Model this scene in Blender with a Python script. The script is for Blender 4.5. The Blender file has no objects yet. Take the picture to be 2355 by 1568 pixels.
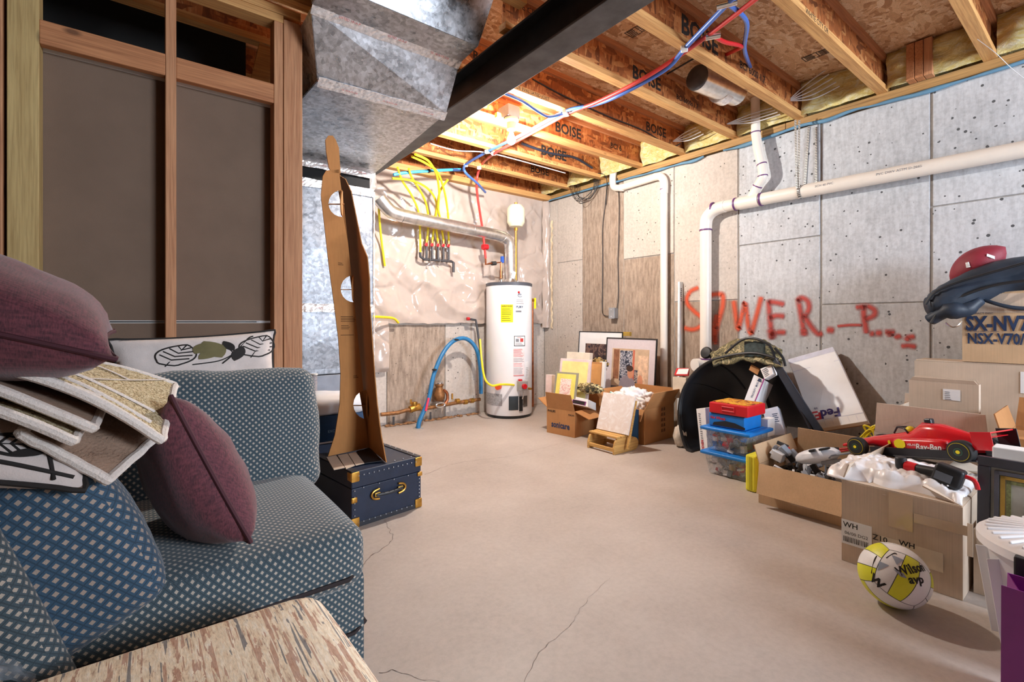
import bpy, bmesh, math, random
from mathutils import Vector as V, Matrix, Euler, noise
random.seed(7)
S = bpy.context.scene
COL = S.collection
rad = math.radians
# ------------------------------------------------------------------ camera, light, exposure
F, CX, CY, H = 1100., 1177.5, 740., 1.0
A = math.pi/2 - math.atan((2600.-CX)/F)
FW = V((math.sin(A), math.cos(A), 0)); RT = V((math.cos(A), -math.sin(A), 0)); UP = V((0, 0, 1))
cam = bpy.data.cameras.new('camera'); co = bpy.data.objects.new('camera', cam); COL.objects.link(co)
co.location = (0, 0, H); co.rotation_euler = (math.pi/2, 0, -A)
cam.sensor_width = 36; cam.lens = 36*F/2355; cam.shift_y = -(784.-CY)/2355; cam.clip_start = .02
S.camera = co
S.view_settings.view_transform = 'Standard'; S.view_settings.look = 'None'
S.view_settings.gamma = 1; S.view_settings.use_curve_mapping = False
S.view_settings.exposure = 0.35
W = bpy.data.worlds.new('world'); S.world = W; W.use_nodes = True
W.node_tree.nodes['Background'].inputs[0].default_value = (.80, .88, 1, 1)
W.node_tree.nodes['Background'].inputs[1].default_value = .9
def lamp(name, kind, loc, energy, col, size=.1, rot=None, size_y=None):
    l = bpy.data.lights.new(name, kind); o = bpy.data.objects.new(name, l); COL.objects.link(o)
    o.location = loc; l.energy = energy; l.color = col
    if kind == 'AREA':
        l.size = size
        if size_y: l.shape = 'RECTANGLE'; l.size_y = size_y
    else: l.shadow_soft_size = size
    if rot: o.rotation_euler = rot
    return o
BULB = V((2.19, 2.84, 2.375))
lamp('bulb_light', 'POINT', BULB, 125, (1, .95, .88), .035)
# added cool fill lamp behind the camera; no window is built there
lamp('cool_fill', 'AREA', (2.6, -2.9, 1.7), 185, (.76, .87, 1), 1.5, (rad(100), 0, 0), 1.1)
# ------------------------------------------------------------------ projection helpers (a photo pixel on a real plane)
def ray(px, py):
    d = FW + RT*((px-CX)/F); return V((d.x, d.y, -(py-CY)/F))
def onX(px, py, X): d = ray(px, py); return V((0, 0, H)) + d*(X/d.x)
def onY(px, py, Y): d = ray(px, py); return V((0, 0, H)) + d*(Y/d.y)
def onZ(px, py, Z): d = ray(px, py); return V((0, 0, H)) + d*((Z-H)/d.z)
# ------------------------------------------------------------------ materials
MATS = {}
def newmat(name):
    m = bpy.data.materials.new(name); m.use_nodes = True; nt = m.node_tree
    return m, nt, nt.nodes['Principled BSDF']
def nd(nt, t, **k):
    n = nt.nodes.new(t)
    for a, b in k.items():
        if a.startswith('i_'): n.inputs[int(a[2:])].default_value = b
        else: setattr(n, a, b)
    return n
def lk(nt, a, b): nt.links.new(a, b)
def coords(nt, scale=(1, 1, 1), rot=(0, 0, 0), src='Object'):
    tc = nd(nt, 'ShaderNodeTexCoord'); mp = nd(nt, 'ShaderNodeMapping')
    mp.inputs['Scale'].default_value = scale; mp.inputs['Rotation'].default_value = rot
    lk(nt, tc.outputs[src], mp.inputs['Vector']); return mp.outputs['Vector']
def noi(nt, vec, scale, detail=4, rough=.55, dist=0):
    n = nd(nt, 'ShaderNodeTexNoise'); n.inputs['Scale'].default_value = scale; n.inputs['Detail'].default_value = detail
    n.inputs['Roughness'].default_value = rough; n.inputs['Distortion'].default_value = dist
    lk(nt, vec, n.inputs['Vector']); return n.outputs['Fac']
def ramp(nt, fac, stops, interp='LINEAR'):
    r = nd(nt, 'ShaderNodeValToRGB'); e = r.color_ramp.elements; r.color_ramp.interpolation = interp
    while len(e) < len(stops): e.new(.5)
    for k, (p, c) in enumerate(stops):
        e[k].position = p; e[k].color = (c[0], c[1], c[2], 1) if hasattr(c, '__len__') else (c, c, c, 1)
    lk(nt, fac, r.inputs[0]); return r.outputs[0]
def mix(nt, fac, a, b, mode='MIX'):
    n = nd(nt, 'ShaderNodeMix', data_type='RGBA', blend_type=mode)
    if hasattr(fac, 'links'): lk(nt, fac, n.inputs[0])
    else: n.inputs[0].default_value = fac
    for s, i in ((a, 6), (b, 7)):
        if hasattr(s, 'links'): lk(nt, s, n.inputs[i])
        else: n.inputs[i].default_value = (s[0], s[1], s[2], 1)
    return n.outputs[2]
def mth(nt, op, a, b=None, c=None):
    n = nd(nt, 'ShaderNodeMath', operation=op)
    for i, s in enumerate((a, b, c)):
        if s is None: continue
        if hasattr(s, 'links'): lk(nt, s, n.inputs[i])
        else: n.inputs[i].default_value = s
    return n.outputs[0]
def bump(nt, bs, h, strength=.3, dist=.01):
    b = nd(nt, 'ShaderNodeBump'); b.inputs['Strength'].default_value = strength; b.inputs['Distance'].default_value = dist
    lk(nt, h, b.inputs['Height']); lk(nt, b.outputs[0], bs.inputs['Normal'])
def c3(c): return (c[0], c[1], c[2], 1)
def srgb(r, g, b):
    f = lambda v: (v/255/12.92) if v <= 10 else ((v/255+.055)/1.055)**2.4
    return (f(r), f(g), f(b))
def mat(name, col, rough=.6, metal=0, var=.12, vs=12, bmp=0, bs=60, coat=0, trans=0, alpha=1, stretch=(1, 1, 1), spec=.5):
    if name in MATS: return MATS[name]
    m, nt, b = newmat(name)
    v = coords(nt, stretch)
    f = noi(nt, v, vs, 4)
    lo = tuple(max(0, x*(1-var)) for x in col); hi = tuple(min(1, x*(1+var)) for x in col)
    lk(nt, ramp(nt, f, [(.3, lo), (.7, hi)]), b.inputs['Base Color'])
    b.inputs['Roughness'].default_value = rough; b.inputs['Metallic'].default_value = metal
    b.inputs['Coat Weight'].default_value = coat; b.inputs['Transmission Weight'].default_value = trans
    b.inputs['Alpha'].default_value = alpha; b.inputs['Specular IOR Level'].default_value = spec
    if bmp: bump(nt, b, noi(nt, v, bs, 3), bmp, .004)
    MATS[name] = m; return m
def concrete(name, col, dark, streak=0, pits=1.0, rough=.85, big=1.6, grain=.35):
    m, nt, b = newmat(name); v = coords(nt)
    vs = coords(nt, (1, 1, .18))
    c = ramp(nt, noi(nt, v, big, 6, .62), [(.28, dark), (.62, col)])
    c = mix(nt, grain, c, ramp(nt, noi(nt, v, 45, 5, .7), [(.3, tuple(x*.55 for x in dark)), (.6, col)]))
    if streak:
        c = mix(nt, streak, c, ramp(nt, noi(nt, vs, 38, 5, .65), [(.38, tuple(x*.62 for x in dark)), (.6, col)]))
    vo = nd(nt, 'ShaderNodeTexVoronoi'); vo.inputs['Scale'].default_value = 34; lk(nt, v, vo.inputs['Vector'])
    sep = nd(nt, 'ShaderNodeSeparateColor'); lk(nt, vo.outputs['Color'], sep.inputs[0])
    r = mth(nt, 'MULTIPLY', mth(nt, 'POWER', sep.outputs[0], 4.0), .30*pits)
    pit = mth(nt, 'LESS_THAN', mth(nt, 'ADD', vo.outputs['Distance'], mth(nt, 'MULTIPLY', noi(nt, v, 110, 2), .07)), r)
    c = mix(nt, pit, c, tuple(x*.22 for x in dark))
    lk(nt, c, b.inputs['Base Color']); b.inputs['Roughness'].default_value = rough
    h = mth(nt, 'SUBTRACT', mth(nt, 'MULTIPLY', noi(nt, v, 60, 5, .7), .4), pit)
    bump(nt, b, h, grain, .006); MATS[name] = m; return m
def wood(name, c1, c2, ax=0, fine=55, rough=.7):
    m, nt, b = newmat(name); sc = [1, 1, 1]; sc[ax] = .035
    v = coords(nt, tuple(sc)); sk = [1, 1, 1]; sk[ax] = .45; vk = coords(nt, tuple(sk))
    c = ramp(nt, noi(nt, v, fine, 6, .62, .4), [(.3, c2), (.66, c1)])
    c = mix(nt, .35, c, ramp(nt, noi(nt, v, fine*3, 3), [(.35, tuple(x*.6 for x in c2)), (.6, c1)]))
    vo = nd(nt, 'ShaderNodeTexVoronoi'); vo.inputs['Scale'].default_value = 5.5; lk(nt, vk, vo.inputs['Vector'])
    k = ramp(nt, vo.outputs['Distance'], [(.035, 1.), (.085, 0.)])
    c = mix(nt, mth(nt, 'MULTIPLY', k, .8), c, tuple(x*.25 for x in c2))
    lk(nt, c, b.inputs['Base Color']); b.inputs['Roughness'].default_value = rough
    bump(nt, b, noi(nt, v, fine*2, 3), .15, .003); MATS[name] = m; return m
def osb(name, cols, ax=(1, 1, 1), rot=(.2, .3, .5), scale=1.):
    m, nt, b = newmat(name); cc = None
    for k, (st, ro) in enumerate((((1, 1, .28), rot), ((.3, 1, 1), (rot[0]+.5, rot[1]+.35, rot[2]-.4)))):
        v = coords(nt, tuple(a*b_ for a, b_ in zip(st, ax)), ro)
        d = nd(nt, 'ShaderNodeTexNoise'); d.inputs['Scale'].default_value = 7; lk(nt, v, d.inputs['Vector'])
        add = nd(nt, 'ShaderNodeVectorMath', operation='MULTIPLY_ADD'); lk(nt, d.outputs['Color'], add.inputs[0])
        add.inputs[1].default_value = (.12, .12, .12); lk(nt, v, add.inputs[2])
        vo = nd(nt, 'ShaderNodeTexVoronoi'); vo.inputs['Scale'].default_value = (46 if k == 0 else 38)*scale
        lk(nt, add.outputs[0], vo.inputs['Vector'])
        sp = nd(nt, 'ShaderNodeSeparateColor'); lk(nt, vo.outputs['Color'], sp.inputs[0])
        c = ramp(nt, sp.outputs[0], [(0, cols[0]), (.35, cols[1]), (.75, cols[2]), (1, cols[3])])
        cc = c if cc is None else mix(nt, mth(nt, 'GREATER_THAN', sp.outputs[1], .55), cc, c)
        last = sp.outputs[2]
    fine = ramp(nt, noi(nt, coords(nt, (1, 1, .2), rot), 160, 3), [(.3, .72), (.7, 1.1)])
    cc = mix(nt, 1, cc, fine, 'MULTIPLY')
    lk(nt, cc, b.inputs['Base Color']); b.inputs['Roughness'].default_value = .75
    bump(nt, b, last, .25, .003); MATS[name] = m; return m
def galv(name, col, rough=.34, scale=28):
    m, nt, b = newmat(name); v = coords(nt)
    vo = nd(nt, 'ShaderNodeTexVoronoi'); vo.inputs['Scale'].default_value = scale*2; lk(nt, v, vo.inputs['Vector'])
    sp = nd(nt, 'ShaderNodeSeparateColor'); lk(nt, vo.outputs['Color'], sp.inputs[0])
    n1 = noi(nt, v, 9, 7, .75, 1.2)
    f = mth(nt, 'ADD', mth(nt, 'MULTIPLY', sp.outputs[0], .22), mth(nt, 'MULTIPLY', n1, .8))
    lk(nt, ramp(nt, f, [(.32, tuple(x*.38 for x in col)), (.70, col)]), b.inputs['Base Color'])
    b.inputs['Metallic'].default_value = .85
    lk(nt, ramp(nt, n1, [(.3, rough-.1), (.7, rough+.16)]), b.inputs['Roughness'])
    bump(nt, b, mth(nt, 'ADD', noi(nt, v, 5, 2), mth(nt, 'MULTIPLY', n1, .1)), .25, .02); MATS[name] = m; return m
def lattice(name, ca, cb, cline, cell=.03, src='UV'):
    m, nt, b = newmat(name)
    v = coords(nt, (1/cell, 1/cell, 1/cell), (0, 0, rad(45)), src)
    sp = nd(nt, 'ShaderNodeSeparateXYZ'); lk(nt, v, sp.inputs[0])
    fx = mth(nt, 'ABSOLUTE', mth(nt, 'SUBTRACT', mth(nt, 'FRACT', sp.outputs[0]), .5))
    fy = mth(nt, 'ABSOLUTE', mth(nt, 'SUBTRACT', mth(nt, 'FRACT', sp.outputs[1]), .5))
    mx = mth(nt, 'MAXIMUM', fx, fy); mn = mth(nt, 'MINIMUM', fx, fy)
    dia = mth(nt, 'LESS_THAN', mx, .215); line = mth(nt, 'GREATER_THAN', mx, .44)
    c = mix(nt, dia, ca, cb); c = mix(nt, mth(nt, 'MULTIPLY', line, .55), c, cline)
    w = noi(nt, coords(nt, (1, 1, 1), (0, 0, 0), src), 900, 2)
    c = mix(nt, 1, c, ramp(nt, w, [(.3, .65), (.7, 1.2)]), 'MULTIPLY')
    lk(nt, c, b.inputs['Base Color']); b.inputs['Roughness'].default_value = .9
    b.inputs['Sheen Weight'].default_value = .25
    bump(nt, b, mth(nt, 'ADD', dia, mth(nt, 'MULTIPLY', w, .5)), .3, .002); MATS[name] = m; return m
def stripes(name):
    m, nt, b = newmat(name)
    v = coords(nt, (1, .02, .2)); vb = coords(nt, (1, .15, .2)); vc = coords(nt, (1, .3, .3))
    f = noi(nt, v, 130, 2, .5); g = noi(nt, vb, 150, 4, .7, .4); h = noi(nt, vb, 60, 3); q = noi(nt, vc, 260, 3)
    c = ramp(nt, g, [(.32, srgb(190, 160, 140)), (.42, srgb(236, 216, 188)), (.54, srgb(246, 232, 208)), (.7, srgb(250, 242, 228))])
    k2 = mth(nt, 'MULTIPLY', mth(nt, 'LESS_THAN', f, .46), mth(nt, 'LESS_THAN', noi(nt, coords(nt, (1, .16, .2)), 90, 3), .52)); c = mix(nt, mth(nt, 'MULTIPLY', k2, .65), c, srgb(170, 112, 92))
    k = mth(nt, 'MULTIPLY', mth(nt, 'GREATER_THAN', f, .55), mth(nt, 'GREATER_THAN', h, .53))
    c = mix(nt, mth(nt, 'MULTIPLY', k, .8), c, srgb(96, 102, 114))
    c = mix(nt, .5, c, mix(nt, 1, c, ramp(nt, q, [(.3, .72), (.6, 1.1)]), 'MULTIPLY'))
    lk(nt, c, b.inputs['Base Color']); b.inputs['Roughness'].default_value = .9
    bump(nt, b, g, .3, .003); MATS[name] = m; return m
def linen(name, c1, c2):
    m, nt, b = newmat(name)
    a = noi(nt, coords(nt, (1, .06, .3)), 420, 2); d = noi(nt, coords(nt, (.06, 1, .3)), 420, 2)
    f = mth(nt, 'MULTIPLY', mth(nt, 'ADD', a, d), .5)
    lk(nt, ramp(nt, f, [(.36, c2), (.6, c1)]), b.inputs['Base Color']); b.inputs['Roughness'].default_value = .8
    b.inputs['Sheen Weight'].default_value = .3; bump(nt, b, f, .35, .002); MATS[name] = m; return m
def pilemat(name, c1, c2, c3_):
    m, nt, b = newmat(name); v = coords(nt)
    n1 = noi(nt, v, 190, 3, .8); c = ramp(nt, n1, [(.36, c2), (.5, c1), (.64, c3_)])
    lk(nt, c, b.inputs['Base Color']); b.inputs['Roughness'].default_value = 1
    bump(nt, b, n1, .9, .006); MATS[name] = m; return m
def card(name, col, rough=.85):
    m, nt, b = newmat(name); v = coords(nt)
    f = noi(nt, v, 6, 5, .6); w = noi(nt, coords(nt, (1, 1, .02)), 260, 2)
    c = ramp(nt, f, [(.3, tuple(x*.84 for x in col)), (.7, tuple(x*1.06 for x in col))])
    c = mix(nt, .22, c, ramp(nt, w, [(.35, tuple(x*.75 for x in col)), (.6, tuple(min(1, x*1.1) for x in col))]))
    lk(nt, c, b.inputs['Base Color']); b.inputs['Roughness'].default_value = rough
    bump(nt, b, w, .12, .002); MATS[name] = m; return m
def film(name, col, alpha, rough=.2):
    m, nt, b = newmat(name)
    n = noi(nt, coords(nt), 30, 5, .7, 1.)
    b.inputs['Base Color'].default_value = c3(col); b.inputs['Roughness'].default_value = rough
    lk(nt, ramp(nt, n, [(.35, alpha*.45), (.7, min(1, alpha*1.7))]), b.inputs['Alpha']); MATS[name] = m; return m
def blotch(name, stops, scale=14, rough=.7, dist=1.2, stretch=(1, 1, 1), interp='CONSTANT'):
    m, nt, b = newmat(name)
    lk(nt, ramp(nt, noi(nt, coords(nt, stretch), scale, 4, .6, dist), stops, interp), b.inputs['Base Color'])
    b.inputs['Roughness'].default_value = rough; MATS[name] = m; return m
def spray(name, col):
    m, nt, b = newmat(name)
    tc = nd(nt, 'ShaderNodeTexCoord'); sp = nd(nt, 'ShaderNodeSeparateXYZ'); lk(nt, tc.outputs['UV'], sp.inputs[0])
    e = mth(nt, 'SUBTRACT', 1., mth(nt, 'ABSOLUTE', mth(nt, 'SUBTRACT', mth(nt, 'MULTIPLY', sp.outputs[1], 2.), 1.)))
    a = ramp(nt, mth(nt, 'MULTIPLY_ADD', noi(nt, coords(nt), 160, 3), .3, mth(nt, 'SUBTRACT', e, .15)), [(.08, 0.), (.9, .9)])
    lk(nt, mth(nt, 'MULTIPLY', a, sp.outputs[0]), b.inputs['Alpha'])
    b.inputs['Base Color'].default_value = c3(col); b.inputs['Roughness'].default_value = .8; MATS[name] = m; return m
# ------------------------------------------------------------------ mesh building
RM = {}
def mx_of(o):
    return RM.get(o.name, Matrix()) if o else Matrix()
class MB:
    def __init__(s): s.bm = bmesh.new(); s.uv = None
    def add(s, vs, fs):
        b = [s.bm.verts.new(v) for v in vs]
        for f in fs:
            try: s.bm.faces.new([b[i] for i in f])
            except ValueError: pass
        return b
    def hexa(s, p):   # 8 points: bottom 4 ccw, top 4
        s.add(p, [(3, 2, 1, 0), (4, 5, 6, 7), (0, 1, 5, 4), (1, 2, 6, 5), (2, 3, 7, 6), (3, 0, 4, 7)]); return s
    def box(s, c, d, R=None):
        c = V(c); x, y, z = (k/2 for k in d)
        p = [V(q) for q in ((-x, -y, -z), (x, -y, -z), (x, y, -z), (-x, y, -z), (-x, -y, z), (x, -y, z), (x, y, z), (-x, y, z))]
        if R is not None: p = [R @ q for q in p]
        return s.hexa([c+q for q in p])
    def ab(s, a, b):
        return s.box([(i+j)/2 for i, j in zip(a, b)], [abs(j-i) for i, j in zip(a, b)])
    def bar(s, a, b, w, h, up=(0, 0, 1)):
        a, b = V(a), V(b); x = (b-a).normalized(); u = V(up); y = u.cross(x).normalized(); z = x.cross(y)
        R = Matrix((x, y, z)).transposed(); return s.box((a+b)/2, ((b-a).length, w, h), R)
    def cyl(s, a, b, r0, r1=None, n=16, cap=True):
        a, b = V(a), V(b); r1 = r0 if r1 is None else r1; x = (b-a).normalized()
        t = V((0, 0, 1)) if abs(x.z) < .9 else V((1, 0, 0)); y = x.cross(t).normalized(); z = x.cross(y)
        vs = []
        for c, r in ((a, r0), (b, r1)):
            for k in range(n):
                q = 2*math.pi*k/n; vs.append(c+(y*math.cos(q)+z*math.sin(q))*r)
        fs = [(k, k+n, (k+1) % n+n, (k+1) % n) for k in range(n)]
        if cap: fs += [tuple(range(n)), tuple(range(2*n-1, n-1, -1))]
        s.add(vs, fs); return s
    def tube(s, pts, r, n=10, sm=0, closed=False, flat=1.):
        pts = [V(p) for p in pts]
        if sm: pts = crom(pts, sm, closed)
        m = len(pts); rs = r if hasattr(r, '__len__') else [r]*m
        if len(rs) != m: rs = [rs[min(len(rs)-1, int(i*len(rs)/m))] for i in range(m)]
        T = []
        for i in range(m):
            a = pts[i-1] if (i or closed) else pts[i]; b = pts[(i+1) % m] if (i < m-1 or closed) else pts[i]
            T.append((b-a).normalized() if (b-a).length > 1e-9 else V((0, 0, 1)))
        t = V((0, 0, 1)) if abs(T[0].z) < .9 else V((1, 0, 0)); y = T[0].cross(t).normalized(); rings = []
        for i in range(m):
            y = (y - T[i]*y.dot(T[i])); y = y.normalized() if y.length > 1e-6 else T[i].orthogonal().normalized(); z = T[i].cross(y)
            rings.append([s.bm.verts.new(pts[i]+(y*math.cos(2*math.pi*k/n)+z*math.sin(2*math.pi*k/n)*flat)*rs[i]) for k in range(n)])
        for i in range(m if closed else m-1):
            a, b = rings[i], rings[(i+1) % m]
            for k in range(n): s.bm.faces.new((a[k], a[(k+1) % n], b[(k+1) % n], b[k]))
        if not closed:
            s.bm.faces.new(rings[0][::-1]); s.bm.faces.new(rings[-1])
        return s
    def lathe(s, prof, c=(0, 0, 0), n=28, R=None):
        c = V(c); rings = []
        for r, z in prof:
            ring = []
            for k in range(n):
                q = V((r*math.cos(2*math.pi*k/n), r*math.sin(2*math.pi*k/n), z))
                ring.append(s.bm.verts.new(c+(R @ q if R is not None else q)))
            rings.append(ring)
        for a, b in zip(rings, rings[1:]):
            for k in range(n): s.bm.faces.new((a[k], a[(k+1) % n], b[(k+1) % n], b[k]))
        s.bm.faces.new(rings[0][::-1]); s.bm.faces.new(rings[-1]); return s
    def prism(s, poly, h, M):   # 2D polygon in the frame M, from z=0 to z=h
        n = len(poly); a = [M @ V((x, y, 0)) for x, y in poly]; b = [M @ V((x, y, h)) for x, y in poly]
        s.add(a+b, [tuple(range(n-1, -1, -1)), tuple(range(n, 2*n))]+[(k, (k+1) % n, (k+1) % n+n, k+n) for k in range(n)]); return s
    def sph(s, c, r, sc=(1, 1, 1), n=20, R=None):
        rings = [(math.sin(math.pi*k/(n//2))*1., -math.cos(math.pi*k/(n//2))) for k in range(n//2+1)]
        M = Matrix.Diagonal((r*sc[0], r*sc[1], r*sc[2]))
        if R is not None: M = R @ M
        return s.lathe([(max(a, .002), b) for a, b in rings], c, n, M)
    def grid(s, fn, nu, nv, thick=0):
        g = [[s.bm.verts.new(fn(i/nu, j/nv)) for j in range(nv+1)] for i in range(nu+1)]
        for i in range(nu):
            for j in range(nv): s.bm.faces.new((g[i][j], g[i+1][j], g[i+1][j+1], g[i][j+1]))
        return s
    def rbox(s, c, d, r, R=None, n=10, puff=(0, 0, 0), wob=0, seed=0):
        hx, hy, hz = (k/2 for k in d); hd = V((hx, hy, hz)); c = V(c); bm2 = bmesh.new()
        bmesh.ops.create_cube(bm2, size=2); bmesh.ops.subdivide_edges(bm2, edges=bm2.edges[:], cuts=n, use_grid_fill=True)
        ix = {}
        vs = []
        for v in bm2.verts:
            ix[v] = len(vs); p = V(v.co)
            P = V((math.copysign(1-(1-abs(p.x))**1.4, p.x)*hx, math.copysign(1-(1-abs(p.y))**1.4, p.y)*hy, math.copysign(1-(1-abs(p.z))**1.4, p.z)*hz))
            q = V(tuple(max(-(h-r), min(h-r, a)) for a, h in zip(P, hd))); e = P-q
            P = q + (e.normalized()*r if e.length > 1e-9 else e)
            x, y, z = P.x/hx, P.y/hy, P.z/hz
            P += V((x*puff[0]*(1-y*y)*(1-z*z), y*puff[1]*(1-x*x)*(1-z*z), z*puff[2]*(1-x*x)*(1-y*y)))
            if wob: P += noise.noise_vector(P*7+V((seed, seed*2, 0)))*wob + noise.noise_vector(P*18+V((seed, 0, seed)))*wob*.35
            vs.append(c+(R @ P if R is not None else P))
        s.add(vs, [[ix[v] for v in f.verts] for f in bm2.faces]); bm2.free(); return s
    def blob(s, c, d, amp=.2, fr=3, seed=0, sub=4, R=None, flat=0, ridge=True):
        bm2 = bmesh.new(); bmesh.ops.create_icosphere(bm2, subdivisions=sub, radius=1); ix = {}; vs = []
        for v in bm2.verts:
            ix[v] = len(vs); p = V(v.co); q = p*fr+V((seed*3.1, seed, -seed))
            n = noise.noise(q)+.5*noise.noise(q*2.3); n = (abs(n)*1.6-.5) if ridge else n
            p = p*(1+amp*n)
            if flat and p.z < -flat: p.z = -flat+(p.z+flat)*.12
            p = V((p.x*d[0], p.y*d[1], p.z*d[2])); vs.append(V(c)+(R @ p if R is not None else p))
        s.add(vs, [[ix[v] for v in f.verts] for f in bm2.faces]); bm2.free(); return s
    def build(s, name, m, parent=None, smooth=False, bevel=0, local=False, origin=None, uv=False, ang=40, solid=0, keep=False):
        bm = s.bm
        if not keep: bmesh.ops.recalc_face_normals(bm, faces=bm.faces[:])
        if uv:
            L = bm.loops.layers.uv.verify()
            for f in bm.faces:
                n = f.normal; a = max(range(3), key=lambda k: abs(n[k])); i, j = ((1, 2), (0, 2), (0, 1))[a]
                for l in f.loops: l[L].uv = (l.vert.co[i], l.vert.co[j])
        me = bpy.data.meshes.new(name)
        M = Matrix()
        if parent is not None: M = mx_of(parent).inverted() if not local else Matrix()
        elif origin is not None: M = Matrix.Translation(-V(origin))
        bm.transform(M); bm.to_mesh(me); bm.free()
        if m: me.materials.append(m)
        if smooth:
            for p in me.polygons: p.use_smooth = True
            me.set_sharp_from_angle(angle=rad(ang))
        o = bpy.data.objects.new(name, me); COL.objects.link(o)
        if parent is not None: o.parent = parent; RM[o.name] = mx_of(parent).copy()
        elif origin is not None: o.location = origin; RM[o.name] = Matrix.Translation(V(origin))
        if solid:
            k = o.modifiers.new('solid', 'SOLIDIFY'); k.thickness = solid; k.offset = 0
        if bevel:
            k = o.modifiers.new('bevel', 'BEVEL'); k.width = bevel; k.segments = 2; k.limit_method = 'ANGLE'
        return o
def crom(p, n, closed=False):
    out = []; m = len(p)
    for i in range(m if closed else m-1):
        g = (lambda k: p[k % m]) if closed else (lambda k: p[max(0, min(m-1, k))])
        a, b, c, d = g(i-1), g(i), g(i+1), g(i+2)
        for k in range(n):
            t = k/n; out.append(.5*((2*b)+(c-a)*t+(2*a-5*b+4*c-d)*t*t+(3*b-a-3*c+d)*t**3))
    if not closed: out.append(p[-1])
    return out
def thing(name, label, cat, loc=(0, 0, 0), rot=(0, 0, 0), group=None):
    o = bpy.data.objects.new(name, None); COL.objects.link(o); o.location = loc; o.rotation_euler = rot
    o.empty_display_size = .05
    o['label'] = label; o['category'] = cat
    if group: o['group'] = group
    RM[o.name] = Matrix.Translation(V(loc)) @ Euler(rot).to_matrix().to_4x4(); return o
def tag(o, label, cat, group=None, kind=None):
    o['label'] = label; o['category'] = cat
    if group: o['group'] = group
    if kind: o['kind'] = kind
    return o
def struct(o): o['kind'] = 'structure'; return o
def root_struct(name, loc=(0, 0, 0)):
    o = bpy.data.objects.new(name, None); COL.objects.link(o); o.location = loc; o['kind'] = 'structure'
    RM[o.name] = Matrix.Translation(V(loc)); return o
def fr(X, Y, o):   # frame from x axis, y axis, origin
    X = V(X).normalized(); Z = X.cross(V(Y)).normalized(); Y = Z.cross(X)
    M = Matrix((X, Y, Z)).transposed().to_4x4(); M.translation = V(o); return M
def FX(p): return fr((0, -1, 0), (0, 0, 1), p)      # a face looking at -x
def FY(p): return fr((1, 0, 0), (0, 0, 1), p)       # a face looking at -y
DG = None
def text(s, size, M, m, parent, bold=0, name='lettering', al='CENTER', sx=1., fn=None, shear=0):
    cu = bpy.data.curves.new('t', 'FONT'); cu.body = s; cu.size = size; cu.align_x = al; cu.align_y = 'CENTER'
    cu.resolution_u = 2; cu.offset = bold*size; cu.shear = shear
    o = bpy.data.objects.new('t', cu); COL.objects.link(o)
    dg = bpy.context.evaluated_depsgraph_get(); me = bpy.data.meshes.new_from_object(o.evaluated_get(dg))
    bpy.data.objects.remove(o); bpy.data.curves.remove(cu)
    me.transform(Matrix.Diagonal((sx, 1, 1, 1))); me.transform(M)
    if fn:
        for v in me.vertices: v.co = fn(v.co)
    if parent is not None: me.transform(mx_of(parent).inverted())
    me.name = name; me.materials.clear(); me.materials.append(m)
    ob = bpy.data.objects.new(name, me); COL.objects.link(ob); ob.parent = parent; RM[ob.name] = mx_of(parent).copy(); return ob
def decal(name, M, w, h, m, parent, t=.0012, x=0, y=0):
    return MB().prism([(x-w/2, y-h/2), (x+w/2, y-h/2), (x+w/2, y+h/2), (x-w/2, y+h/2)], t, M).build(name, m, parent)
def lines(name, M, x, y, w, n, dy, th, m, parent, jit=.3):   # rows of fine print as thin bars
    b = MB()
    for k in range(n):
        ww = w*(1-random.random()*jit); b.prism([(x, y-k*dy), (x+ww, y-k*dy), (x+ww, y-k*dy-th), (x, y-k*dy-th)], .0008, M)
    return b.build(name, m, parent)
# ------------------------------------------------------------------ palette
floorm = None
M_conc = concrete('concrete_light', srgb(212, 203, 195), srgb(186, 176, 168), .1)
M_conc2 = concrete('concrete_grey', srgb(214, 217, 222), srgb(172, 175, 180), .22, 1.2)
M_concr = concrete('concrete_rough', srgb(184, 166, 150), srgb(140, 122, 108), .5, .7)
M_joint = concrete('concrete_joint', srgb(170, 166, 162), srgb(140, 135, 131), .3, .5)
M_floor = concrete('concrete_floor', srgb(194, 183, 175), srgb(166, 154, 146), 0, .0, .5, 1.3, .18)
M_osbw = osb('osb_web', [srgb(120, 66, 30), srgb(170, 98, 48), srgb(196, 122, 66), srgb(214, 152, 92)], (1, 1, 1), (.1, .25, .1), 1.0)
M_osbf = osb('osb_floor', [srgb(176, 128, 86), srgb(216, 172, 128), srgb(228, 190, 148), srgb(240, 212, 178)], (1, 1, 1), (.3, .2, .9), .9)
M_wx = wood('pine_along_x', srgb(222, 172, 108), srgb(186, 128, 72), 0)
M_wxr = wood('fir_along_x', srgb(200, 138, 92), srgb(160, 98, 60), 0)
M_wz = wood('fir_along_z', srgb(205, 150, 108), srgb(172, 112, 74), 2)
M_wzy = wood('pine_along_z', srgb(206, 178, 120), srgb(170, 138, 84), 2)
M_wy = wood('pine_along_y', srgb(200, 158, 100), srgb(140, 104, 64), 1)
M_gyp = mat('gypsum_paper', srgb(122, 100, 84), .9, 0, .07, 5, .15, 300)
M_white = mat('chalk_white', srgb(232, 230, 226), .8, 0, .04)
M_ink = mat('black_ink', (.018, .015, .014), .8, 0, .2)
M_black = mat('black_plastic', (.012, .013, .016), .45, 0, .2)
M_steel = mat('painted_steel', (.018, .019, .022), .55, .2, .5, 9, .15, 220)
M_galv = galv('galvanised', (.74, .77, .82), .3)
M_galvd = galv('galvanised_dull', (.40, .415, .45), .42)
M_foil = mat('foil_tape', (.80, .78, .78), .24, .45, .25, 60, .5, 60)
M_alum = mat('vent_pipe_metal', (.70, .69, .68), .3, .9, .2, 20)
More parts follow.
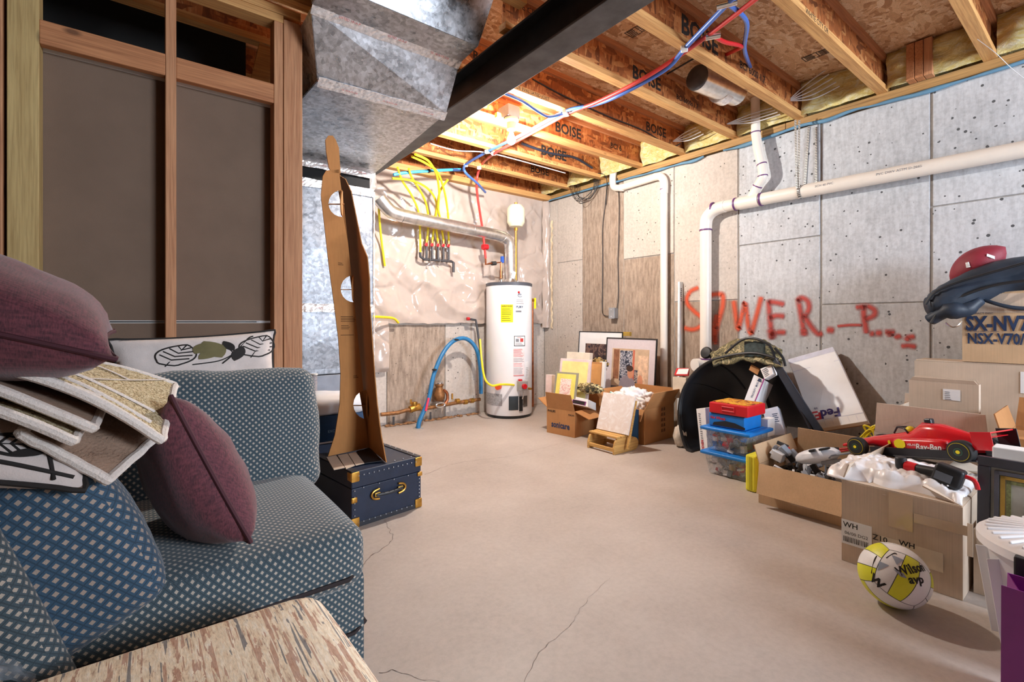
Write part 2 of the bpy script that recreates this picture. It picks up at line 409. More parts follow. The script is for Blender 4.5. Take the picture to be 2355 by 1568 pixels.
M_chrome = mat('bright_metal', (.78, .78, .78), .22, 1, .1)
M_brass = mat('brass', srgb(196, 148, 70), .35, .9, .25, 30)
M_copper = mat('copper', srgb(178, 108, 72), .4, .85, .25, 30)
M_copperd = mat('aged_bronze', srgb(150, 105, 66), .5, .6, .4, 30)
M_pvc = mat('white_pvc', srgb(236, 228, 218), .35, 0, .03, 9)
M_purple = mat('purple_primer', srgb(96, 44, 108), .5, 0, .2)
M_red = mat('red_pex', srgb(205, 62, 58), .35, 0, .08)
M_blue = mat('blue_pex', srgb(70, 110, 190), .35, 0, .08)
M_sky = mat('light_blue_plastic', srgb(60, 160, 215), .4, 0, .08)
M_bluep = mat('supply_blue', srgb(40, 118, 172), .4, 0, .12)
M_yel = mat('yellow_jacket', srgb(236, 216, 40), .4, 0, .08)
M_wire = mat('black_cable', (.02, .02, .022), .5, 0, .1)
M_wirew = mat('white_cable', srgb(205, 203, 204), .5, 0, .08)
M_foamb = mat('blue_sill_foam', srgb(98, 142, 172), .6, 0, .12, 14)
M_card = card('cardboard', srgb(206, 174, 138))
M_cardp = card('cardboard_pale', srgb(208, 188, 168))
M_cardd = card('cardboard_brown', srgb(186, 132, 82))
M_cards = card('cardboard_standee', srgb(188, 130, 74))
M_tape = mat('packing_tape', srgb(205, 180, 150), .15, 0, .1, 9, 0, 0, .6)
M_paper = mat('white_paper', srgb(240, 240, 242), .6, 0, .03)
M_bag = mat('white_bag_plastic', srgb(242, 240, 242), .32, 0, .05, 8, .12, 40)
M_navy = mat('navy_vinyl', srgb(24, 38, 62), .45, 0, .15, 20, .1, 200)
M_redb = mat('bright_red', srgb(205, 28, 38), .35, 0, .08)
M_bluebox = mat('bright_blue', srgb(20, 120, 205), .35, 0, .1)
M_dblue = mat('dark_blue_card', srgb(12, 60, 100), .4, 0, .15)
M_yellow = mat('lime_yellow', srgb(236, 232, 60), .45, 0, .06)
M_maroon = linen('maroon_linen', srgb(110, 54, 64), srgb(66, 30, 40))
M_lat = lattice('lattice_upholstery', srgb(70, 88, 98), srgb(186, 176, 164), srgb(36, 48, 56), .0135)
M_latb = lattice('lattice_upholstery_large', srgb(54, 84, 108), srgb(168, 152, 140), srgb(26, 42, 56), .0175)
M_otto = stripes('striped_upholstery')
M_pile = pilemat('rug_pile', srgb(214, 192, 148), srgb(120, 98, 66), srgb(238, 226, 196))
M_bind = mat('rug_binding', srgb(226, 216, 208), .9, 0, .1, 200, .5, 300)
M_back = mat('rug_backing', srgb(160, 132, 112), .95, 0, .1, 200, .4, 400)
M_floral = mat('cream_fabric', srgb(222, 210, 204), .9, 0, .06, 30, .2, 300, 0, 0, 1, (1, .1, 1))
M_gold = mat('gold_frame', srgb(200, 165, 80), .4, .5, .2)
M_camo = blotch('camouflage', [(0, srgb(52, 52, 40)), (.44, srgb(120, 112, 78)), (.5, srgb(86, 84, 58)), (.57, srgb(170, 156, 116))], 16)
# ------------------------------------------------------------------ room shell
XR, YB, ZS, ZJ, ZF = 3.918, 4.42, 2.455, 2.525, 2.766
floor = struct(MB().ab((-3, -3.2, -.12), (XR+.2, YB+.2, 0)).build('floor', M_floor))
M_crack = mat('crack_dark', srgb(88, 74, 66), .95, 0, .3, 40)
def crack(pix, w, seed=0):
    P = [onZ(x, y, 0) for x, y in pix]; P = crom(P, 14); b = MB(); L = []
    for i, p in enumerate(P):
        q = p + V((noise.noise(p*30+V((seed, 0, 0))), noise.noise(p*30+V((0, seed, 9))), 0))*.012
        t = (P[min(i+1, len(P)-1)]-P[max(i-1, 0)]).normalized(); n = V((-t.y, t.x, 0)); ww = w*(.5+abs(noise.noise(p*60))*1.4)*(1-.6*i/len(P))
        L.append((q-n*ww, q+n*ww))
    for (a, c), (d, e) in zip(L, L[1:]): b.add([V((a.x, a.y, .0008)), V((d.x, d.y, .0008)), V((e.x, e.y, .0008)), V((c.x, c.y, .0008))], [(0, 1, 2, 3)])
    return b.build('crack', M_crack, floor)
crack([(825, 1312), (850, 1280), (880, 1262), (903, 1238), (893, 1215), (886, 1195)], .0016, 1)
crack([(872, 1546), (905, 1540), (940, 1550), (960, 1560), (1010, 1566)], .0012, 2)
crack([(975, 1092), (1040, 1068), (1100, 1058), (1180, 1048), (1240, 1032), (1330, 1010)], .0013, 3)
crack([(1205, 1568), (1250, 1490), (1310, 1440), (1345, 1385), (1400, 1330)], .0007, 4)
# right wall: cast panels a little proud of a darker joint plane
wr = struct(MB().ab((XR+.005, -3.2, 0), (XR+.25, YB+.25, ZS)).build('wall_right', M_joint))
J = [4.42, 4.18, 3.775, 3.19, 2.60, 1.992, 1.382, .765, .155, -.455, -1.065, -1.675, -2.285, -3.2]
SPL = {0: [], 1: [(1.70, 1)], 2: [], 3: [(1.64, 0)], 4: [(1.185, 1)], 5: [(1.63, 0)], 6: [(1.125, 0)], 7: [(1.72, 0)], 8: [(1.1, 0)], 9: [(1.7, 0)]}
ROUGH = {(2, 0): 1, (3, 0): 1, (4, 0): 1}
for k in range(len(J)-1):
    zs = [0]+[z for z, _ in SPL.get(k, [])]+[ZS]
    for q in range(len(zs)-1):
        rough = (k, q) in ROUGH; dx = .002 if rough else -.001*((k*7+q*3) % 5)
        g = .003 if k < 4 else .007
        b = MB(); b.ab((XR+dx, J[k+1]+g, zs[q]+(.004 if q else 0)), (XR+.03, J[k]-g, zs[q+1]-.004))
        b.build('concrete_panel', M_concr if rough else (M_conc if k < 5 else M_conc2), wr, bevel=.004)
# graffiti
M_spray = spray('orange_spray_paint', srgb(224, 92, 58)); M_spray2 = spray('red_spray_paint', srgb(206, 84, 78))
def stroke(strokes, w, m, name='painted_letter'):
    b = MB(); L = b.bm.loops.layers.uv.verify()
    for st in strokes:
        ww = w*1.25*(st[-1] if not hasattr(st[-1], '__len__') else 1); pts = [p for p in st if hasattr(p, '__len__')]
        P = [onX(1550+x*.2548, 560+y*.2548, XR-.0065) for x, y in pts]
        P = crom(P, 6) if len(P) > 2 else P
        d0 = (P[0]-P[1]).normalized()*ww*.5; d1 = (P[-1]-P[-2]).normalized()*ww*.5
        P = [P[0]+d0]+P+[P[-1]+d1]; n = len(P); R = []
        for i, p in enumerate(P):
            t = (P[min(i+1, n-1)]-P[max(i-1, 0)]).normalized(); s = V((0, t.z, -t.y))*ww
            R.append((b.bm.verts.new(p-s), b.bm.verts.new(p+s), 0 if i in (0, n-1) else 1))
        for i in range(n-1):
            a, c = R[i], R[i+1]; f = b.bm.faces.new((a[0], c[0], c[1], a[1]))
            for l, q in zip(f.loops, ((a[2], 0), (c[2], 0), (c[2], 1), (a[2], 1))): l[L].uv = q
        for p in (P[0], P[-1]): pass
    return b.build(name, m, wr, keep=True)
stroke([[(212, 400), (150, 430), (115, 490), (125, 550), (180, 610), (228, 650), (270, 700), (225, 755), (160, 775), (98, 762)]], .028, M_spray)
stroke([[(300, 480), (345, 462), (400, 455), (440, 470), (438, 560), (415, 650), (388, 740), (372, 830), (374, 900)], [(385, 650), (365, 760), (370, 880)]], .030, M_spray)
stroke([[(538, 525), (555, 640), (578, 770), (610, 650), (640, 540), (655, 640), (688, 810), (740, 660), (785, 490)]], .028, M_spray)
stroke([[(852, 515), (862, 650), (880, 850)], [(860, 525), (910, 530), (985, 545)], [(872, 668), (920, 650), (985, 655)], [(880, 815), (940, 800), (995, 800)], [(870, 780), (885, 845), 1.35]], .028, M_spray2)
stroke([[(1120, 505), (1140, 620), (1170, 800)], [(1115, 510), (1150, 488), (1205, 520), (1215, 590), (1175, 655)], [(1175, 655), (1230, 740), (1290, 810), (1330, 812)], [(1170, 780), (1172, 820), 1.3]], .026, M_spray2)
stroke([[(1390, 778), (1430, 782), 1.2]], .026, M_spray2)
stroke([[(1480, 745), (1580, 735), (1690, 735)]], .014, M_spray2)
stroke([[(1705, 565), (1715, 680), (1735, 800)], [(1650, 575), (1740, 565), (1805, 600), (1800, 650), (1730, 680)]], .024, M_spray2)
stroke([[(1775, 812), (1797, 812), 1.2], [(1832, 806), (1862, 806), 1.3], [(1912, 796), (1980, 796)], [(1940, 800), (1948, 830)], [(2000, 845), (2035, 832), 1.1], [(2100, 870), (2115, 845), (2160, 838)]], .022, M_spray2)
stroke([[(2060, 925), (2115, 920), (2170, 930)]], .022, M_spray2)
# back wall, low walls closing the space out of view
wb = struct(MB().ab((.5, YB, 0), (XR+.01, YB+.25, 2.766)).build('wall_back', M_joint))
for x0, x1, z1, m in ((1.3, 1.875, .99, M_conc), (1.875, 2.52, .97, M_concr), (2.52, 3.08, .97, M_conc), (3.08, XR-.004, .97, M_conc)):
    MB().ab((x0+.004, YB-.012, 0), (x1-.004, YB+.02, z1)).build('concrete_panel', m, wb, bevel=.004)
MB().ab((1.3, YB-.02, .97), (XR-.004, YB+.05, 1.01)).build('concrete_ledge', M_conc, wb, bevel=.004)
struct(MB().ab((-3.1, -3.3, 0), (XR+.25, -3.2, 2.766)).build('wall_front', M_conc))
struct(MB().ab((-3.1, -3.3, 0), (-3, YB+.25, 2.766)).build('wall_side', M_conc))
struct(MB().ab((-3, -.62, 0), (.85, -.5, 2.52)).build('wall_light_blocker', M_gyp))  # unseen partition added to keep the fill lamp off the left side
struct(MB().ab((-3.1, YB, 0), (.5, YB+.25, 2.766)).build('wall_far', M_joint))
# ceiling: sheets of osb over i-joists
ceil_ = struct(MB().ab((-3.1, -3.3, ZF+.012), (XR+.25, YB+.3, ZF+.06)).build('ceiling', M_osbf))
xs = [-3.1, -.62, 1.82, 4.1]; ys = [-3.3, -2.1, -.88, .34, 1.56, 2.78, 4.0, 5.2]
for i in range(3):
    for j in range(7):
        MB().ab((xs[i]+.0015, ys[j]+.0015, ZF), (xs[i+1]-.0015, min(ys[j+1], YB+.2)-.0015, ZF+.014)).build('osb_sheet', M_osbf, ceil_)
def stampbox(x, y, w, h):   # grade stamp on the subfloor
    M = fr((0, -1, 0), (-1, 0, 0), (x, y, ZF-.001)); M = Matrix.Translation((x, y, ZF-.0012)) @ Matrix.Rotation(math.pi, 4, 'X') @ Matrix.Rotation(rad(90), 4, 'Z')
    b = MB(); t = .004
    for q in ((-w/2, -h/2, w, t), (-w/2, h/2-t, w, t), (-w/2, -h/2, t, h), (w/2-t, -h/2, t, h), (0, -h/2, t, h)):
        b.prism([(q[0], q[1]), (q[0]+q[2], q[1]), (q[0]+q[2], q[1]+q[3]), (q[0], q[1]+q[3])], .0006, M)
    for r in range(5):
        for s in (-1, 1):
            b.prism([(s*w*.25-w*.17, -h*.36+r*h*.17), (s*w*.25+w*.17*random.uniform(.5, 1), -h*.36+r*h*.17), (s*w*.25+w*.17*.8, -h*.36+r*h*.17+h*.08), (s*w*.25-w*.17, -h*.36+r*h*.17+h*.08)], .0006, M)
    return b.build('grade_stamp', M_ink, ceil_)
p = onZ(1880, 125, ZF); stampbox(p.x, p.y, .17, .075)
p = onZ(1468, 68, ZF); stampbox(p.x, p.y, .15, .08)
JY = [.5, 1.014, 1.522, 2.010, 2.498, 2.97, 3.458, 3.946, -.02, -.51, -1.0, -1.49, -1.98, -2.47]
def joist(y, x0, x1, words=()):
    # the root part of one i-joist: the web; flanges and print are its own pieces
    w = MB().ab((x0, y-.005, ZJ+.034), (x1, y+.005, ZF-.034)).build('i_joist', M_osbw, ceil_)
    MB().ab((x0, y-.029, ZJ), (x1, y+.029, ZJ+.036)).build('bottom_flange', M_wx, w)
    MB().ab((x0, y-.029, ZF-.036), (x1, y+.029, ZF)).build('top_flange', M_wxr, w)
    for s, x, size, dz, bold in words:
        yy, z = (y-.0056, (ZJ+ZF)/2+dz) if dz < .5 else (y-.0296, ZJ+.018)
        text(s, size, FY((x, yy, z)), M_ink, w, bold, 'print', 'LEFT')
    return w
Wd = {2.010: [('BCI 6000s 1.7', 3.05, .05, -.02, .02), ('BOISE', 2.55, .12, 0, .03), ('WHITE CITY, OR', 1.5, .045, .05, 0)],
      2.498: [('BCI 6000s 1.7', 1.62, .075, .01, .02), ('BOISE', 3.35, .11, 0, .02), ('CODE EVALUATED JOIST', 1.9, .03, .6, 0)],
      2.97: [('BOISE', 2.75, .12, .0, .03), ('BCI 6', 3.45, .07, .0, .02), ('WHITE CITY OR', 2.2, .03, .6, 0)],
      3.458: [('BOISE', 3.02, .13, .0, .03), ('WHITE CITY OR', 2.4, .04, -.04, 0), ('LB-004-05   13-25', 3.0, .03, .6, 0)],
      3.946: [('BCI 6000 1.7 JOIST PATENT', 2.5, .034, .6, 0), ('BOISE', 3.3, .1, 0, .02)], 1.522: [('BOISE', 2.35, .15, 0, .03), ('BCI 6000 1.7', 3.0, .065, -.01, .02)],
      1.014: [('WHITE CITY OR', 2.6, .04, .6, 0)]}
for y in JY: joist(y, 1.49, XR+.05, Wd.get(y, ()))
for y in (.55, 1.06, 1.40, 1.80, 2.46, 2.93, 3.42, 3.90, 0.05, -.46): joist(y, -3.0, 1.46)
# rim, sill, insulation
rim = root_struct('trim_1')
MB().ab((XR+.06, -3.2, ZJ), (XR+.12, YB+.2, ZF)).build('rim_board', M_osbw, rim)
b = MB(); sill_y = [-3.2, -1.0, .34, 1.62, 3.3, YB]
for a, c in zip(sill_y, sill_y[1:]): MB().ab((XR-.012, a+.002, ZS+.012), (XR+.15, c-.002, ZJ)).build('sill_plate', M_wy, rim, bevel=.003)
def fleecy(name, c1, c2, c3_):
    m, nt, bs = newmat(name); v = coords(nt, (1, 1, 2.2))
    n1 = noi(nt, v, 9, 7, .75, 1.5); lk(nt, ramp(nt, n1, [(.32, c1), (.5, c2), (.68, c3_)]), bs.inputs['Base Color'])
    bs.inputs['Roughness'].default_value = 1; bump(nt, bs, n1, .9, .03); return m
M_ins = fleecy('glass_wool', srgb(222, 190, 92), srgb(242, 226, 158), srgb(250, 246, 224))
def batt(y0, y1, seed, x=None, bulge=.06):
    x = x or XR-.0
    b = MB()
    def fn(u, v):
        yy = y0+(y1-y0)*u; e = min(u, 1-u, v, 1-v); q = V((yy*4, v*1.6, seed))
        d = .25*min(1, e*6)+noise.noise(q)*.4+noise.noise(q*3)*.22
        return V((x-bulge*max(-.3, d)-.02, yy, ZJ+.004+(ZF-ZJ-.008)*v))
    b.grid(fn, 26, 14); g = b
    vs = [V((XR+.055, y0, ZJ+.004)), V((XR+.055, y1, ZJ+.004)), V((XR+.055, y1, ZF-.004)), V((XR+.055, y0, ZF-.004))]; g.add(vs, [(0, 1, 2, 3)])
    o = g.build('insulation_batt', M_ins, None, True, origin=(x, (y0+y1)/2, ZJ+.004)); return o
names = {(1.014, .5): 'yellow glass wool batt either side of the three short brown blocks', (.5, -.02): 'yellow glass wool batt at the far right end of the sill',
         (1.522, 1.014): 'yellow glass wool batt behind the fan of grey cables above the drain hanger strap', (2.01, 1.522): 'yellow glass wool batt behind the white vertical drain pipe top',
         (2.498, 2.01): 'yellow glass wool batt in the bay behind the second fan of cables', (2.97, 2.498): 'yellow glass wool batt in the joist bay nearest the blue foam gap',
         (3.458, 2.97): 'yellow glass wool batt behind the elbow of the thin white pipe', (3.946, 3.458): 'yellow glass wool batt above the hanging coil of black wire', (4.42, 3.946): 'yellow glass wool batt in the last bay by the plastic covered wall'}
BS = sorted(JY, reverse=True)
for k, ((a, c), lab) in enumerate(names.items()):
    tag(batt(c+.031, a-.031, k*3.3, XR-(.07 if k > 5 else .02), .10), lab, 'insulation', 'glass wool batts along the rim')
# three short blocks
t = thing('blocking', 'three short brown wood blocks standing side by side on the sill', 'blocking', (XR-.05, .805, ZJ))
for k in range(3): MB().ab((XR-.085, .745+k*.043, ZJ+.001), (XR-.01, .785+k*.043, ZF-.012)).build('wood_block', M_wxr if k else M_wz, t, bevel=.002)
# stud wall on the left
wl = root_struct('wall_left', (0, 2.5, 0)); YW = 2.5
def stud(x0, x1, z0=.04, z1=2.44, m=M_wz, name='stud', y0=YW, y1=YW+.089): return MB().ab((x0, y0, z0), (x1, y1, z1)).build(name, m, wl, bevel=.003)
stud(.498, .538); stud(.54, .625, m=M_wz, z1=2.46, y0=YW-.004); stud(.078, .116); stud(-.39, -.305, m=M_wzy); stud(-.455, -.40, m=M_wz); stud(-.56, -.47, m=M_wzy); stud(-1.0, -.96); stud(-1.6, -1.56)
for x0, x1 in ((-.305, .078), (.116, .498)): MB().ab((x0, YW+.002, 2.045), (x1, YW+.04, 2.136)).build('blocking', M_wxr, wl, bevel=.003)
MB().ab((-3, YW, 2.44), (.54, YW+.089, 2.478)).build('top_plate', M_wx, wl, bevel=.003)
MB().ab((-3, YW, 2.48), (.62, YW+.089, 2.518)).build('top_plate', M_wx, wl, bevel=.003)
MB().ab((-3, YW, 0), (.62, YW+.089, .038)).build('bottom_plate', M_wx, wl)
MB().ab((-3, YW+.091, 1.006), (.62, YW+.104, 2.056)).build('gypsum_board', M_gyp, wl)
MB().ab((-3, YW+.091, .01), (.62, YW+.104, .994)).build('gypsum_board', M_gyp, wl)
MB().ab((-3, YW+.0895, 2.052), (.62, YW+.104, 2.088)).build('gypsum_edge', M_white, wl)
MB().ab((-3, YW+.089, .9945), (.62, YW+.1035, .9975)).build('gypsum_edge', M_white, wl)
MB().ab((-3, YW+.089, 1.0025), (.62, YW+.1035, 1.0055)).build('gypsum_edge', M_white, wl)
MB().bar((.46, YW+.3, 2.1), (.53, YW+.3, 2.45), .04, .09).build('brace', M_wx, wl)
struct(MB().ab((-3, 3.3, 0), (.5, 3.35, ZF)).build('wall_inner', mat('void_shade', (.015, .014, .013), .95)))  # near-black colour stands in for the shade of the void behind the studs
# ------------------------------------------------------------------ steel beam, duct, furnace
t = thing('steel_beam', 'long black steel beam under the joists beside the silver duct', 'beam', (1.545, 0, 2.285))
MB().ab((1.47, -3.1, 2.285), (1.622, YB+.05, 2.297)).build('bottom_flange', mat('bounce_lit_steel', (.105, .10, .10), .6, .1, .35, 9, .2, 220), t, bevel=.003)  # lighter than the web: floor bounce light put into the flange colour
MB().ab((1.542, -3.1, 2.297), (1.552, YB+.05, 2.473)).build('web', M_steel, t)
MB().ab((1.48, -3.1, 2.473), (1.615, YB+.05, 2.485)).build('top_flange', M_steel, t, bevel=.003)
MB().ab((1.52, -3.1, 2.486), (1.576, YB+.05, 2.524)).build('wood_plate', M_wy, t)
# duct: offset trunk hung under the joists, boot rising through the floor nearest the camera
DL, DR = .72, 1.405
t = thing('supply_duct', 'silver sheet metal duct stepping up to the ceiling beside the black beam', 'duct', (1.06, 3.0, 2.15))
def sheet(name, q, m=M_galv, th=.004):
    a, b_, c, d = [V(k) for k in q]; n = (b_-a).cross(d-a).normalized(); ctr = (a+b_+c+d)/4+n*.010
    B = MB(); p = [a, b_, c, d]; vs = p+[ctr]+[k-n*.003 for k in p]
    B.add(vs, [(0, 1, 4), (1, 2, 4), (2, 3, 4), (3, 0, 4), (8, 7, 6, 5), (0, 5, 6, 1), (1, 6, 7, 2), (2, 7, 8, 3), (3, 8, 5, 0)]); return B.build(name, m, t)
P0 = [(.60, 3.555, 2.135), (DR, 3.555, 2.135), (DR, 2.51, 2.215), (.70, 2.51, 2.215)]     # long underside
sheet('underside_panel', [P0[0], P0[3], P0[2], P0[1]])
sheet('transition_panel', [(.70, 2.505, 2.217), (.615, 2.30, 2.440), (1.40, 2.30, 2.440), (DR, 2.45, 2.222)])
sheet('transition_side', [(DR, 2.45, 2.222), (1.40, 2.30, 2.44), (1.40, 2.60, 2.45), (DR, 2.6, 2.21)])
sheet('transition_side', [(.70, 2.505, 2.217), (.70, 2.75, 2.217), (.615, 2.75, 2.44), (.615, 2.30, 2.440)])
sheet('lower_strip', [(.612, 2.275, 2.445), (.612, 2.10, 2.450), (1.395, 2.10, 2.450), (1.40, 2.275, 2.445)])
sheet('boot_face', [(.612, 2.10, 2.450), (.60, 1.93, 2.76), (1.43, 1.93, 2.76), (1.395, 2.10, 2.450)])
sheet('boot_side', [(1.40, 2.275, 2.445), (1.395, 2.10, 2.450), (1.43, 1.93, 2.76), (1.43, 2.4, 2.76)])
sheet('boot_side', [(.612, 2.10, 2.450), (.612, 2.275, 2.445), (.60, 2.4, 2.76), (.60, 1.93, 2.76)])
sheet('trunk_side', [(DR, 3.555, 2.135), (DR, 2.51, 2.215), (DR, 2.51, 2.47), (DR, 3.555, 2.47)])
sheet('trunk_side', [(.60, 3.555, 2.135), (.60, 3.555, 2.47), (.70, 2.51, 2.47), (.70, 2.51, 2.215)])
def tapeband(a, b_, w, n, m=M_foil):   # crumpled foil tape over a seam
    a, b_ = V(a), V(b_); u = V(n).normalized(); d = (b_-a); s = u.cross(d.normalized()); B = MB()
    B.grid(lambda x, y: a+d*x+s*(y-.5)*w*(1+.15*noise.noise(V((x*9, 0, 3))))+u*(.006+.004*noise.noise(V((x*40, y*8, 1)))), 60, 5)
    return B.build('foil_tape', m, t, solid=.001)
def redprint(a, b_, n, k, size=.016):
    a, b_ = V(a), V(b_); X = (b_-a).normalized()
    for i in range(k):
        text(random.choice(('UL 181B-FX 338', 'LISTED 181A-P')), size, fr(X, V(n).cross(X), a+(b_-a)*((i+.3)/k)+V(n)*.013), MATS.get('red_print') or mat('red_print', srgb(190, 60, 66), .6), t, 0, 'tape_print', 'LEFT')
N1 = V((0, -.6, -.8))
tapeband((.70, 2.505, 2.213), (DR+.01, 2.47, 2.213), .055, N1); redprint((.75, 2.503, 2.21), (DR, 2.475, 2.21), N1, 3, .012)
tapeband((.612, 2.285, 2.442), (1.405, 2.285, 2.442), .065, N1); redprint((.66, 2.28, 2.442), (1.38, 2.28, 2.442), N1, 3, .016)
tapeband((.60, 3.55, 2.132), (DR+.005, 3.55, 2.132), .07, (0, -1, -.4)); redprint((.7, 3.545, 2.12), (DR, 3.545, 2.12), V((0, -1, -.1)), 3, .014)
# furnace cabinet
t = thing('furnace_plenum', 'tall silver furnace plenum standing behind the cardboard standee', 'furnace', (1.0, 3.9, 0))
MB().ab((.60, 3.56, .62), (DR, 4.15, 2.0)).build('cabinet', M_galvd, t, bevel=.004)
MB().ab((.62, 3.58, 2.0), (DR-.02, 4.13, 2.13)).build('canvas_connector', mat('black_canvas', (.012, .012, .013), .9), t)
MB().ab((.60, 3.552, .30), (DR, 4.15, .615)).build('base_cabinet', mat('cabinet_grey', srgb(140, 144, 154), .5, .4), t, bevel=.004)
MB().ab((.60, 3.56, 0), (DR, 4.15, .295)).build('base_stand', mat('stand_grey', srgb(150, 148, 148), .6), t)
tapeband((.60, 3.557, 1.985), (DR, 3.557, 1.985), .06, (0, -1, 0)); redprint((.7, 3.55, 1.975), (DR, 3.55, 1.975), V((0, -1, 0)), 2, .013)
tapeband((.60, 3.557, 1.10), (DR, 3.557, 1.10), .06, (0, -1, 0)); redprint((.9, 3.55, 1.10), (DR, 3.55, 1.10), V((0, -1, 0)), 2, .013)
tapeband((DR+.003, 3.562, .62), (DR+.003, 3.562, 2.0), .02, (1, -1, 0))
MB().add([(.75, 3.556, 1.12), (1.35, 3.556, 1.95), (1.36, 3.556, 1.12), (1.05, 3.548, 1.5)], [(0, 3, 1), (3, 2, 1), (0, 2, 3)]) 
b = MB(); b.add([V((.64, 3.559, 1.14)), V((1.38, 3.559, 1.14)), V((1.38, 3.559, 1.95)), V((.64, 3.559, 1.95)), V((1.01, 3.545, 1.545))], [(0, 1, 4), (1, 2, 4), (2, 3, 4), (3, 0, 4)]); b.build('cross_broken_panel', M_galvd, t)
b = MB(); b.add([V((.64, 3.559, .66)), V((1.38, 3.559, .66)), V((1.38, 3.559, 1.06)), V((.64, 3.559, 1.06)), V((1.01, 3.548, .86))], [(0, 1, 4), (1, 2, 4), (2, 3, 4), (3, 0, 4)]); b.build('cross_broken_panel', M_galvd, t)
# return plenum piece between the furnace and the wall (foil taped)
t = thing('flue_collar', 'crumpled foil covered collar where the vent leaves the furnace', 'duct', (1.62, 4.15, 2.05))
b = MB(); b.hexa([V(p) for p in ((1.42, 3.95, 2.02), (1.50, 3.9, 2.02), (1.62, 4.3, 2.10), (1.42, 4.3, 2.0), (1.42, 3.95, 2.27), (1.56, 3.9, 2.27), (1.74, 4.3, 2.27), (1.42, 4.3, 2.27))]); b.build('foil_boot', M_foil, t, bevel=.01)
# vent pipe
def PY(px, py, y=4.14): return onY(px, py, y)
t = thing('vent_pipe', 'shiny metal vent pipe running from the furnace to the water heater', 'pipe', PY(1172, 645))
c0 = [PY(872, 455), PY(880, 466), PY(900, 487), PY(925, 496)]; r = .062
MB().tube(c0, r, 18, 5).build('elbow', M_alum, t, True)
a, e = PY(925, 496), PY(1140, 540); MB().cyl(a, e, r*.99, n=24).build('straight_run', M_alum, t, True)
k1 = [PY(1140, 540), PY(1158, 546), PY(1170, 558), PY(1173, 580)]; MB().tube(k1, r*.98, 18, 5).build('elbow', M_alum, t, True)
MB().cyl(PY(1173, 578), PY(1174, 641), r*.92, n=24).build('riser', M_alum, t, True)
for s, d in ((.12, 0), (.72, 0)):
    q = a+(e-a)*s; MB().cyl(q, q+(e-a)*.008, r*1.03, n=24).build('crimp_ring', M_alum, t, True)
for pa, pb in ((c0[1], c0[2]), (k1[1], k1[2])):
    MB().cyl(pa, pa+(pb-pa)*.1, r*1.05, n=24).build('crimp_ring', M_alum, t, True)
# ------------------------------------------------------------------ water heater
hx, hy, hr, hh = 3.13, 4.10, .246, 1.415
t = thing('water_heater', 'white cylindrical gas water heater with yellow energy sticker', 'water heater', (hx, hy, 0))
MB().lathe([(hr-.012, 0), (hr-.006, .035)], (hx, hy, 0), 40).build('base_ring', M_black, t, True)
M_enam = mat('white_enamel', srgb(236, 236, 240), .25, 0, .02, 6)
MB().lathe([(hr-.004, .03), (hr, .045), (hr, hh-.04), (hr-.002, hh-.034)], (hx, hy, 0), 64).build('tank_jacket', M_enam, t, True)
MB().lathe([(hr+.003, hh-.036), (hr+.004, hh-.008), (hr-.012, hh), (.02, hh+.004)], (hx, hy, 0), 64).build('top_cap', mat('cap_grey', srgb(78, 82, 92), .45), t, True)
def onheater(px, py):   # front face position of a picture point
    d = ray(px, py); o = V((-hx, -hy)); D = V((d.x, d.y)); a = D.dot(D); bq = o.dot(D); c = o.dot(o)-hr*hr; disc = max(bq*bq-a*c, 0)
    k = (-bq-math.sqrt(disc))/a; return V((0, 0, H))+d*k
def hang(px): p = onheater(px, 800); return math.atan2(p.y-hy, p.x-hx)
def hwrap(x0, y0, x1, y1, m, name, off=.0015, parent=None):
    a0, a1 = hang(x0), hang(x1)
    if a1 < a0-math.pi: a1 += 2*math.pi
    za, zb = onheater((x0+x1)/2, y1).z, onheater((x0+x1)/2, y0).z
    return MB().grid(lambda u, v: V((hx+math.cos(a0+(a1-a0)*u)*(hr+off), hy+math.sin(a0+(a1-a0)*u)*(hr+off), za+(zb-za)*v)), 12, 2).build(name, m, parent or t, True)
def htext(s, size, px, py, m, bold=0, sx=1., off=.003):
    a = hang(px); z = onheater(px, py).z
    return text(s, size, Matrix(), m, t, bold, 'print', 'CENTER', sx, lambda c: V((hx+math.cos(a+c.x/hr)*(hr+off), hy+math.sin(a+c.x/hr)*(hr+off), z+c.y)))
def hlines(x0, x1, y0, y1, n, m, off=.003, jit=.35):
    a0, a1 = hang(x0), hang(x1); za, zb = onheater((x0+x1)/2, y0).z, onheater((x0+x1)/2, y1).z; B = MB()
    for k in range(n):
        z = za+(zb-za)*k/max(1, n-1); ee = a1-(a1-a0)*jit*random.random()
        B.grid(lambda u, v: V((hx+math.cos(a0+(ee-a0)*u)*(hr+off), hy+math.sin(a0+(ee-a0)*u)*(hr+off), z+.0035*v)), 6, 1)
    return B.build('fine_print', m, t)
M_est = mat('sticker_yellow', srgb(246, 232, 30), .5, 0, .03); M_gp = mat('grey_print', srgb(130, 132, 140), .7); M_rp = mat('red_print2', srgb(205, 70, 66), .7)
hwrap(1152, 700, 1180, 741, M_est, 'energy_sticker'); htext('ENERGYGUIDE', .017, 1166, 704, M_ink, .03, .95); hlines(1154, 1177, 711, 737, 7, M_ink, .003)
htext('RHEEM', .011, 1195, 678, M_dblue, .02); a = hang(1193)
MB().sph((hx+math.cos(a)*(hr+.001), hy+math.sin(a)*(hr+.001), onheater(1193, 672).z), .013, (1, 1, 1), 12).build('round_emblem', M_redb, t, True)
a = hang(1196); z = onheater(1196, 679).z
MB().tube([V((hx+math.cos(a+.11*math.cos(q/20*2*math.pi))*(hr+.002), hy+math.sin(a+.11*math.cos(q/20*2*math.pi))*(hr+.002), z+.015*math.sin(q/20*2*math.pi))) for q in range(3, 19)], .002, 6).build('emblem_ring', M_dblue, t)
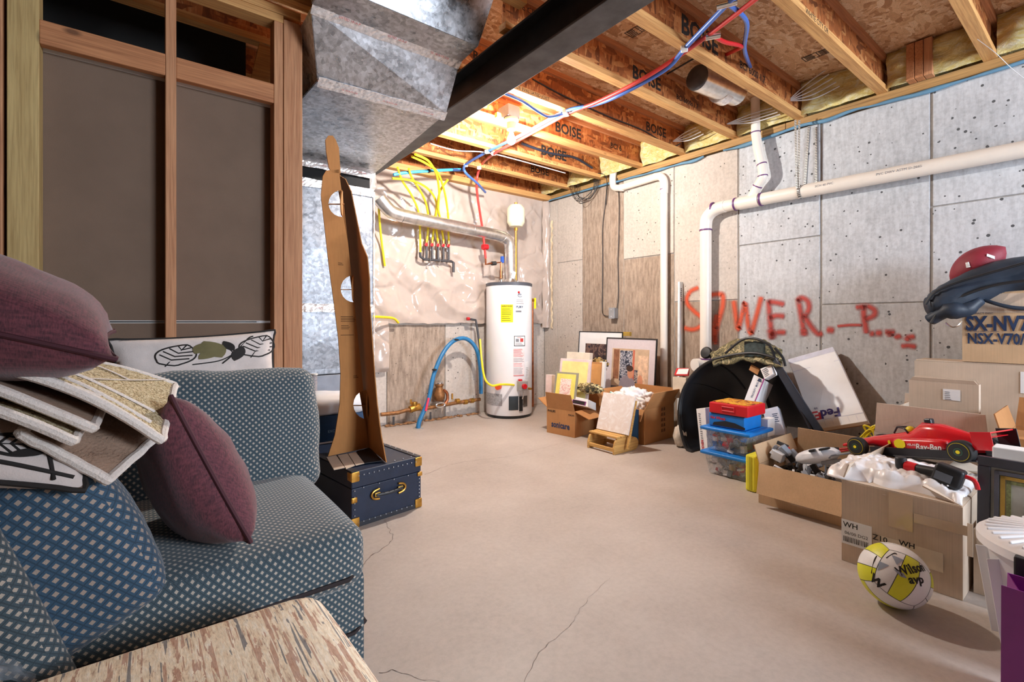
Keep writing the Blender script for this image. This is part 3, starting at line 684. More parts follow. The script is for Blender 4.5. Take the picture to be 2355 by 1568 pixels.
hlines(1187, 1206, 690, 698, 3, M_gp); htext('FURY', .03, 1195, 706, M_dblue, .03, 1.1); hwrap(1186, 714, 1199, 718, M_gp, 'grey_plate')
hwrap(1182, 772, 1207, 796, M_ink, 'warning_border'); hwrap(1183.2, 773.3, 1205.8, 794.5, M_paper, 'warning_label', .0028); htext('WARNING', .010, 1194, 776, M_rp, .02, 1, .004); hlines(1185, 1204, 789, 793, 3, M_gp, .004)
hwrap(1186, 779, 1193, 786, M_gp, 'pictogram', .004); hwrap(1196, 778, 1203, 786, M_rp, 'pictogram', .004)
hwrap(1180, 801, 1206, 865, mat('label_pink', srgb(240, 228, 228), .6), 'instruction_label'); hlines(1181, 1205, 803, 820, 8, M_rp); hlines(1181, 1205, 824, 832, 4, M_gp); hlines(1181, 1205, 836, 842, 3, M_rp); hlines(1181, 1205, 846, 860, 6, M_gp); hlines(1181, 1205, 863, 864.5, 2, M_rp, .003, .05)
hwrap(1208, 831, 1215.5, 868, M_paper, 'lighting_label'); hlines(1209, 1215, 846, 864, 6, M_gp)
hwrap(1119, 905, 1155, 932, mat('vent_screen_grey', srgb(176, 176, 180), .6, .3, .3, 60), 'air_screen', .002)
hwrap(1170, 911, 1192, 943, mat('hatch_dark', srgb(52, 62, 70), .4), 'burner_hatch', .004); hwrap(1193, 911, 1201, 945, M_black, 'hatch_handle', .010); hwrap(1203, 910, 1212, 935, mat('hatch_grey', srgb(96, 92, 90), .5), 'sight_panel', .003)
p = onheater(1198, 885); n = V((p.x-hx, p.y-hy, 0)).normalized(); s = V((-n.y, n.x, 0))
gv = MB().hexa([p+n*(.0)+s*a_+V((0, 0, c_)) for a_, c_ in ((-.05, -.05), (.05, -.05))]+[p+n*.06+s*a_+V((0, 0, -.05)) for a_ in (.05, -.05)]+[p+s*a_+V((0, 0, .045)) for a_ in (-.05, .05)]+[p+n*.06+s*a_+V((0, 0, .045)) for a_ in (.05, -.05)]).build('gas_valve', mat('valve_grey', srgb(176, 174, 172), .45, .3), t, bevel=.004)
MB().cyl(p+n*.055+V((0, 0, -.008)), p+n*.085+V((0, 0, -.008)), .027, n=20).build('red_dial', M_redb, gv, True, bevel=.003)
MB().cyl(p+n*.02+V((0, 0, .04))-s*.02, p+n*.02+V((0, 0, .062))-s*.02, .022, n=16).build('red_knob', M_redb, gv, True)
MB().tube([p+n*.03+V((0, 0, -.05)), p+n*.05+V((0, 0, -.09)), p+n*.03+V((.0, 0, -.14))], .006, 8, 4).build('burner_tube', M_alum, gv, True)
p2 = onheater(1148, 889); n2 = V((p2.x-hx, p2.y-hy, 0)).normalized()
MB().cyl(p2, p2+n2*.04, .03, n=14).build('drain_cap', mat('orange_cap', srgb(226, 84, 40), .45), t, True)
p3 = onheater(1213, 893); n3 = V((p3.x-hx, p3.y-hy, 0)).normalized(); MB().cyl(p3, p3+n3*.05, .012, n=12).build('drain_valve', M_brass, t, True)
# draft hood, nipples
q = PY(1174, 641)
MB().lathe([(.085, hh+.004), (.08, hh+.02), (.055, hh+.05), (.055, hh+.075)], (q.x, q.y, 0), 24).build('draft_hood', M_alum, t, True)
for px in (1152, 1190):
    w = PY(px, 640, 4.12); MB().cyl((w.x, w.y, hh), (w.x, w.y, hh+.03), .02, n=12).build('nipple', M_chrome, t, True)
b = MB(); w = PY(1181, 632, 4.02); b.box(w, (.055, .002, .075), Euler((.1, .3, .2)).to_matrix()); b.build('paper_tag', M_paper, t)
# relief valve and discharge pipe down the right side
t = thing('relief_pipe', 'copper relief pipe running down the right side of the water heater', 'pipe', (hx+.30, hy-.02, 0))
w1 = onY(1224, 690, 4.10); w2 = onY(1225, 935, 4.10)
MB().tube([w1, w2], .014, 12).build('copper_tube', M_copper, t, True)
MB().cyl(w1+V((-.03, 0, .0)), w1+V((.015, 0, .0)), .02, n=14).build('relief_valve', M_brass, t, True)
MB().box(w1+V((.03, -.012, -.035)), (.03, .003, .12)).build('yellow_tag', M_est, t)
# expansion tank
t = thing('expansion_tank', 'small beige expansion tank on a pipe above the water heater', 'tank', PY(1187, 640, 4.12))
zt, zb_ = PY(1187, 470, 4.12).z, PY(1187, 524, 4.12).z; cx_, cy_ = PY(1186.5, 500, 4.12).x, 4.12
MB().lathe([(.02, zb_), (.07, zb_+.012), (.095, zb_+.05), (.098, zb_+.06), (.098, zt-.06), (.094, zt-.045), (.07, zt-.012), (.02, zt)], (cx_, cy_, 0), 32).build('vessel', mat('tank_beige', srgb(240, 234, 206), .35, 0, .03), t, True)
MB().cyl((cx_, cy_, zt), (cx_, cy_, zt+.02), .018, n=12).build('air_valve', M_gold, t, True)
MB().cyl((cx_, cy_, zb_), (cx_, cy_, hh+.03), .013, n=12).build('stem_pipe', M_brass, t, True)
MB().cyl((cx_, cy_, zb_-.03), (cx_, cy_, zb_), .02, n=8).build('coupling', M_brass, t)
# cold / hot branch on the left of the heater top
t = thing('copper_branch', 'copper elbow and valve joining the red pipe to the water heater', 'pipe', PY(1140, 605))
MB().tube([PY(1117, 592), PY(1117, 608), PY(1126, 606), PY(1152, 603), PY(1152, 640, 4.12)], .011, 10).build('copper_tube', M_copper, t, True)
MB().cyl(PY(1131, 606), PY(1140, 605), .022, n=12).build('union', mat('dark_metal', (.06, .06, .06), .5, .5), t, True)
MB().box(PY(1155, 597), (.03, .03, .07)).build('blue_valve_handle', mat('valve_blue', srgb(40, 90, 190), .4), t, bevel=.004)
# ------------------------------------------------------------------ pex lines
ZP = ZJ-.015
t = thing('pex_pipe', 'red supply pipe crossing under the joists and dropping to the water heater', 'pipe', (2.6, 2.2, 2.4))
pr = [onZ(1760, -25, ZP), onZ(1735, 0, ZP), onZ(1580, 116, ZP), onZ(1470, 186, ZP-.06), onZ(1370, 236, ZP-.035), onZ(1305, 262, ZP), onZ(1190, 324, ZP), onZ(1138, 352, ZP-.01), onY(1108, 378, 3.93), onY(1097, 410, 3.99), onY(1098, 450, 4.05), onY(1110, 530, 4.13), PY(1117, 594)]
MB().tube(pr, .0125, 10, 8).build('red_tube', M_red, t, True)
MB().cyl(PY(1110, 568), PY(1121, 568), .03, n=12).build('red_clip', M_redb, t, True)
for px, py in ((1303, 262), (1135, 353), (1102, 386), (1423, 214)):
    c = onZ(px, py, ZP-.004); MB().box(c, (.03, .035, .03), Matrix.Rotation(.5, 3, 'Z')).build('white_clip', M_white, t, bevel=.004)
pj = onZ(1640, 82, ZP); MB().cyl(pj+V((.02, -.03, 0)), pj+V((-.02, .03, 0)), .018, n=12).build('tee_fitting', M_chrome, t, True)
MB().tube([pj, onZ(1668, 97, ZP+.02), onZ(1706, 106, ZP+.05), onZ(1690, 116, ZP+.09), onZ(1664, 128, ZP+.14)], .011, 8, 6).build('branch_tube', M_redb, t, True)
t = thing('pex_pipe', 'blue supply pipe running alongside the red one under the joists', 'pipe', (2.6, 2.2, 2.4))
pb = [onZ(1715, -30, ZP), onZ(1680, 2, ZP), onZ(1578, 108, ZP), onZ(1530, 160, ZP-.04), onZ(1430, 216, ZP-.065), onZ(1370, 240, ZP-.03), onZ(1300, 256, ZP), onZ(1200, 310, ZP), onZ(1122, 348, ZP), onZ(1072, 378, ZP), onY(1070, 396, 3.86), onY(1098, 422, 4.0), onY(1116, 442, 4.2)]
MB().tube(pb, .0125, 10, 8).build('blue_tube', M_blue, t, True)
for px, py in ((1300, 257), (1120, 349), (1071, 380), (1574, 112)):
    c = onZ(px, py, ZP-.004); MB().box(c, (.03, .035, .03), Matrix.Rotation(.5, 3, 'Z')).build('white_clip', M_white, t, bevel=.004)
pj = onZ(1672, 8, ZP); MB().cyl(pj+V((.02, -.04, 0)), pj+V((-.02, .04, 0)), .018, n=12).build('tee_fitting', M_chrome, t, True)
MB().tube([pj, onZ(1704, 32, ZP+.02), onZ(1718, 58, ZP+.03), onZ(1712, 108, ZP+.06), onZ(1718, 135, ZP+.09), onY(1727, 158, 1.545)], .0115, 8, 6).build('branch_tube', M_blue, t, True)
t = thing('pex_pipe', 'short blue branch pipe sagging from the bulb side of the steel beam', 'pipe', onZ(1260, 268, ZP))
MB().tube([onZ(1130, 205, ZP), onZ(1155, 213, ZP), onZ(1200, 232, ZP-.03), onZ(1240, 258, ZP-.05), onZ(1265, 268, ZP-.03), onZ(1305, 258, ZP+.0)], .009, 8, 6).build('blue_tube', M_blue, t, True)
MB().cyl(onZ(1211, 239, ZP-.035), onZ(1217, 243, ZP-.035), .0105, n=10).build('dark_clip', M_ink, t)
t = thing('pex_pipe', 'light blue pipe ending at the wall above the yellow gas lines', 'pipe', onY(980, 396, 3.95))
MB().tube([onY(905, 402, 3.95), onY(925, 398, 3.95), onY(985, 393, 3.95), onY(1050, 390, 3.95), onY(1062, 391, 3.95)], .0135, 10, 5).build('light_blue_tube', M_sky, t, True)
MB().cyl(onY(1040, 390.5, 3.95), onY(1064, 391, 3.95), .0145, n=10).build('dark_sleeve', mat('navy_sleeve', srgb(40, 66, 110), .5), t, True)
MB().cyl(onY(984, 393, 3.95), onY(988, 393, 3.95), .018, n=10).build('black_tie', M_ink, t, True)
# ------------------------------------------------------------------ gas manifold and yellow lines
YG = 4.30
t = thing('gas_manifold', 'dark gas manifold with five red handled valves on the plastic', 'gas manifold', onY(1000, 600, YG))
M_iron = mat('grey_iron', srgb(88, 88, 92), .45, .7, .2)
MB().tube([onY(966, 580, YG), onY(967, 590, YG), onY(975, 596, YG), onY(1038, 601, YG), onY(1043, 604, YG), onY(1043, 626, YG)], .014, 10).build('black_pipe', M_iron, t, True)
for i, px in enumerate((981, 994, 1007.5, 1020, 1032)):
    zb0 = 594+i*1.4
    v = MB().cyl(onY(px, zb0, YG), onY(px, 566+i*.5, YG), .012, n=10).build('valve_body', M_iron, t, True)
    MB().cyl(onY(px, 566, YG), onY(px, 550, YG), .014, n=8).build('flare_nut', M_brass, v, True)
    MB().box(onY(px-1, 562+i*.6, YG-.02), (.028, .012, .035), Matrix.Rotation(.4, 3, 'Y')).build('red_handle', M_redb, v, bevel=.003)
for px in (989, 1012): MB().tube([onY(px, 592, YG-.02), onY(px, 602, YG-.02), onY(px+.5, 607, YG)], .005, 6).build('pipe_strap', M_chrome, t)
gas = [('leftmost yellow gas hose dropping from the beam to the manifold end', [(914, 385, 3.9), (925, 415, 4.0), (947, 450, 4.12), (963, 490, 4.22), (966, 540, 4.28), (967, 583, YG)]),
       ('yellow gas hose bending down to the first red valve of the manifold', [(940, 388, 3.9), (948, 410, 3.98), (975, 455, 4.12), (985, 500, 4.24), (982, 555, YG)]),
       ('yellow gas hose that runs low along the beam before dropping to the second valve', [(902, 410, 3.95), (950, 416, 3.98), (985, 435, 4.08), (1003, 465, 4.18), (1000, 505, 4.25), (994, 555, YG)]),
       ('yellow gas hose with a loose crossing end above the third valve', [(1030, 413, 3.98), (1012, 440, 4.08), (1005, 480, 4.18), (1002, 510, 4.24), (1007, 555, YG)]),
       ('yellow gas hose arching from the joists to the fourth valve', [(955, 355, 3.55), (985, 370, 3.75), (1003, 400, 3.92), (1010, 440, 4.05), (1008, 480, 4.16), (1014, 510, 4.24), (1020, 555, YG)]),
       ('yellow gas hose arching from the joists to the fifth valve nearest the heater', [(948, 360, 3.6), (980, 376, 3.78), (1006, 396, 3.9), (1022, 440, 4.04), (1030, 490, 4.18), (1031, 520, 4.24), (1032, 555, YG)])]
for lab, pts in gas:
    o = MB().tube([onY(*q) for q in pts], .0105, 8, 6).build('gas_hose', M_yel, None, True, origin=onY(*pts[-1])); tag(o, lab, 'hose', 'yellow gas hoses on the back wall')
o = MB().tube([onY(*q) for q in ((871, 470, 4.2), (873, 510, 4.25), (878, 560, 4.3), (885, 612, 4.32))], .011, 8, 6).build('gas_hose', M_yel, None, True, origin=onY(885, 612, 4.3)); tag(o, 'loose yellow gas hose hanging straight down beside the furnace', 'hose', 'yellow gas hoses on the back wall')
o = MB().tube([onY(*q) for q in ((850, 728, 4.15), (880, 729, 4.2), (905, 732, 4.28), (916, 742, 4.33))], .012, 8, 6).build('gas_hose', M_yel, None, True, origin=onY(880, 730, 4.2)); tag(o, 'short yellow gas hose poking out low beside the standee', 'hose')
o = MB().tube([onY(*q) for q in ((1104, 780, 4.2), (1108, 830, 4.1), (1115, 870, 3.95), (1130, 886, 3.88), (1150, 884, 3.86), (1168, 884, 3.86), (1190, 886, 3.90))], .011, 8, 6).build('gas_hose', M_yel, None, True, origin=onY(1130, 886, 3.9)); tag(o, 'yellow gas hose feeding the valve of the white water heater', 'hose')
t = thing('gas_drop', 'dark iron gas pipe with a red cap standing left of the heater', 'pipe', onY(1085, 735, 4.3))
MB().tube([onY(1077, 733, 4.3), onY(1094, 736, 4.3), onY(1096, 745, 4.3), onY(1104, 800, 4.22), onY(1106, 905, 4.2)], .012, 10).build('iron_pipe', M_iron, t, True)
MB().cyl(onY(1074, 733, 4.3), onY(1079, 733, 4.3), .018, n=10).build('red_cap', M_redb, t, True)
# service pipe loop out of the floor and brass water meter line
t = thing('service_pipe', 'blue water pipe arching out of the floor by the back wall', 'pipe', onZ(962, 985, 0))
f0 = onZ(962, 985, 0)
sp_ = [f0+V((0, 0, -.03)), f0+V((.015, .01, .06)), onY(985, 920, 4.12), onY(998, 860, 4.18), onY(1020, 810, 4.22), onY(1045, 783, 4.24), onY(1072, 779, 4.24), (onY(1094, 800, 4.22)), onY(1104, 840, 4.2), onY(1106, 905, 4.2)]
MB().tube(sp_, .021, 12, 8).build('blue_tube', M_bluep, t, True)
for px, py in ((999, 850), (1050, 781), (988, 905)): c = onY(px, py, 4.17); MB().sph(c, .026, (1, 1, .4), 10).build('black_tie', M_ink, t, True)
MB().tube([onY(979, 945, 4.08), onY(986, 915, 4.1)], .012, 8).build('red_sleeve', mat('sleeve_red', srgb(220, 60, 90), .5), t, True)
MB().lathe([(.05, 0), (.045, .003)], (f0.x, f0.y, 0), 18).build('floor_collar', M_joint, t)
t = thing('water_meter_line', 'brass water meter and valves on a pipe along the back wall foot', 'water meter', onY(1010, 935, 4.3))
YM = 4.32
MB().tube([onY(876, 953, YM), onY(915, 949, YM), onY(935, 943, YM), onY(985, 938, YM), onY(1045, 927, YM), onY(1104, 918, YM)], .018, 10).build('brass_pipe', M_copperd, t, True)
b = MB(); c = onY(953, 938, YM); b.cyl(c+V((-.05, 0, -.01)), c+V((.06, 0, .01)), .035, n=12); b.cyl(c, c+V((0, 0, .06)), .03, n=12); b.build('pressure_regulator', M_brass, t, True, bevel=.003)
c = onY(1010, 905, YM); mt = MB().lathe([(.03, -.075), (.055, -.05), (.06, .0), (.04, .03), (.035, .07), (.045, .08), (.045, .1), (.02, .105)], c, 20).build('meter_body', M_copperd, t, True)
MB().lathe([(.035, .075), (.04, .08), (.04, .115), (.02, .13)], c, 16).build('meter_cap', M_chrome, mt, True)
MB().tube([c+V((.05, 0, .03)), c+V((.09, 0, .0)), c+V((.095, 0, -.07)), c+V((.06, 0, -.12))], .016, 8, 5).build('bypass_bend', M_copper, t, True)
c = onY(1013, 931, YM-.05); MB().tube([c+V((math.cos(q*.5236)*.05, 0, math.sin(q*.5236)*.022)) for q in range(12)], .009, 8, 2, True).build('ring_handle', M_chrome, t, True)
for px, py in ((1052, 922), (1070, 924), (1085, 921)): c = onY(px, py, YM); MB().cyl(c+V((-.02, 0, 0)), c+V((.02, 0, 0)), .026, n=10).build('pipe_union', M_brass, t, True)
for px, py, h_ in ((1040, 918, .06), (945, 930, .05)): c = onY(px, py, YM); MB().cyl(c, c+V((0, 0, h_)), .01, n=8).build('valve_stem', M_brass, t, True)
for px in (905, 990): c = onY(px, 958, YM); MB().cyl((c.x, c.y, 0), (c.x, c.y, .09), .01, n=8).build('support_post', M_iron, t)
b = MB()
for k in range(70):
    u = random.random(); p = onY(885+u*215, 980-u*38, 4.33); b.blob((p.x, 4.36-random.random()*.05, .008), (random.uniform(.012, .04), random.uniform(.01, .02), random.uniform(.006, .014)), .3, 2, k, 1)
o = b.build('crumbled_concrete', mat('crumbs', srgb(150, 110, 76), .95, 0, .35, 50)); tag(o, 'brown crumbs of concrete along the foot of the back wall', 'rubble', None, 'stuff')
# vapour barrier
M_film = mat('vapour_barrier', srgb(192, 177, 168), .16, 0, .08, 4, .4, 14, .3)
def rz(x, z):
    q = V((x*2.2, z*2.2, 1.7)); r = (1-abs(noise.noise(q)))*.6+(1-abs(noise.noise(q*2.1+V((4, 1, 0)))))*.35+(1-abs(noise.noise(V((x*9+z*3, z*7-x*2, 3)))))*.12
    w = noise.noise(V((x*5, z*1.5, 8)))
    s_ = abs(noise.noise(V((x*3.1+z*1.4, z*3.3-x*.8, 11)))); return (r-.72)*.13+w*.016-max(0, .07-s_)*.2
def sheetfn(x0, x1, z0, z1):
    def fn(u, v):
        x = x0+(x1-x0)*u; zz0 = z0+.012*noise.noise(V((x*8, 0, 0)))
        z = zz0+(z1-zz0)*v; e = min(1, v*14, (1-v)*8)
        return V((x, YB-.052-max(-.02, rz(x, z))*e, z))
    return fn
b = MB(); b.grid(sheetfn(1.42, XR-.06, .985, 2.50), 170, 100)
o = b.build('plastic_sheet', M_film, None, True, origin=(2.6, YB, .985), ang=180); tag(o, 'crinkled milky plastic sheet covering the upper back wall', 'plastic sheet')
b = MB(); b.grid(sheetfn(1.42, 1.87, .52, 1.02), 40, 40)
o = b.build('plastic_sheet', M_film, None, True, origin=(1.65, YB, .52), ang=180); tag(o, 'loose flap of milky plastic hanging low behind the standee', 'plastic sheet')
def edgefn(u, v):
    z = .93+1.53*v; return V((XR-.075+.068*u, YB-.055-.02*math.sin(u*3.1)-.05*u+.018*noise.noise(V((u*3, z*7, 2))), z))
b = MB(); b.grid(edgefn, 8, 90); o = b.build('plastic_sheet', M_film, None, True, origin=(XR, YB-.08, .93), ang=180); tag(o, 'wrinkled plastic edge taped down the corner right of the heater', 'plastic sheet')
b = MB(); b.grid(lambda u, v: V((XR-.012-.02*abs(noise.noise(V((v*14, u*3, 1)))), YB-.14-.03*u+.012*noise.noise(V((v*20, 0, 0))), .92+1.30*v)), 4, 80)
c = onX(1250, 745, XR-.03); b.blob(c, (.03, .05, .03), .5, 3, 3, 3); o = b.build('sealant_strip', mat('foam_sealant', srgb(228, 208, 176), .6, 0, .15, 30), None, True, origin=(XR, YB-.15, .92)); tag(o, 'lumpy cream sealant strip down the room corner', 'sealant')
MB().ab((1.62, YB-.13, ZS+.01), (XR-.01, YB+.2, ZJ)).build('sill_plate', M_wx, rim, bevel=.003)
MB().ab((1.62, YB-.05, ZJ), (XR, YB+.0, ZF)).build('rim_board', M_osbw, rim)
# ------------------------------------------------------------------ bare bulb
t = thing('bare_bulb', 'glowing bare bulb in a porcelain holder under the joists', 'light', (BULB.x, BULB.y, ZJ))
MB().box((BULB.x, BULB.y+.03, ZJ+.045), (.11, .13, .09)).build('junction_box', M_gp, t, bevel=.006)
MB().box((BULB.x, BULB.y+.06, ZJ+.02), (.20, .03, .038)).build('wood_cleat', M_wx, t)
MB().lathe([(.055, ZJ-.005), (.055, ZJ-.02), (.036, ZJ-.035), (.034, ZJ-.085), (.028, ZJ-.09)], (BULB.x, BULB.y, 0), 24).build('lamp_holder', mat('porcelain', srgb(214, 190, 170), .4), t, True)
mg, ntg, bg = newmat('lit_bulb'); bg.inputs['Emission Color'].default_value = (1, .93, .8, 1); bg.inputs['Emission Strength'].default_value = 120
mb = MB().lathe([(.014, .045), (.018, .03), (.030, .005), (.033, -.015), (.026, -.036), (.01, -.046)], BULB+V((0, 0, 0)), 20).build('glass_bulb', mg, t, True)
mb.visible_shadow = False
# ------------------------------------------------------------------ white drain pipes on the right wall
XP = XR-.075
def ring(parent, a, d, r, w=.012, m=M_purple):
    a = V(a); d = V(d).normalized(); return MB().cyl(a-d*w/2, a+d*w/2, r*1.03, n=24).build('primer_ring', m, parent, True)
t = thing('drain_pipe', 'fat white drain pipe with purple joints along the right wall', 'pipe', onX(1610, 830, XP))
R3 = .047
el = onX(1618, 480, XP); hA = onX(1668, 474, XP); far = onX(2355, 343, XP); far = far+(far-hA).normalized()*2.2
vA = V((XP, hA.y+.175, onX(1618, 530, XP).z)); vB = V((XP, vA.y, onX(1605, 832, XP).z))
MB().cyl(hA, far, R3, n=28).build('long_run', M_pvc, t, True)
MB().tube([hA, hA+V((0, .07, -.008)), V((XP, vA.y-.045, hA.z-.035)), V((XP, vA.y-.008, hA.z-.085)), vA], R3*1.08, 20, 5).build('elbow', M_pvc, t, True)
MB().cyl(vA, vB, R3, n=28).build('riser', M_pvc, t, True)
MB().cyl(vB+V((0, 0, .03)), vB+V((0, 0, -.07)), R3*1.16, n=24).build('cleanout_fitting', M_pvc, t, True)
MB().cyl(vB+V((-.0, .02, -.02)), vB+V((-.09, .05, -.02)), R3*1.15, n=20).build('cleanout_cap', M_white, t, True)
MB().cyl((XP, vA.y, 0), vB+V((0, 0, -.05)), R3, n=24).build('lower_pipe', M_pvc, t, True)
dh = far-hA
def onrun(px): p = onX(px, 440, XP); s = (p.y-hA.y)/dh.y; return hA+dh*s
wy = onrun(1722); MB().cyl(wy-dh.normalized()*.075, wy+dh.normalized()*.085, R3*1.10, n=24).build('wye_body', M_pvc, t, True)
bt = [wy, onX(1742, 428, XP-.01), onX(1754, 405, XP-.02), onX(1752, 378, XP-.02), onX(1743, 340, XP-.02), onX(1738, 305, XP-.02), onX(1737, 240, XP-.02), V((XP-.02, onX(1737, 215, XP-.02).y, ZF-.003))]
MB().tube(bt[:6], .035, 16, 6).build('branch_bend', M_pvc, t, True); MB().cyl(bt[5], bt[7], .0335, n=20).build('branch_riser', M_pvc, t, True)
for px in (1640, 1692, 1751): ring(t, onrun(px), dh, R3*1.08)
ring(t, vA, (0, 0, 1), R3*1.08); ring(t, vB+V((0, 0, .03)), (0, 0, 1), R3*1.13)
for q, d in ((bt[1], bt[2]-bt[1]), (bt[3], bt[4]-bt[3]), (bt[2], bt[3]-bt[2]), (bt[5], bt[6]-bt[5])): ring(t, q, d, .036, .008)
text('PVC DWV ASTM D-2665', .022, fr(dh, (0, 0, 1), onrun(2020)+V((-R3-.001, 0, .006))), M_gp, t, 0, 'print', 'LEFT'); text('SCH 40 PVC', .022, fr(dh, (0, 0, 1), onrun(1880)+V((-R3-.001, 0, .006))), M_gp, t, 0, 'print', 'LEFT')
for px, py, y0 in ((1832, 278, None), (1850, 285, None), (1872, 292, None)):
    pass
MP = None
def perf(name):
    m, nt, b = newmat(name); v = coords(nt, (1, 1, 1)); sp = nd(nt, 'ShaderNodeSeparateXYZ'); lk(nt, v, sp.inputs[0])
    f = mth(nt, 'ABSOLUTE', mth(nt, 'SUBTRACT', mth(nt, 'FRACT', mth(nt, 'MULTIPLY', sp.outputs[2], 85.)), .5))
    lk(nt, ramp(nt, f, [(.16, (.02, .02, .02)), (.2, (.62, .6, .58))], 'CONSTANT'), b.inputs['Base Color']); b.inputs['Metallic'].default_value = .7; b.inputs['Roughness'].default_value = .45; return m
MP = perf('perforated_steel')
t = thing('pipe_hanger', 'perforated steel strap looped under the fat white drain pipe', 'strap', onX(1840, 280, XP))
q = onrun(1842)
for px, dx in ((1829, -.055), (1838, -.05)):
    top = onX(px, 276, XP+dx); MB().bar(top, V((XP+dx, q.y+(.006 if px == 1829 else -.004), q.z+.02)), .014, .002, (1, 0, 0)).build('strap_leg', MP, t)
MB().tube([q+V((math.cos(k)*(R3+.003), 0, math.sin(k)*(R3+.003))) for k in [i*.3-4.2 for i in range(16)]], .010, 6, flat=.25).build('strap_loop', MP, t)
for px, p2 in ((1860, 1851), (1877, 1877)):
    a = onX(px, 292, XR-.008); c = onX(p2, 425, XR-.008); tag(MB().bar(a, c, .016, .002, (1, 0, 0)).build('steel_strap', MP, None, origin=c), 'dark perforated strap lying flat on the wall, ' + ('slanting behind the pipe hanger' if px == 1860 else 'upright just right of the pipe hanger'), 'strap')
# thin white pipe nearer the corner
t = thing('condensate_pipe', 'thin white pipe with a swan neck bend right of the wires', 'pipe', onX(1518, 885, XR-.05)); XQ = XR-.05; R2 = .034
pp = [onX(1424, 330, XQ), onX(1420, 378, XQ), onX(1412, 392, XQ), onX(1409, 412, XQ), onX(1412, 430, XQ), onX(1427, 432, XQ)]
MB().tube(pp, R2, 16, 6).build('swan_neck', M_pvc, t, True)
MB().cyl(pp[-1], onX(1508, 407, XQ), R2*.97, n=22).build('short_run', M_pvc, t, True)
ev = onX(1527, 445, XQ); MB().tube([onX(1506, 407, XQ), onX(1519, 406, XQ), onX(1527, 418, XQ), ev], R2*1.08, 16, 6).build('elbow', M_pvc, t, True)
bq = V((XQ, ev.y, 0.0)); MB().cyl(ev, bq, R2*.97, n=22).build('riser', M_pvc, t, True); ring(t, ev+V((0, 0, .04)), (0, 0, 1), R2*1.05, .008)
MB().cyl(onX(1427, 432, XQ), onX(1432, 431, XQ), R2*1.12, n=22).build('socket', M_pvc, t, True)
MB().bar(onX(1429, 300, XQ), onX(1431, 360, XQ), .03, .002, (1, 0, 0)).build('metal_strap', M_alum, t)
# wires and the junction box
t = thing('junction_box', 'grey electrical box on the wall above the framed pictures', 'electrical box', onX(1411, 720, XR-.04))
c = onX(1411, 720, XR-.03); MB().box(c, (.06, .07, .11)).build('box_body', mat('box_grey', srgb(150, 152, 156), .4, .6), t, bevel=.004)
MB().box(c+V((-.032, 0, 0)), (.004, .075, .115)).build('cover_plate', mat('plate_grey', srgb(170, 172, 176), .35, .6), t, bevel=.002)
for dz in (-.035, .035): MB().cyl(c+V((-.034, 0, dz)), c+V((-.037, 0, dz)), .005, n=8).build('screw', M_chrome, t)
for k, (lab, pts) in enumerate((('black cable running straight down the wall to the grey box', [(1420, 410), (1424, 470), (1423, 540), (1421, 600), (1422, 680), (1418, 712)]),
                ('thin cable looping down left of the grey wall box', [(1396, 425), (1392, 470), (1386, 520), (1386, 600), (1385, 700), (1387, 722), (1398, 727), (1404, 722)]))):
    tag(MB().tube([onX(x, y, XR-.016) for x, y in pts], .0042, 6, 6).build('cable', M_wire, None, True, origin=onX(*pts[-1], XR-.016)), lab, 'cable')
t = thing('wire_coil', 'coil of thin black wire hanging from the sill near the corner', 'wire', onX(1340, 430, XR-.05))
for k in range(7):
    random.seed(40+k); P = [onX(1312+k*3, 398, XR-.05), onX(1308+k*4, 420+k*2, XR-.06), onX(1322+k*2, 448+random.random()*22, XR-.08-.01*k), onX(1350+k*2, 446+random.random()*14, XR-.06), onX(1366+k*2, 420, XR-.05), onX(1350+k*4, 396, XR-.045)]
    MB().tube(P, .0028, 5, 6).build('wire_loop', M_wire, t, True)
random.seed(11)
tag(MB().tube([onX(1372, 398, XR-.1), onX(1390, 402, XR-.09), onX(1396, 420, XR-.05), onX(1393, 470, XR-.02)], .004, 6, 6).build('cable', M_wire, None, True, origin=onX(1393, 440, XR-.02)), 'cable bending from the last joist down to the wall', 'cable')
# blue sill foam strips
def strip(pts, w, lab, seed):
    P = crom([onX(x, y, XR-.016) for x, y in pts], 10); b = MB(); n = len(P)
    def fn(u, v):
        i = min(n-1, int(u*(n-1)+.5)); p = P[i]; d = .010*noise.noise(V((p.y*6, v, seed))); ww = w*(.7+.5*noise.noise(V((p.y*4, 0, seed))))
        return p+V((-.004-.012*math.sin(v*math.pi)+d*.4, 0, (v-.5)*ww+d))
    b.grid(fn, n-1, 5); o = b.build('foam_strip', M_foamb, None, True, origin=P[n//2], ang=80, solid=.004); return tag(o, lab, 'foam strip')
strip([(1665, 346), (1700, 338), (1760, 318), (1840, 290), (1900, 277), (1960, 255), (2020, 240), (2100, 220), (2200, 190), (2280, 165), (2330, 150), (2420, 120)], .031, 'long rippling blue foam strip under the sill on the right', 3)
strip([(1258, 463), (1310, 448), (1380, 428), (1440, 412), (1500, 396), (1560, 378), (1590, 372), (1620, 360)], .030, 'shorter blue foam strip under the sill near the room corner', 5)
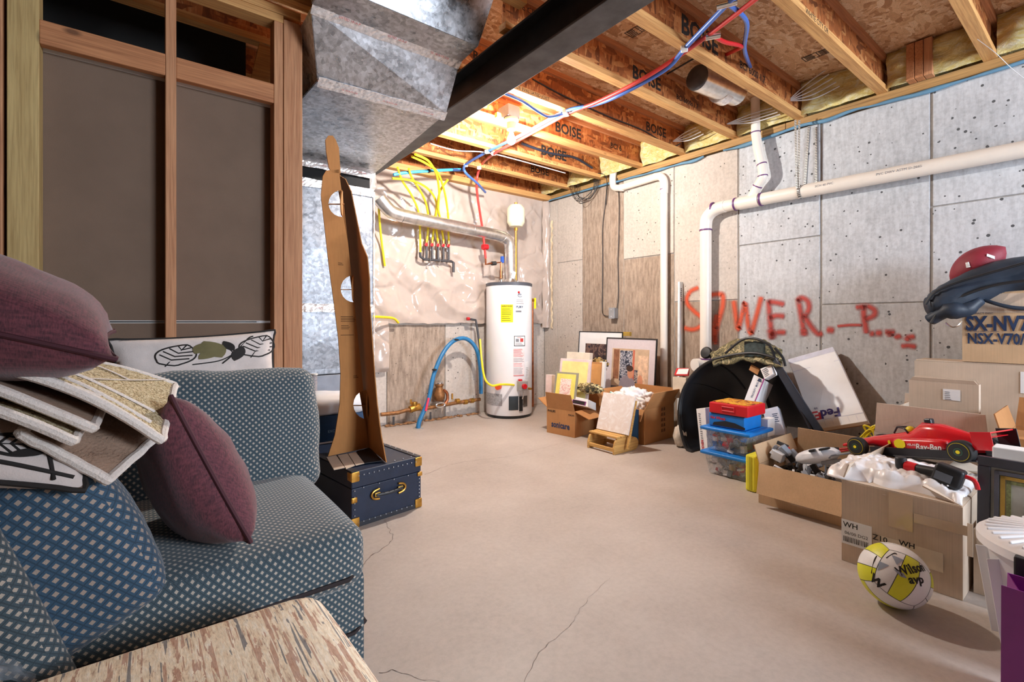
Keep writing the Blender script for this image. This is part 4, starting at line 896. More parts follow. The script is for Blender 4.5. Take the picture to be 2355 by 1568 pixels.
# round flex duct in a joist bay and cable fans
t = thing('branch_duct', 'short round silver duct lying in the bay beside the fat joist', 'duct', (3.0, 1.75, 2.6))
a = onZ(1622, 216, 2.62); c = onZ(1730, 186, 2.64)
a = V((2.95, 1.78, 2.64)); c = V((3.42, 1.755, 2.66)); MB().cyl(a, c, .083, n=32).build('round_pipe', M_alum, t, True)
MB().sph(a, .083, (.35, 1, 1), 20).build('rounded_end', M_iron, t, True); MB().cyl(a+V((.28, 0, 0)), a+V((.36, 0, 0)), .085, n=32).build('foil_wrap', M_foil, t, True)
MB().tube([V((2.86, 1.54, 2.73)), V((2.9, 1.75, 2.752)), V((2.9, 1.98, 2.73))], .006, 6).build('hanger_wire', M_wire, t)
def fan(p0, ends, lab, g='fans of grey cables by the rim'):
    t = thing('cable_bundle', lab, 'cable', p0, group=None)
    for k, e in enumerate(ends):
        m = (V(p0)+V(e))/2+V((0, 0, -.012*(k-1))); MB().tube([p0, m, e], .0045, 6, 5).build('cable', M_wirew, t, True)
fan(onX(1812, 232, 3.74), [onX(1880+i*8, 168+i*9, 3.80)+V((0, -.05, 0)) for i in range(5)], 'fan of grey cables spreading from a joist toward the big insulation batt')
fan(onX(1672, 285, 3.72), [onX(1770+i*6, 250+i*5, 3.78)+V((0, -.02, 0)) for i in range(4)], 'fan of grey cables behind the white vertical drain branch')
fan(onX(1548, 325, 3.70), [onX(1600+i*6, 293+i*5, 3.76) for i in range(4)], 'fan of grey cables in the bay left of the silver round duct')
for lab, pts, m in (('black cable strung across the second bay toward the wall', [onY(1225, 182, 2.49), onY(1300, 222, 2.485), onY(1400, 268, 2.48), onY(1480, 300, 2.485), onX(1540, 336, 3.7), onX(1565, 330, 3.8)], M_wire),
                    ('thick dark cable bundle fanning from the bulb along a joist', [onY(1200, 330, 3.40), onY(1265, 352, 3.41), onY(1320, 362, 3.41), onY(1362, 386, 3.42)], mat('bundle_navy', srgb(40, 48, 66), .5)),
                    ('white cable stapled under the joists by the beam', [onZ(990, 330, ZJ-.008), onZ(1050, 346, ZJ-.008), onZ(1115, 350, ZJ-.008), onZ(1180, 365, ZJ-.008), onZ(1300, 398, ZJ-.008)], M_wirew)):
    tag(MB().tube(pts, .012 if 'bundle' in lab else .005, 8, 6).build('cable', m, None, True, origin=pts[-1]), lab, 'cable')
# tall thin steel straightedge on the wall
t = thing('straightedge', 'pale blue level rail leaning upright on the wall between the white pipes', 'level', onX(1565, 860, XR-.03))
a, c = onX(1565, 648, XR-.025), onX(1566, 905, XR-.04); c.z = .0; MB().bar(a, V((XR-.06, c.y, .001)), .022, .055, (1, 0, 0)).build('rail', mat('level_blue', srgb(226, 234, 240), .5), t, bevel=.003)
text('STANLEY', .03, fr((0, 0, -1), (0, -1, 0), onX(1565.5, 678, XR-.045)), M_ink, t, .02)
# ------------------------------------------------------------------ cartons
def carton(name, label, c, size, rz=0, flaps={}, m=M_card, cat='box', th=.005, fl=.5, cuts=None, bottom=True, rot=None, base=0):
    lx, ly, h = size; t = thing(name, label, cat, c, rot or (0, 0, rz)); b = MB(); hx_, hy_ = lx/2, ly/2
    M = RM[t.name]
    def put(B, n, mm, par=t): B.bm.transform(M); return B.build(n, mm, par)
    b.ab((-hx_, -hy_, .001), (hx_, hy_, th)); b.ab((-hx_, -hy_, th), (-hx_+th, hy_, h)); b.ab((hx_-th, -hy_, th), (hx_, hy_, h))
    b.ab((-hx_+th, -hy_, th), (hx_-th, -hy_+th, h)); b.ab((-hx_+th, hy_-th, th), (hx_-th, hy_, h)); put(b, 'carton_body', m)
    for s, (ang, L) in flaps.items():
        ax = V((-1, 0, 0)) if s == '-x' else V((1, 0, 0)) if s == '+x' else V((0, -1, 0)) if s == '-y' else V((0, 1, 0))
        w = ly if 'x' in s else lx; off = hx_ if 'x' in s else hy_; tv = V((-ax.y, ax.x, 0)); hinge = ax*(off-th/2)+V((0, 0, h+.001))
        d = (-ax)*math.cos(rad(ang))+V((0, 0, 1))*math.sin(rad(ang)); n = d.cross(tv).normalized()*th/2; k = .004
        q = [hinge-tv*(w/2-k), hinge+tv*(w/2-k), hinge+tv*(w/2-k-.012)+d*L, hinge-tv*(w/2-k-.012)+d*L]
        B = MB(); B.hexa([p-n for p in q]+[p+n for p in q]); put(B, 'flap', m)
    return t
def cf(t, side, u, z, size, off=.0012):   # frame on a carton side: u along the face (to the viewer's right), z up
    M = RM[t.name]; lx, ly, h = size
    L = {'-x': fr((0, -1, 0), (0, 0, 1), (-lx/2-off, -u, z)), '-y': fr((1, 0, 0), (0, 0, 1), (u, -ly/2-off, z)), '+z': fr((0, -1, 0), (1, 0, 0), (z, -u, h+off))}[side]
    return M @ L
# big carton in front with the white bag on it
sz = (.64, .375, .335); t = BIG = carton('cardboard_box', 'big pale cardboard box with white shipping labels behind the volleyball', (2.325+.32, .555, 0), sz, 0, {'-x': (12, .16), '+x': (8, .16), '-y': (20, .12), '+y': (75, .07)}, M_cardp)
decal('shipping_label', cf(t, '-x', -.135, .125, sz), .105, .10, M_paper, t); text('WH', .03, cf(t, '-x', -.155, .155, sz, .003), M_ink, t, .01); text('06/00 DG2', .018, cf(t, '-x', -.135, .122, sz, .003), M_ink, t)
B = MB(); F_ = cf(t, '-x', -.135, .095, sz, .0025)
for k in range(16): B.prism([(-.045+k*.0056, -.01), (-.045+k*.0056+random.uniform(.001, .004), -.01), (-.045+k*.0056+.002, .012), (-.045+k*.0056, .012)], .0006, F_)
B.build('barcode', M_ink, t)
decal('shipping_label', cf(t, '-x', .04, .115, sz), .19, .07, mat('label_cream', srgb(222, 206, 186), .6), t); text('Z10', .03, cf(t, '-x', -.055, .137, sz, .003), M_ink, t, .01); text('WH', .028, cf(t, '-x', .03, .145, sz, .003), M_ink, t, .02)
decal('tape_strip', cf(t, '-x', .01, .265, sz), .075, .135, M_tape, t); decal('tape_strip', cf(t, '-x', .125, .255, sz), .15, .035, M_tape, t)
# carton with toys
sz = (.50, .43, .215); t = TOY = carton('cardboard_box', 'open cardboard box full of white and grey toys', (2.70+.25, 1.045, 0), sz, 0, {'-x': (248, .16), '+x': (80, .14), '+y': (110, .10)}, M_card)
decal('tape_strip', cf(t, '-x', 0, .06, sz), .10, .04, M_tape, t)
# open-flap carton and its neighbours in the back row
sz = (.52, .44, .42); t = CA = carton('cardboard_box', 'open cardboard box with a tall raised front flap behind the race car', (3.06+.26, .61, 0), sz, 0, {'-x': (95, .155), '+x': (85, .16), '+y': (70, .12)}, M_cardp)
for k in range(4): B = MB(); F_ = cf(t, '-x', -.12+.09*k, .49, sz, .017-.0); B.prism([(-.05, 0), (.04, .035*(-1)**k), (.041, .036*(-1)**k), (-.05, .0015)], .0006, F_); B.build('crease', M_tape, t)
t = carton('cardboard_box', 'small flat tan cardboard box standing inside the open box', (3.27, .59, .30), (.05, .27, .39), 0, {'-x': (100, .018), '+x': (100, .022)}, M_cardp); sz = (.05, .27, .39)
decal('packing_label', cf(t, '-x', .035, .33, sz), .065, .055, M_paper, t); lines('fine_print', cf(t, '-x', .01, .345, sz, .003), 0, 0, .025, 5, .009, .003, M_gp, t)
t = carton('cardboard_box', 'wide shallow cardboard box standing on edge under the electronics carton', (3.66, .31, 0), (.20, .92, .775), 0, {}, M_cardp); sz = (.20, .92, .775)
MB().ab((3.565, -.15, .776), (3.755, .765, .782)).build('closed_flap', M_cardp, t); decal('packing_label', cf(t, '-x', .02, .69, sz), .11, .11, M_paper, t)
sz = (.28, .62, .37); t = SX = carton('cardboard_box', 'printed electronics carton with big dark model letters under the black bag', (3.70, .255, .783), sz, 0, {'-x': (16, .13), '+x': (165, .1)}, M_card)
decal('fold_band', cf(t, '-x', 0, .315, sz), .60, .10, M_cardp, t)
M_nv = mat('navy_print', srgb(36, 56, 92), .7)
F_ = cf(t, '-x', -.295, .205, sz, .003); text('SX-NV70', .106, F_, M_nv, t, .035, 'lettering', 'LEFT', .66)
F_ = cf(t, '-x', -.29, .125, sz, .003); text('NSX-V70/V75', .078, F_, M_nv, t, .03, 'lettering', 'LEFT', .66)
text('COMPACT DISC', .014, cf(t, '-x', -.29, .262, sz, .003), M_nv, t, 0, 'lettering', 'LEFT'); text('PORTABLE STEREO SYSTEM', .010, cf(t, '-x', -.29, .165, sz, .003), M_nv, t, 0, 'lettering', 'LEFT')
sz = (.40, .50, .49); t = carton('cardboard_box', 'brown cardboard box with black handwriting at the right edge', (3.0+.2, .10, 0), sz, 0, {'-x': (10, .12), '+y': (105, .1), '+x': (95, .14)}, M_cardd)
F_ = cf(t, '-x', -.22, .39, sz, .003)
for k, P in enumerate(([(-.01, .03), (.01, .05), (.03, .02), (.05, .04), (.045, -.03), (.035, -.05)], [(.07, .0), (.09, .02), (.08, -.01), (.11, .0)], [(.13, .05), (.12, -.01), (.14, .02), (.15, -.02)])):
    MB().tube([F_ @ V((x, y, .001)) for x, y in P], .004, 5, 5, flat=.3).build('handwriting', M_ink, t)
sz = (.34, .44, .21); t = carton('cardboard_box', 'low tan cardboard box behind the toy box beneath the white mailing box', (3.60, 1.17, 0), sz, 0, {'-x': (4, .16), '+x': (4, .16)}, M_cardd)
# picture frame carton on the right
sz = (.14, .36, .235); t = carton('cardboard_box', 'narrow torn cardboard box holding the dark framed certificate', (2.43+.07, .175, 0), sz, 0, {'-x': (262, .11)}, M_cardp)
MB().ab((2.40, .352, .14), (2.405, .372, .26)).build('torn_flap', M_cardp, t)
def framed(name, label, M, w, h, fw, fm, mats, th=.025, tilt=0, group=None):
    t = thing(name, label, 'picture', M.translation); b = MB()
    for x0, x1, y0, y1 in ((-w/2, w/2, 0, fw), (-w/2, w/2, h-fw, h), (-w/2, -w/2+fw, fw, h-fw), (w/2-fw, w/2, fw, h-fw)):
        MB().prism([(x0, y0), (x1, y0), (x1, y1), (x0, y1)], th, M).build('frame_rail', fm, t, bevel=.003)
    MB().prism([(-w/2+.002, .002), (w/2-.002, .002), (w/2-.002, h-.002), (-w/2+.002, h-.002)], th*.5, M).build('backing', mats[0], t)
    return t
M = fr((0, -1, 0), (.06, 0, 1), (2.475, .10, .14)); t = framed('framed_certificate', 'dark framed certificate with a gold inner edge standing in the narrow box', M, .50, .36, .035, mat('frame_dark', srgb(62, 64, 74), .3, .2), (mat('mat_grey', srgb(206, 208, 200), .7),))
for k, (o_, mm, hh_) in enumerate(((.045, mat('frame_mid', srgb(90, 92, 104), .35), .028), (.06, M_gold, .02), (.075, mat('green_scroll', srgb(150, 160, 110), .6, 0, .4, 120), .016))):
    for x0, x1, y0, y1 in ((-.25+o_, .25-o_, o_, o_+.012), (-.25+o_, .25-o_, .36-o_-.012, .36-o_), (-.25+o_, -.25+o_+.012, o_, .36-o_), (.25-o_-.012, .25-o_, o_, .36-o_)):
        MB().prism([(x0, y0), (x1, y0), (x1, y1), (x0, y1)], hh_, M).build('inner_border', mm, t)
M2 = fr((0, -1, 0), (.08, 0, 1), (2.435, .095, .20)); t2 = thing('paper_sheet', 'white and blue printed papers tucked in front of the certificate', 'paper', (2.44, .1, .20))
MB().prism([(-.13, 0), (.2, 0), (.2, .13), (-.13, .13)], .003, M2).build('white_sheet', M_paper, t2); MB().prism([(-.08, .13), (.2, .13), (.2, .22), (-.06, .22)], .003, M2).build('blue_sheet', mat('cyan_print', srgb(60, 170, 210), .6, 0, .3, 20), t2)
MB().prism([(-.04, .02), (-.03, .02), (-.03, .10), (-.04, .10)], .0042, M2).build('dark_rule', M_gp, t2); MB().prism([(-.03, .09), (.1, .09), (.1, .10), (-.03, .10)], .0042, M2).build('dark_rule', M_gp, t2); lines('fine_print', M2 @ Matrix.Translation((0, 0, .0031)), -.02, .08, .1, 6, .012, .003, M_gp, t2)
t = thing('flat_box', 'flat white box standing behind the dark framed certificate', 'box', (2.6, .05, .47)); MB().ab((2.62, -.25, .10), (2.70, .33, .515)).build('panel', M_paper, t, bevel=.004)
# ------------------------------------------------------------------ bag, duffel and football on the electronics carton
t = thing('duffel_bag', 'black padded bag slumped over the electronics carton', 'bag', (3.66, .45, 1.15))
M_duf = mat('black_nylon', srgb(38, 50, 66), .55, 0, .25, 10, .3, 24)
pts = [onX(2134, 704, 3.52), onX(2165, 698, 3.55), onX(2215, 676, 3.60), onX(2275, 652, 3.64), onX(2335, 636, 3.66), onX(2430, 630, 3.66)]
MB().tube(pts, [.06, .085, .10, .11, .115, .12, .12, .12, .12, .12, .12], 20, 4, flat=.85).build('bag_body', M_duf, t, True, ang=180)
MB().tube([onX(2140, 735, 3.52), onX(2180, 715, 3.50), onX(2220, 712, 3.52), onX(2250, 690, 3.55)], [.04, .06, .05, .04], 16, 4, flat=.8).build('end_pocket', M_duf, t, True, ang=180)
for P in ([(2128, 700), (2150, 672), (2200, 650), (2260, 632), (2355, 605)], [(2140, 742), (2165, 710), (2215, 680), (2290, 655), (2360, 645)]):
    MB().tube([onX(x, y, 3.47+.0002*(x-2128)) for x, y in P], .007, 8, 6).build('seam_piping', M_black, t, True)
MB().grid(lambda u, v: onX(2222+u*150, 668+28*math.sin(u*1.9)+u*10+v*9, 3.555-.02*math.sin(u*3)), 16, 2).build('shoulder_strap', M_duf, t, True, solid=.004)
MB().tube([onX(2175, 742, 3.5), onX(2190, 752, 3.5), onX(2205, 748, 3.5), onX(2212, 738, 3.5)], .004, 6, 5).build('wire_hook', M_chrome, t)
t = thing('football', 'deep red football resting on top of the black bag', 'ball', onX(2245, 640, 3.72))
c = onX(2247, 609, 3.72); ax = Matrix.Rotation(rad(-38), 3, 'X') @ Matrix.Rotation(rad(90), 3, 'X')
prof = [(max(.002, .088*(1-(k/8)**2)**.72), .142*k/8) for k in range(-8, 9)]
MB().lathe(prof, c, 32, ax).build('ball_body', mat('football_red', srgb(142, 40, 56), .5, 0, .08, 20, .4, 400), t, True, ang=180)
def onball(px, py): 
    d = ray(px, py); o = V((0, 0, H)); best = None
    for k in range(400):
        p = o+d*(2.2+k*.004); q = ax.transposed() @ (p-c)
        if abs(q.z) < .142 and math.hypot(q.x, q.y) < .088*(1-(q.z/.142)**2)**.72: return p-d*.005
    return c
def patch(name, quad, m, par, fn, n=4, off=.002):
    def f(u, v):
        a, b_, e, g = quad; x = (a[0]*(1-u)+b_[0]*u)*(1-v)+(g[0]*(1-u)+e[0]*u)*v; y = (a[1]*(1-u)+b_[1]*u)*(1-v)+(g[1]*(1-u)+e[1]*u)*v
        return fn(x, y)
    return MB().grid(f, n, n).build(name, m, par, True)
patch('white_patch', [(2220, 604), (2228, 602), (2232, 614), (2222, 616)], M_paper, t, onball)
patch('white_stripe', [(2270, 583), (2288, 589), (2288, 596), (2269, 589)], M_paper, t, onball)
# ------------------------------------------------------------------ white mailing box leaning on the wall
BL, BR, TL = V((3.50, 1.36, .215)), V((3.56, 1.055, .325)), V((3.80, 1.55, .755))
BL, BR, TR, TL = onX(1872, 988, 3.56), onX(1995, 968, 3.60), onX(1915, 797, 3.84), onX(1812, 826, 3.82)
M = fr(BR-BL, TL-BL, BL); w_, h_ = (BR-BL).length, (TL-BL).length
t = thing('mailing_box', 'large flat white mailing box leaning crooked on the wall', 'box', BL)
B = MB(); n = M.to_3x3() @ V((0, 0, 1)); B.hexa([p-n*.05 for p in (BL, BR, TR, TL)]+[BL, BR, TR, TL]); B.build('box_body', M_paper, t, bevel=.003)
B = MB(); B.hexa([p-n*.056 for p in (BL, BR, TR, TL)]+[p-n*.051 for p in (BL, BR, TR, TL)]); B.build('cardboard_back', M_cardd, t)
M_lav = mat('pale_lavender', srgb(206, 208, 226), .6)
def onq(u, v, o=.002): return (BL*(1-u)+BR*u)*(1-v)+(TL*(1-u)+TR*u)*v+n*o
def qpatch(name, u0, v0, u1, v1, m, o=.0015): return MB().add([onq(u0, v0, o), onq(u1, v0, o), onq(u1, v1, o), onq(u0, v1, o)], [(0, 1, 2, 3)])
def qp(name, u0, v0, u1, v1, m, o=.0015):
    B = MB(); B.add([onq(u0, v0, o), onq(u1, v0, o), onq(u1, v1, o), onq(u0, v1, o)], [(0, 1, 2, 3)]); return B.build(name, m, t)
qp('printed_edge', .0, .93, 1, .995, M_lav); qp('fold_line', 0, .80, 1, .805, M_lav); qp('fold_line', 0, .10, 1, .105, M_lav)
for k in range(6): qp('tick_mark', .1+k*.15, .02, .105+k*.15, .09, M_lav)
M_fp = mat('logo_purple', srgb(70, 60, 120), .6); M_fr = mat('logo_red', srgb(205, 60, 70), .6)
Mt = fr(BL-BR, BL-TL, onq(.62, .17, .003)); text('Fed', .085, Mt, M_fp, t, .03, 'logo', 'LEFT', .95); Mt = fr(BL-BR, BL-TL, onq(.25, .17, .003)); text('Ex', .085, Mt, M_fr, t, .03, 'logo', 'LEFT', .95)
Mt = Mt = fr(BL-BR, BL-TL, onq(.3, .25, .003)); text('Express', .028, Mt, M_fp, t, 0, 'logo')
for c_ in range(5):
    for r_ in range(9):
        if random.random() < .8: qp('fine_print', .35+c_*.085, .32+r_*.022, .35+c_*.085+.02, .338+r_*.022, M_lav)
qp('stamp', .62, .50, .72, .54, mat('stamp_blue', srgb(130, 140, 180), .7)); qp('stamp', .62, .30, .66, .33, mat('stamp_blue', (0, 0, 0)))
# ------------------------------------------------------------------ black tub on its side
t = thing('plastic_tub', 'black plastic tub standing on its side against the wall like a hood', 'tub', (3.35, 1.72, 0))
rimp = [(1592, 1038), (1578, 1030), (1566, 990), (1562, 940), (1570, 900), (1590, 865), (1620, 838), (1660, 822), (1710, 822), (1760, 822), (1782, 828), (1792, 850), (1812, 890), (1836, 930), (1856, 970), (1876, 1008)]
rx = [3.33, 3.34, 3.36, 3.38, 3.40, 3.42, 3.44, 3.46, 3.47, 3.48, 3.48, 3.48, 3.46, 3.44, 3.42, 3.40]
rim = [onX(x, y, q) for (x, y), q in zip(rimp, rx)]
rim[0].z = max(rim[0].z, .004); rim = crom(rim, 4); ctr = V((3.60, 1.72, .30))
def tubfn(u, v):
    i = min(len(rim)-1, int(round(u*(len(rim)-1)))); p = rim[i]; k = math.sin(v*math.pi/2)
    q = p.lerp(V((3.80, 1.78+(p.y-1.72)*.25, max(.02, .1+(p.z)*.45))), 1-math.cos(v*math.pi/2)); q.x = p.x+(3.80-p.x)*k; return q
MB().grid(tubfn, len(rim)-1, 14).build('shell', mat('tub_black', (.013, .014, .018), .38, 0, .2, 6), t, True, solid=.006, ang=180)
MB().tube(rim, .011, 8).build('rim_bead', M_black, t, True)
for fr_ in (.30, .42, .58): 
    MB().tube([tubfn(fr_, v/8)+V((-.004, 0, 0)) for v in range(0, 8)], .007, 6, 2).build('rib', M_black, t, True)
MB().grid(lambda u, v: onX(1775+u*100+v*22-40*(1-u)*v*.3, 835+u*172-v*12, 3.43-.03*v), 14, 6).build('bent_side', mat('tub_cool_lit', srgb(52, 58, 70), .4), t, True, solid=.006)  # blue-grey copy of the black shell: cool light painted on its inner side
# camouflage pack on the tub
t = thing('camouflage_pack', 'camouflage fabric pack draped over the black tub', 'bag', onX(1710, 815, 3.6))
def cam(u, v):
    a = onX(1632+u*165, 838-54*math.sin(math.pi*(u*.8+.08))**.9-6*u, 3.66); d = onX(1640+u*160, 842-12*math.sin(math.pi*u)+u*2, 3.40)
    p = a.lerp(d, v); return p+V((0, 0, .05*math.sin(v*math.pi)+.02*noise.noise(V((u*6, v*6, 2)))+.012*noise.noise(V((u*15, v*13, 5)))))
MB().grid(cam, 40, 20).build('pack_fabric', M_camo, t, True, ang=180, solid=.012)
MB().grid(lambda u, v: onX(1712+u*48, 786+v*34+5*noise.noise(V((u*5, v*5, 1))), 3.43-.02*v), 8, 8).build('mesh_pocket', mat('pocket_teal', srgb(54, 66, 66), .8, 0, .4, 40), t, True, solid=.006)
for P in ([(1668, 812), (1715, 778), (1765, 790), (1782, 822)], [(1640, 826), (1690, 815), (1740, 812), (1790, 826)], [(1782, 800), (1800, 822), (1806, 842)]):
    MB().tube([onX(x, y, 3.41) for x, y in P], .009, 8, 6).build('strap', M_black, t, True)
t = thing('round_cap', 'round black cap disc wedged between the pack and the drain cleanout', 'cap', onX(1624, 812, 3.6)); c = onX(1624, 811, 3.62)
MB().lathe([(.045, -.02), (.05, 0), (.04, .012), (.004, .015)], c, 20, Matrix.Rotation(rad(-75), 3, 'Y')).build('disc', M_black, t, True)
# boxes inside / beside the tub
def slab(name, label, cat, quad, th, m, group=None, back=None, bev=.002):
    q = [V(p) for p in quad]; n_ = (q[1]-q[0]).cross(q[3]-q[0]).normalized()
    t = thing(name, label, cat, q[0]+(q[1]-q[0])/2, group=group); B = MB(); B.hexa([p-n_*th for p in q]+q); B.build('box_body', m, t, bevel=bev)
    X = (q[1]-q[0]); Y = (q[3]-q[0]); return t, fr(X, Y, q[0]), X.length, Y.length
XU = 3.42
t, M, w, h = slab('postal_box', 'white postal box with a purple edge stripe leaning in the tub', 'box', [onX(1711, 921, 3.36), onX(1735, 930, 3.36), onX(1759, 874, 3.42), onX(1734, 861, 3.42)], .16, M_paper)
B = MB(); B.prism([(w*.9, 0), (w, 0), (w, h), (w*.9, h)], .001, M); B.build('purple_stripe', mat('stripe_purple', srgb(150, 50, 130), .5), t)
text('PRIORITY MAIL', .018, M @ Matrix.Translation((w*.55, h*.5, .0015)) @ Matrix.Rotation(rad(90), 4, 'Z'), M_nv, t, .01); MB().prism([(w*.45, h*.82), (w*.8, h*.82), (w*.7, h*.93), (w*.5, h*.93)], .001, M).build('eagle_mark', M_nv, t)
t, M, w, h = slab('postal_box', 'grey white carton with a dark blue picture low in the tub', 'box', [onX(1768, 1003, 3.30), onX(1806, 999, 3.33), onX(1788, 934, 3.37), onX(1754, 942, 3.34)], .12, mat('box_bluegrey', srgb(206, 210, 224), .6))
MB().prism([(w*.1, h*.18), (w*.45, h*.18), (w*.42, h*.5), (w*.12, h*.5)], .001, M).build('dark_picture', M_nv, t); lines('fine_print', M, w*.5, h*.8, w*.35, 5, h*.07, h*.03, M_nv, t)
t, M, w, h = slab('postal_box', 'small printed white box wedged high in the tub', 'box', [onX(1758, 872, 3.40), onX(1778, 860, 3.40), onX(1774, 838, 3.42), onX(1748, 848, 3.42)], .05, M_paper); lines('fine_print', M, w*.2, h*.8, w*.6, 5, h*.15, h*.06, M_gp, t)
slab('cardboard_scrap', 'crumpled corner of corrugated cardboard inside the tub', 'cardboard', [onX(1722, 850, 3.42), onX(1742, 862, 3.42), onX(1748, 848, 3.44), onX(1728, 837, 3.44)], .01, M_cardd)
t, M, w, h = slab('mailing_box', 'narrow white mailing box standing upright beside the plastic totes', 'box', [onX(1611, 1040, 3.17), onX(1628, 1043, 3.15), onX(1622, 938, 3.15), onX(1601, 940, 3.17)], .22, M_paper)
text('FEDEX', .03, M @ Matrix.Translation((w*.45, .05, .0015)) @ Matrix.Rotation(rad(90), 4, 'Z'), M_fr, t, .03); lines('fine_print', M @ Matrix.Rotation(0, 4, 'Z'), w*.3, h*.9, w*.3, 14, h*.05, h*.02, M_gp, t)
t, M, w, h = slab('storage_box', 'small white box with a dark blue side beneath the tub edge', 'box', [onX(1752, 1003, 3.22), onX(1766, 1005, 3.22), onX(1766, 965, 3.22), onX(1750, 962, 3.22)], .1, M_paper)
t = thing('crumpled_bag', 'lumpy white bag on the floor left of the black tub', 'bag', (3.42, 2.17, 0)); c = onZ(1553, 1030, 0)
MB().blob((3.40, 2.20, .085), (.05, .055, .09), .3, 3, 5, 3).build('bag_body', mat('stone_bag', srgb(214, 204, 190), .6, 0, .2, 30), t, True, ang=180)
t, M, w, h = slab('storage_box', 'cream box behind the tub under the red book', 'box', [onX(1547, 915, 3.62), onX(1575, 915, 3.62), onX(1578, 868, 3.64), onX(1547, 866, 3.64)], .1, mat('cream_card', srgb(226, 214, 196), .7))
t, M, w, h = slab('book', 'red edged book with white pages lying on the cream box', 'book', [onX(1550, 862, 3.66), onX(1582, 862, 3.66), onX(1584, 846, 3.70), onX(1556, 846, 3.70)], .02, M_redb); MB().prism([(w*.15, h*.1), (w*.95, h*.1), (w*.95, h*.85), (w*.2, h*.85)], .002, M).build('white_page', M_paper, t)
# ------------------------------------------------------------------ totes, tins, yellow case
M_clear = film('clear_plastic', srgb(205, 215, 228), .28, .12)
def tote(label, x0, x1, y0, y1, z0, z1, seed, colors):
    t = thing('storage_tote', label, 'storage bin', ((x0+x1)/2, (y0+y1)/2, z0), group=None); i = .02
    B = MB(); a = [(x0+i, y0+i), (x1-i, y0+i), (x1-i, y1-i), (x0+i, y1-i)]; b_ = [(x0, y0), (x1, y0), (x1, y1), (x0, y1)]; zt = z1-.025
    vs = [V((x, y, z0+.002)) for x, y in a]+[V((x, y, zt)) for x, y in b_]; B.add(vs, [(3, 2, 1, 0)]+[(k, (k+1) % 4, (k+1) % 4+4, k+4) for k in range(4)]); B.build('clear_bin', M_clear, t, bevel=.01, keep=False)
    B = MB(); B.rbox(((x0+x1)/2, (y0+y1)/2, z1-.014), (x1-x0+.045, y1-y0+.045, .026), .012, n=8); ld = B.build('lid', M_bluebox, t, True)
    MB().ab((x0+.02, y0+.02, z1-.003), (x1-.02, y1-.02, z1+.002)).build('lid_panel', M_bluebox, ld, bevel=.004)
    random.seed(seed)
    for k in range(34):
        m = mat(*random.choice(colors)); c = V((random.uniform(x0+.045, x1-.045), random.uniform(y0+.045, y1-.045), random.uniform(z0+.02, zt-.03)))
        if k % 2: c.x = x0+.035+random.random()*.03
        MB().box(c, (random.uniform(.02, .05), random.uniform(.02, .06), random.uniform(.012, .04)), Euler((random.random()*3, random.random()*3, random.random()*3)).to_matrix()).build('toy_piece', m, t, bevel=.003)
    return t
TC = [('toy_red', srgb(200, 50, 60), .4), ('toy_blue', srgb(30, 110, 190), .4), ('toy_white', srgb(225, 225, 230), .4), ('toy_grey', srgb(120, 126, 138), .4), ('toy_dark', srgb(50, 52, 60), .4)]
TC2 = TC[2:4]+[('toy_white', (0, 0, 0)), TC[0], ('toy_brass', srgb(190, 150, 90), .4)]
tote('lower clear tote with a blue lid standing on the floor', 2.95, 3.23, 1.44, 1.73, 0.001, .155, 3, TC2)
tote('upper clear tote full of toy pieces under the blue case', 2.95, 3.23, 1.44, 1.73, .157, .315, 4, TC)
random.seed(21)
t = thing('toy_case', 'bright blue toy car case under the red tin', 'case', (3.06, 1.58, .318)); MB().ab((2.965, 1.47, .319), (3.19, 1.705, .402)).build('case_body', M_bluebox, t, bevel=.006)
Fb = FX((2.9635, 1.69, .375)); text('Hot Wheels', .026, Fb @ Matrix.Translation((.045, 0, .001)), M_redb, t, .03, 'lettering', 'CENTER', .8, None, .3)
MB().prism([(.01, -.05), (.225, -.05), (.225, -.036), (.16, -.016), (.10, -.012), (.02, -.03)], .001, Fb).build('car_silhouette', M_black, t)
t = thing('red_tin', 'red metal lunch tin with a yellow lid on top of the stack', 'tin', (3.06, 1.56, .404))
MB().ab((2.955, 1.445, .4045), (3.195, 1.70, .475)).build('tin_body', M_redb, t, bevel=.008); MB().ab((2.975, 1.46, .4751), (3.18, 1.685, .479)).build('printed_lid', blotch('lid_print', [(0, srgb(120, 50, 20)), (.42, srgb(205, 130, 30)), (.52, srgb(226, 176, 50)), (.62, srgb(190, 40, 30))], 22), t)
MB().tube([(2.953, 1.61, .43), (2.953, 1.61, .455), (2.953, 1.53, .455), (2.953, 1.53, .43)], .004, 6, 0, True).build('latch', M_redb, t)
t = thing('yellow_case', 'lime yellow plastic case squeezed between the totes and toy box', 'case', (3.0, 1.37, 0)); MB().ab((2.83, 1.335, .001), (3.22, 1.40, .215)).build('case_body', M_yellow, t, bevel=.012)
MB().ab((2.828, 1.36, .01), (2.832, 1.375, .205)).build('case_seam', mat('yellow_dark', srgb(190, 186, 40), .5), t)
t = thing('yellow_rope', 'tangle of yellow rope behind the toy box', 'rope', onX(2000, 1000, 3.36)); P = [onX(2000+14*math.sin(k*1.3), 1000+22*math.sin(k*.9+1), 3.40+.01*math.sin(k)) for k in range(18)]+[V((3.44, 1.05, .23)), V((3.5, 1.1, .225))]
MB().tube(P, .006, 6, 5).build('rope', M_yel, t, True)
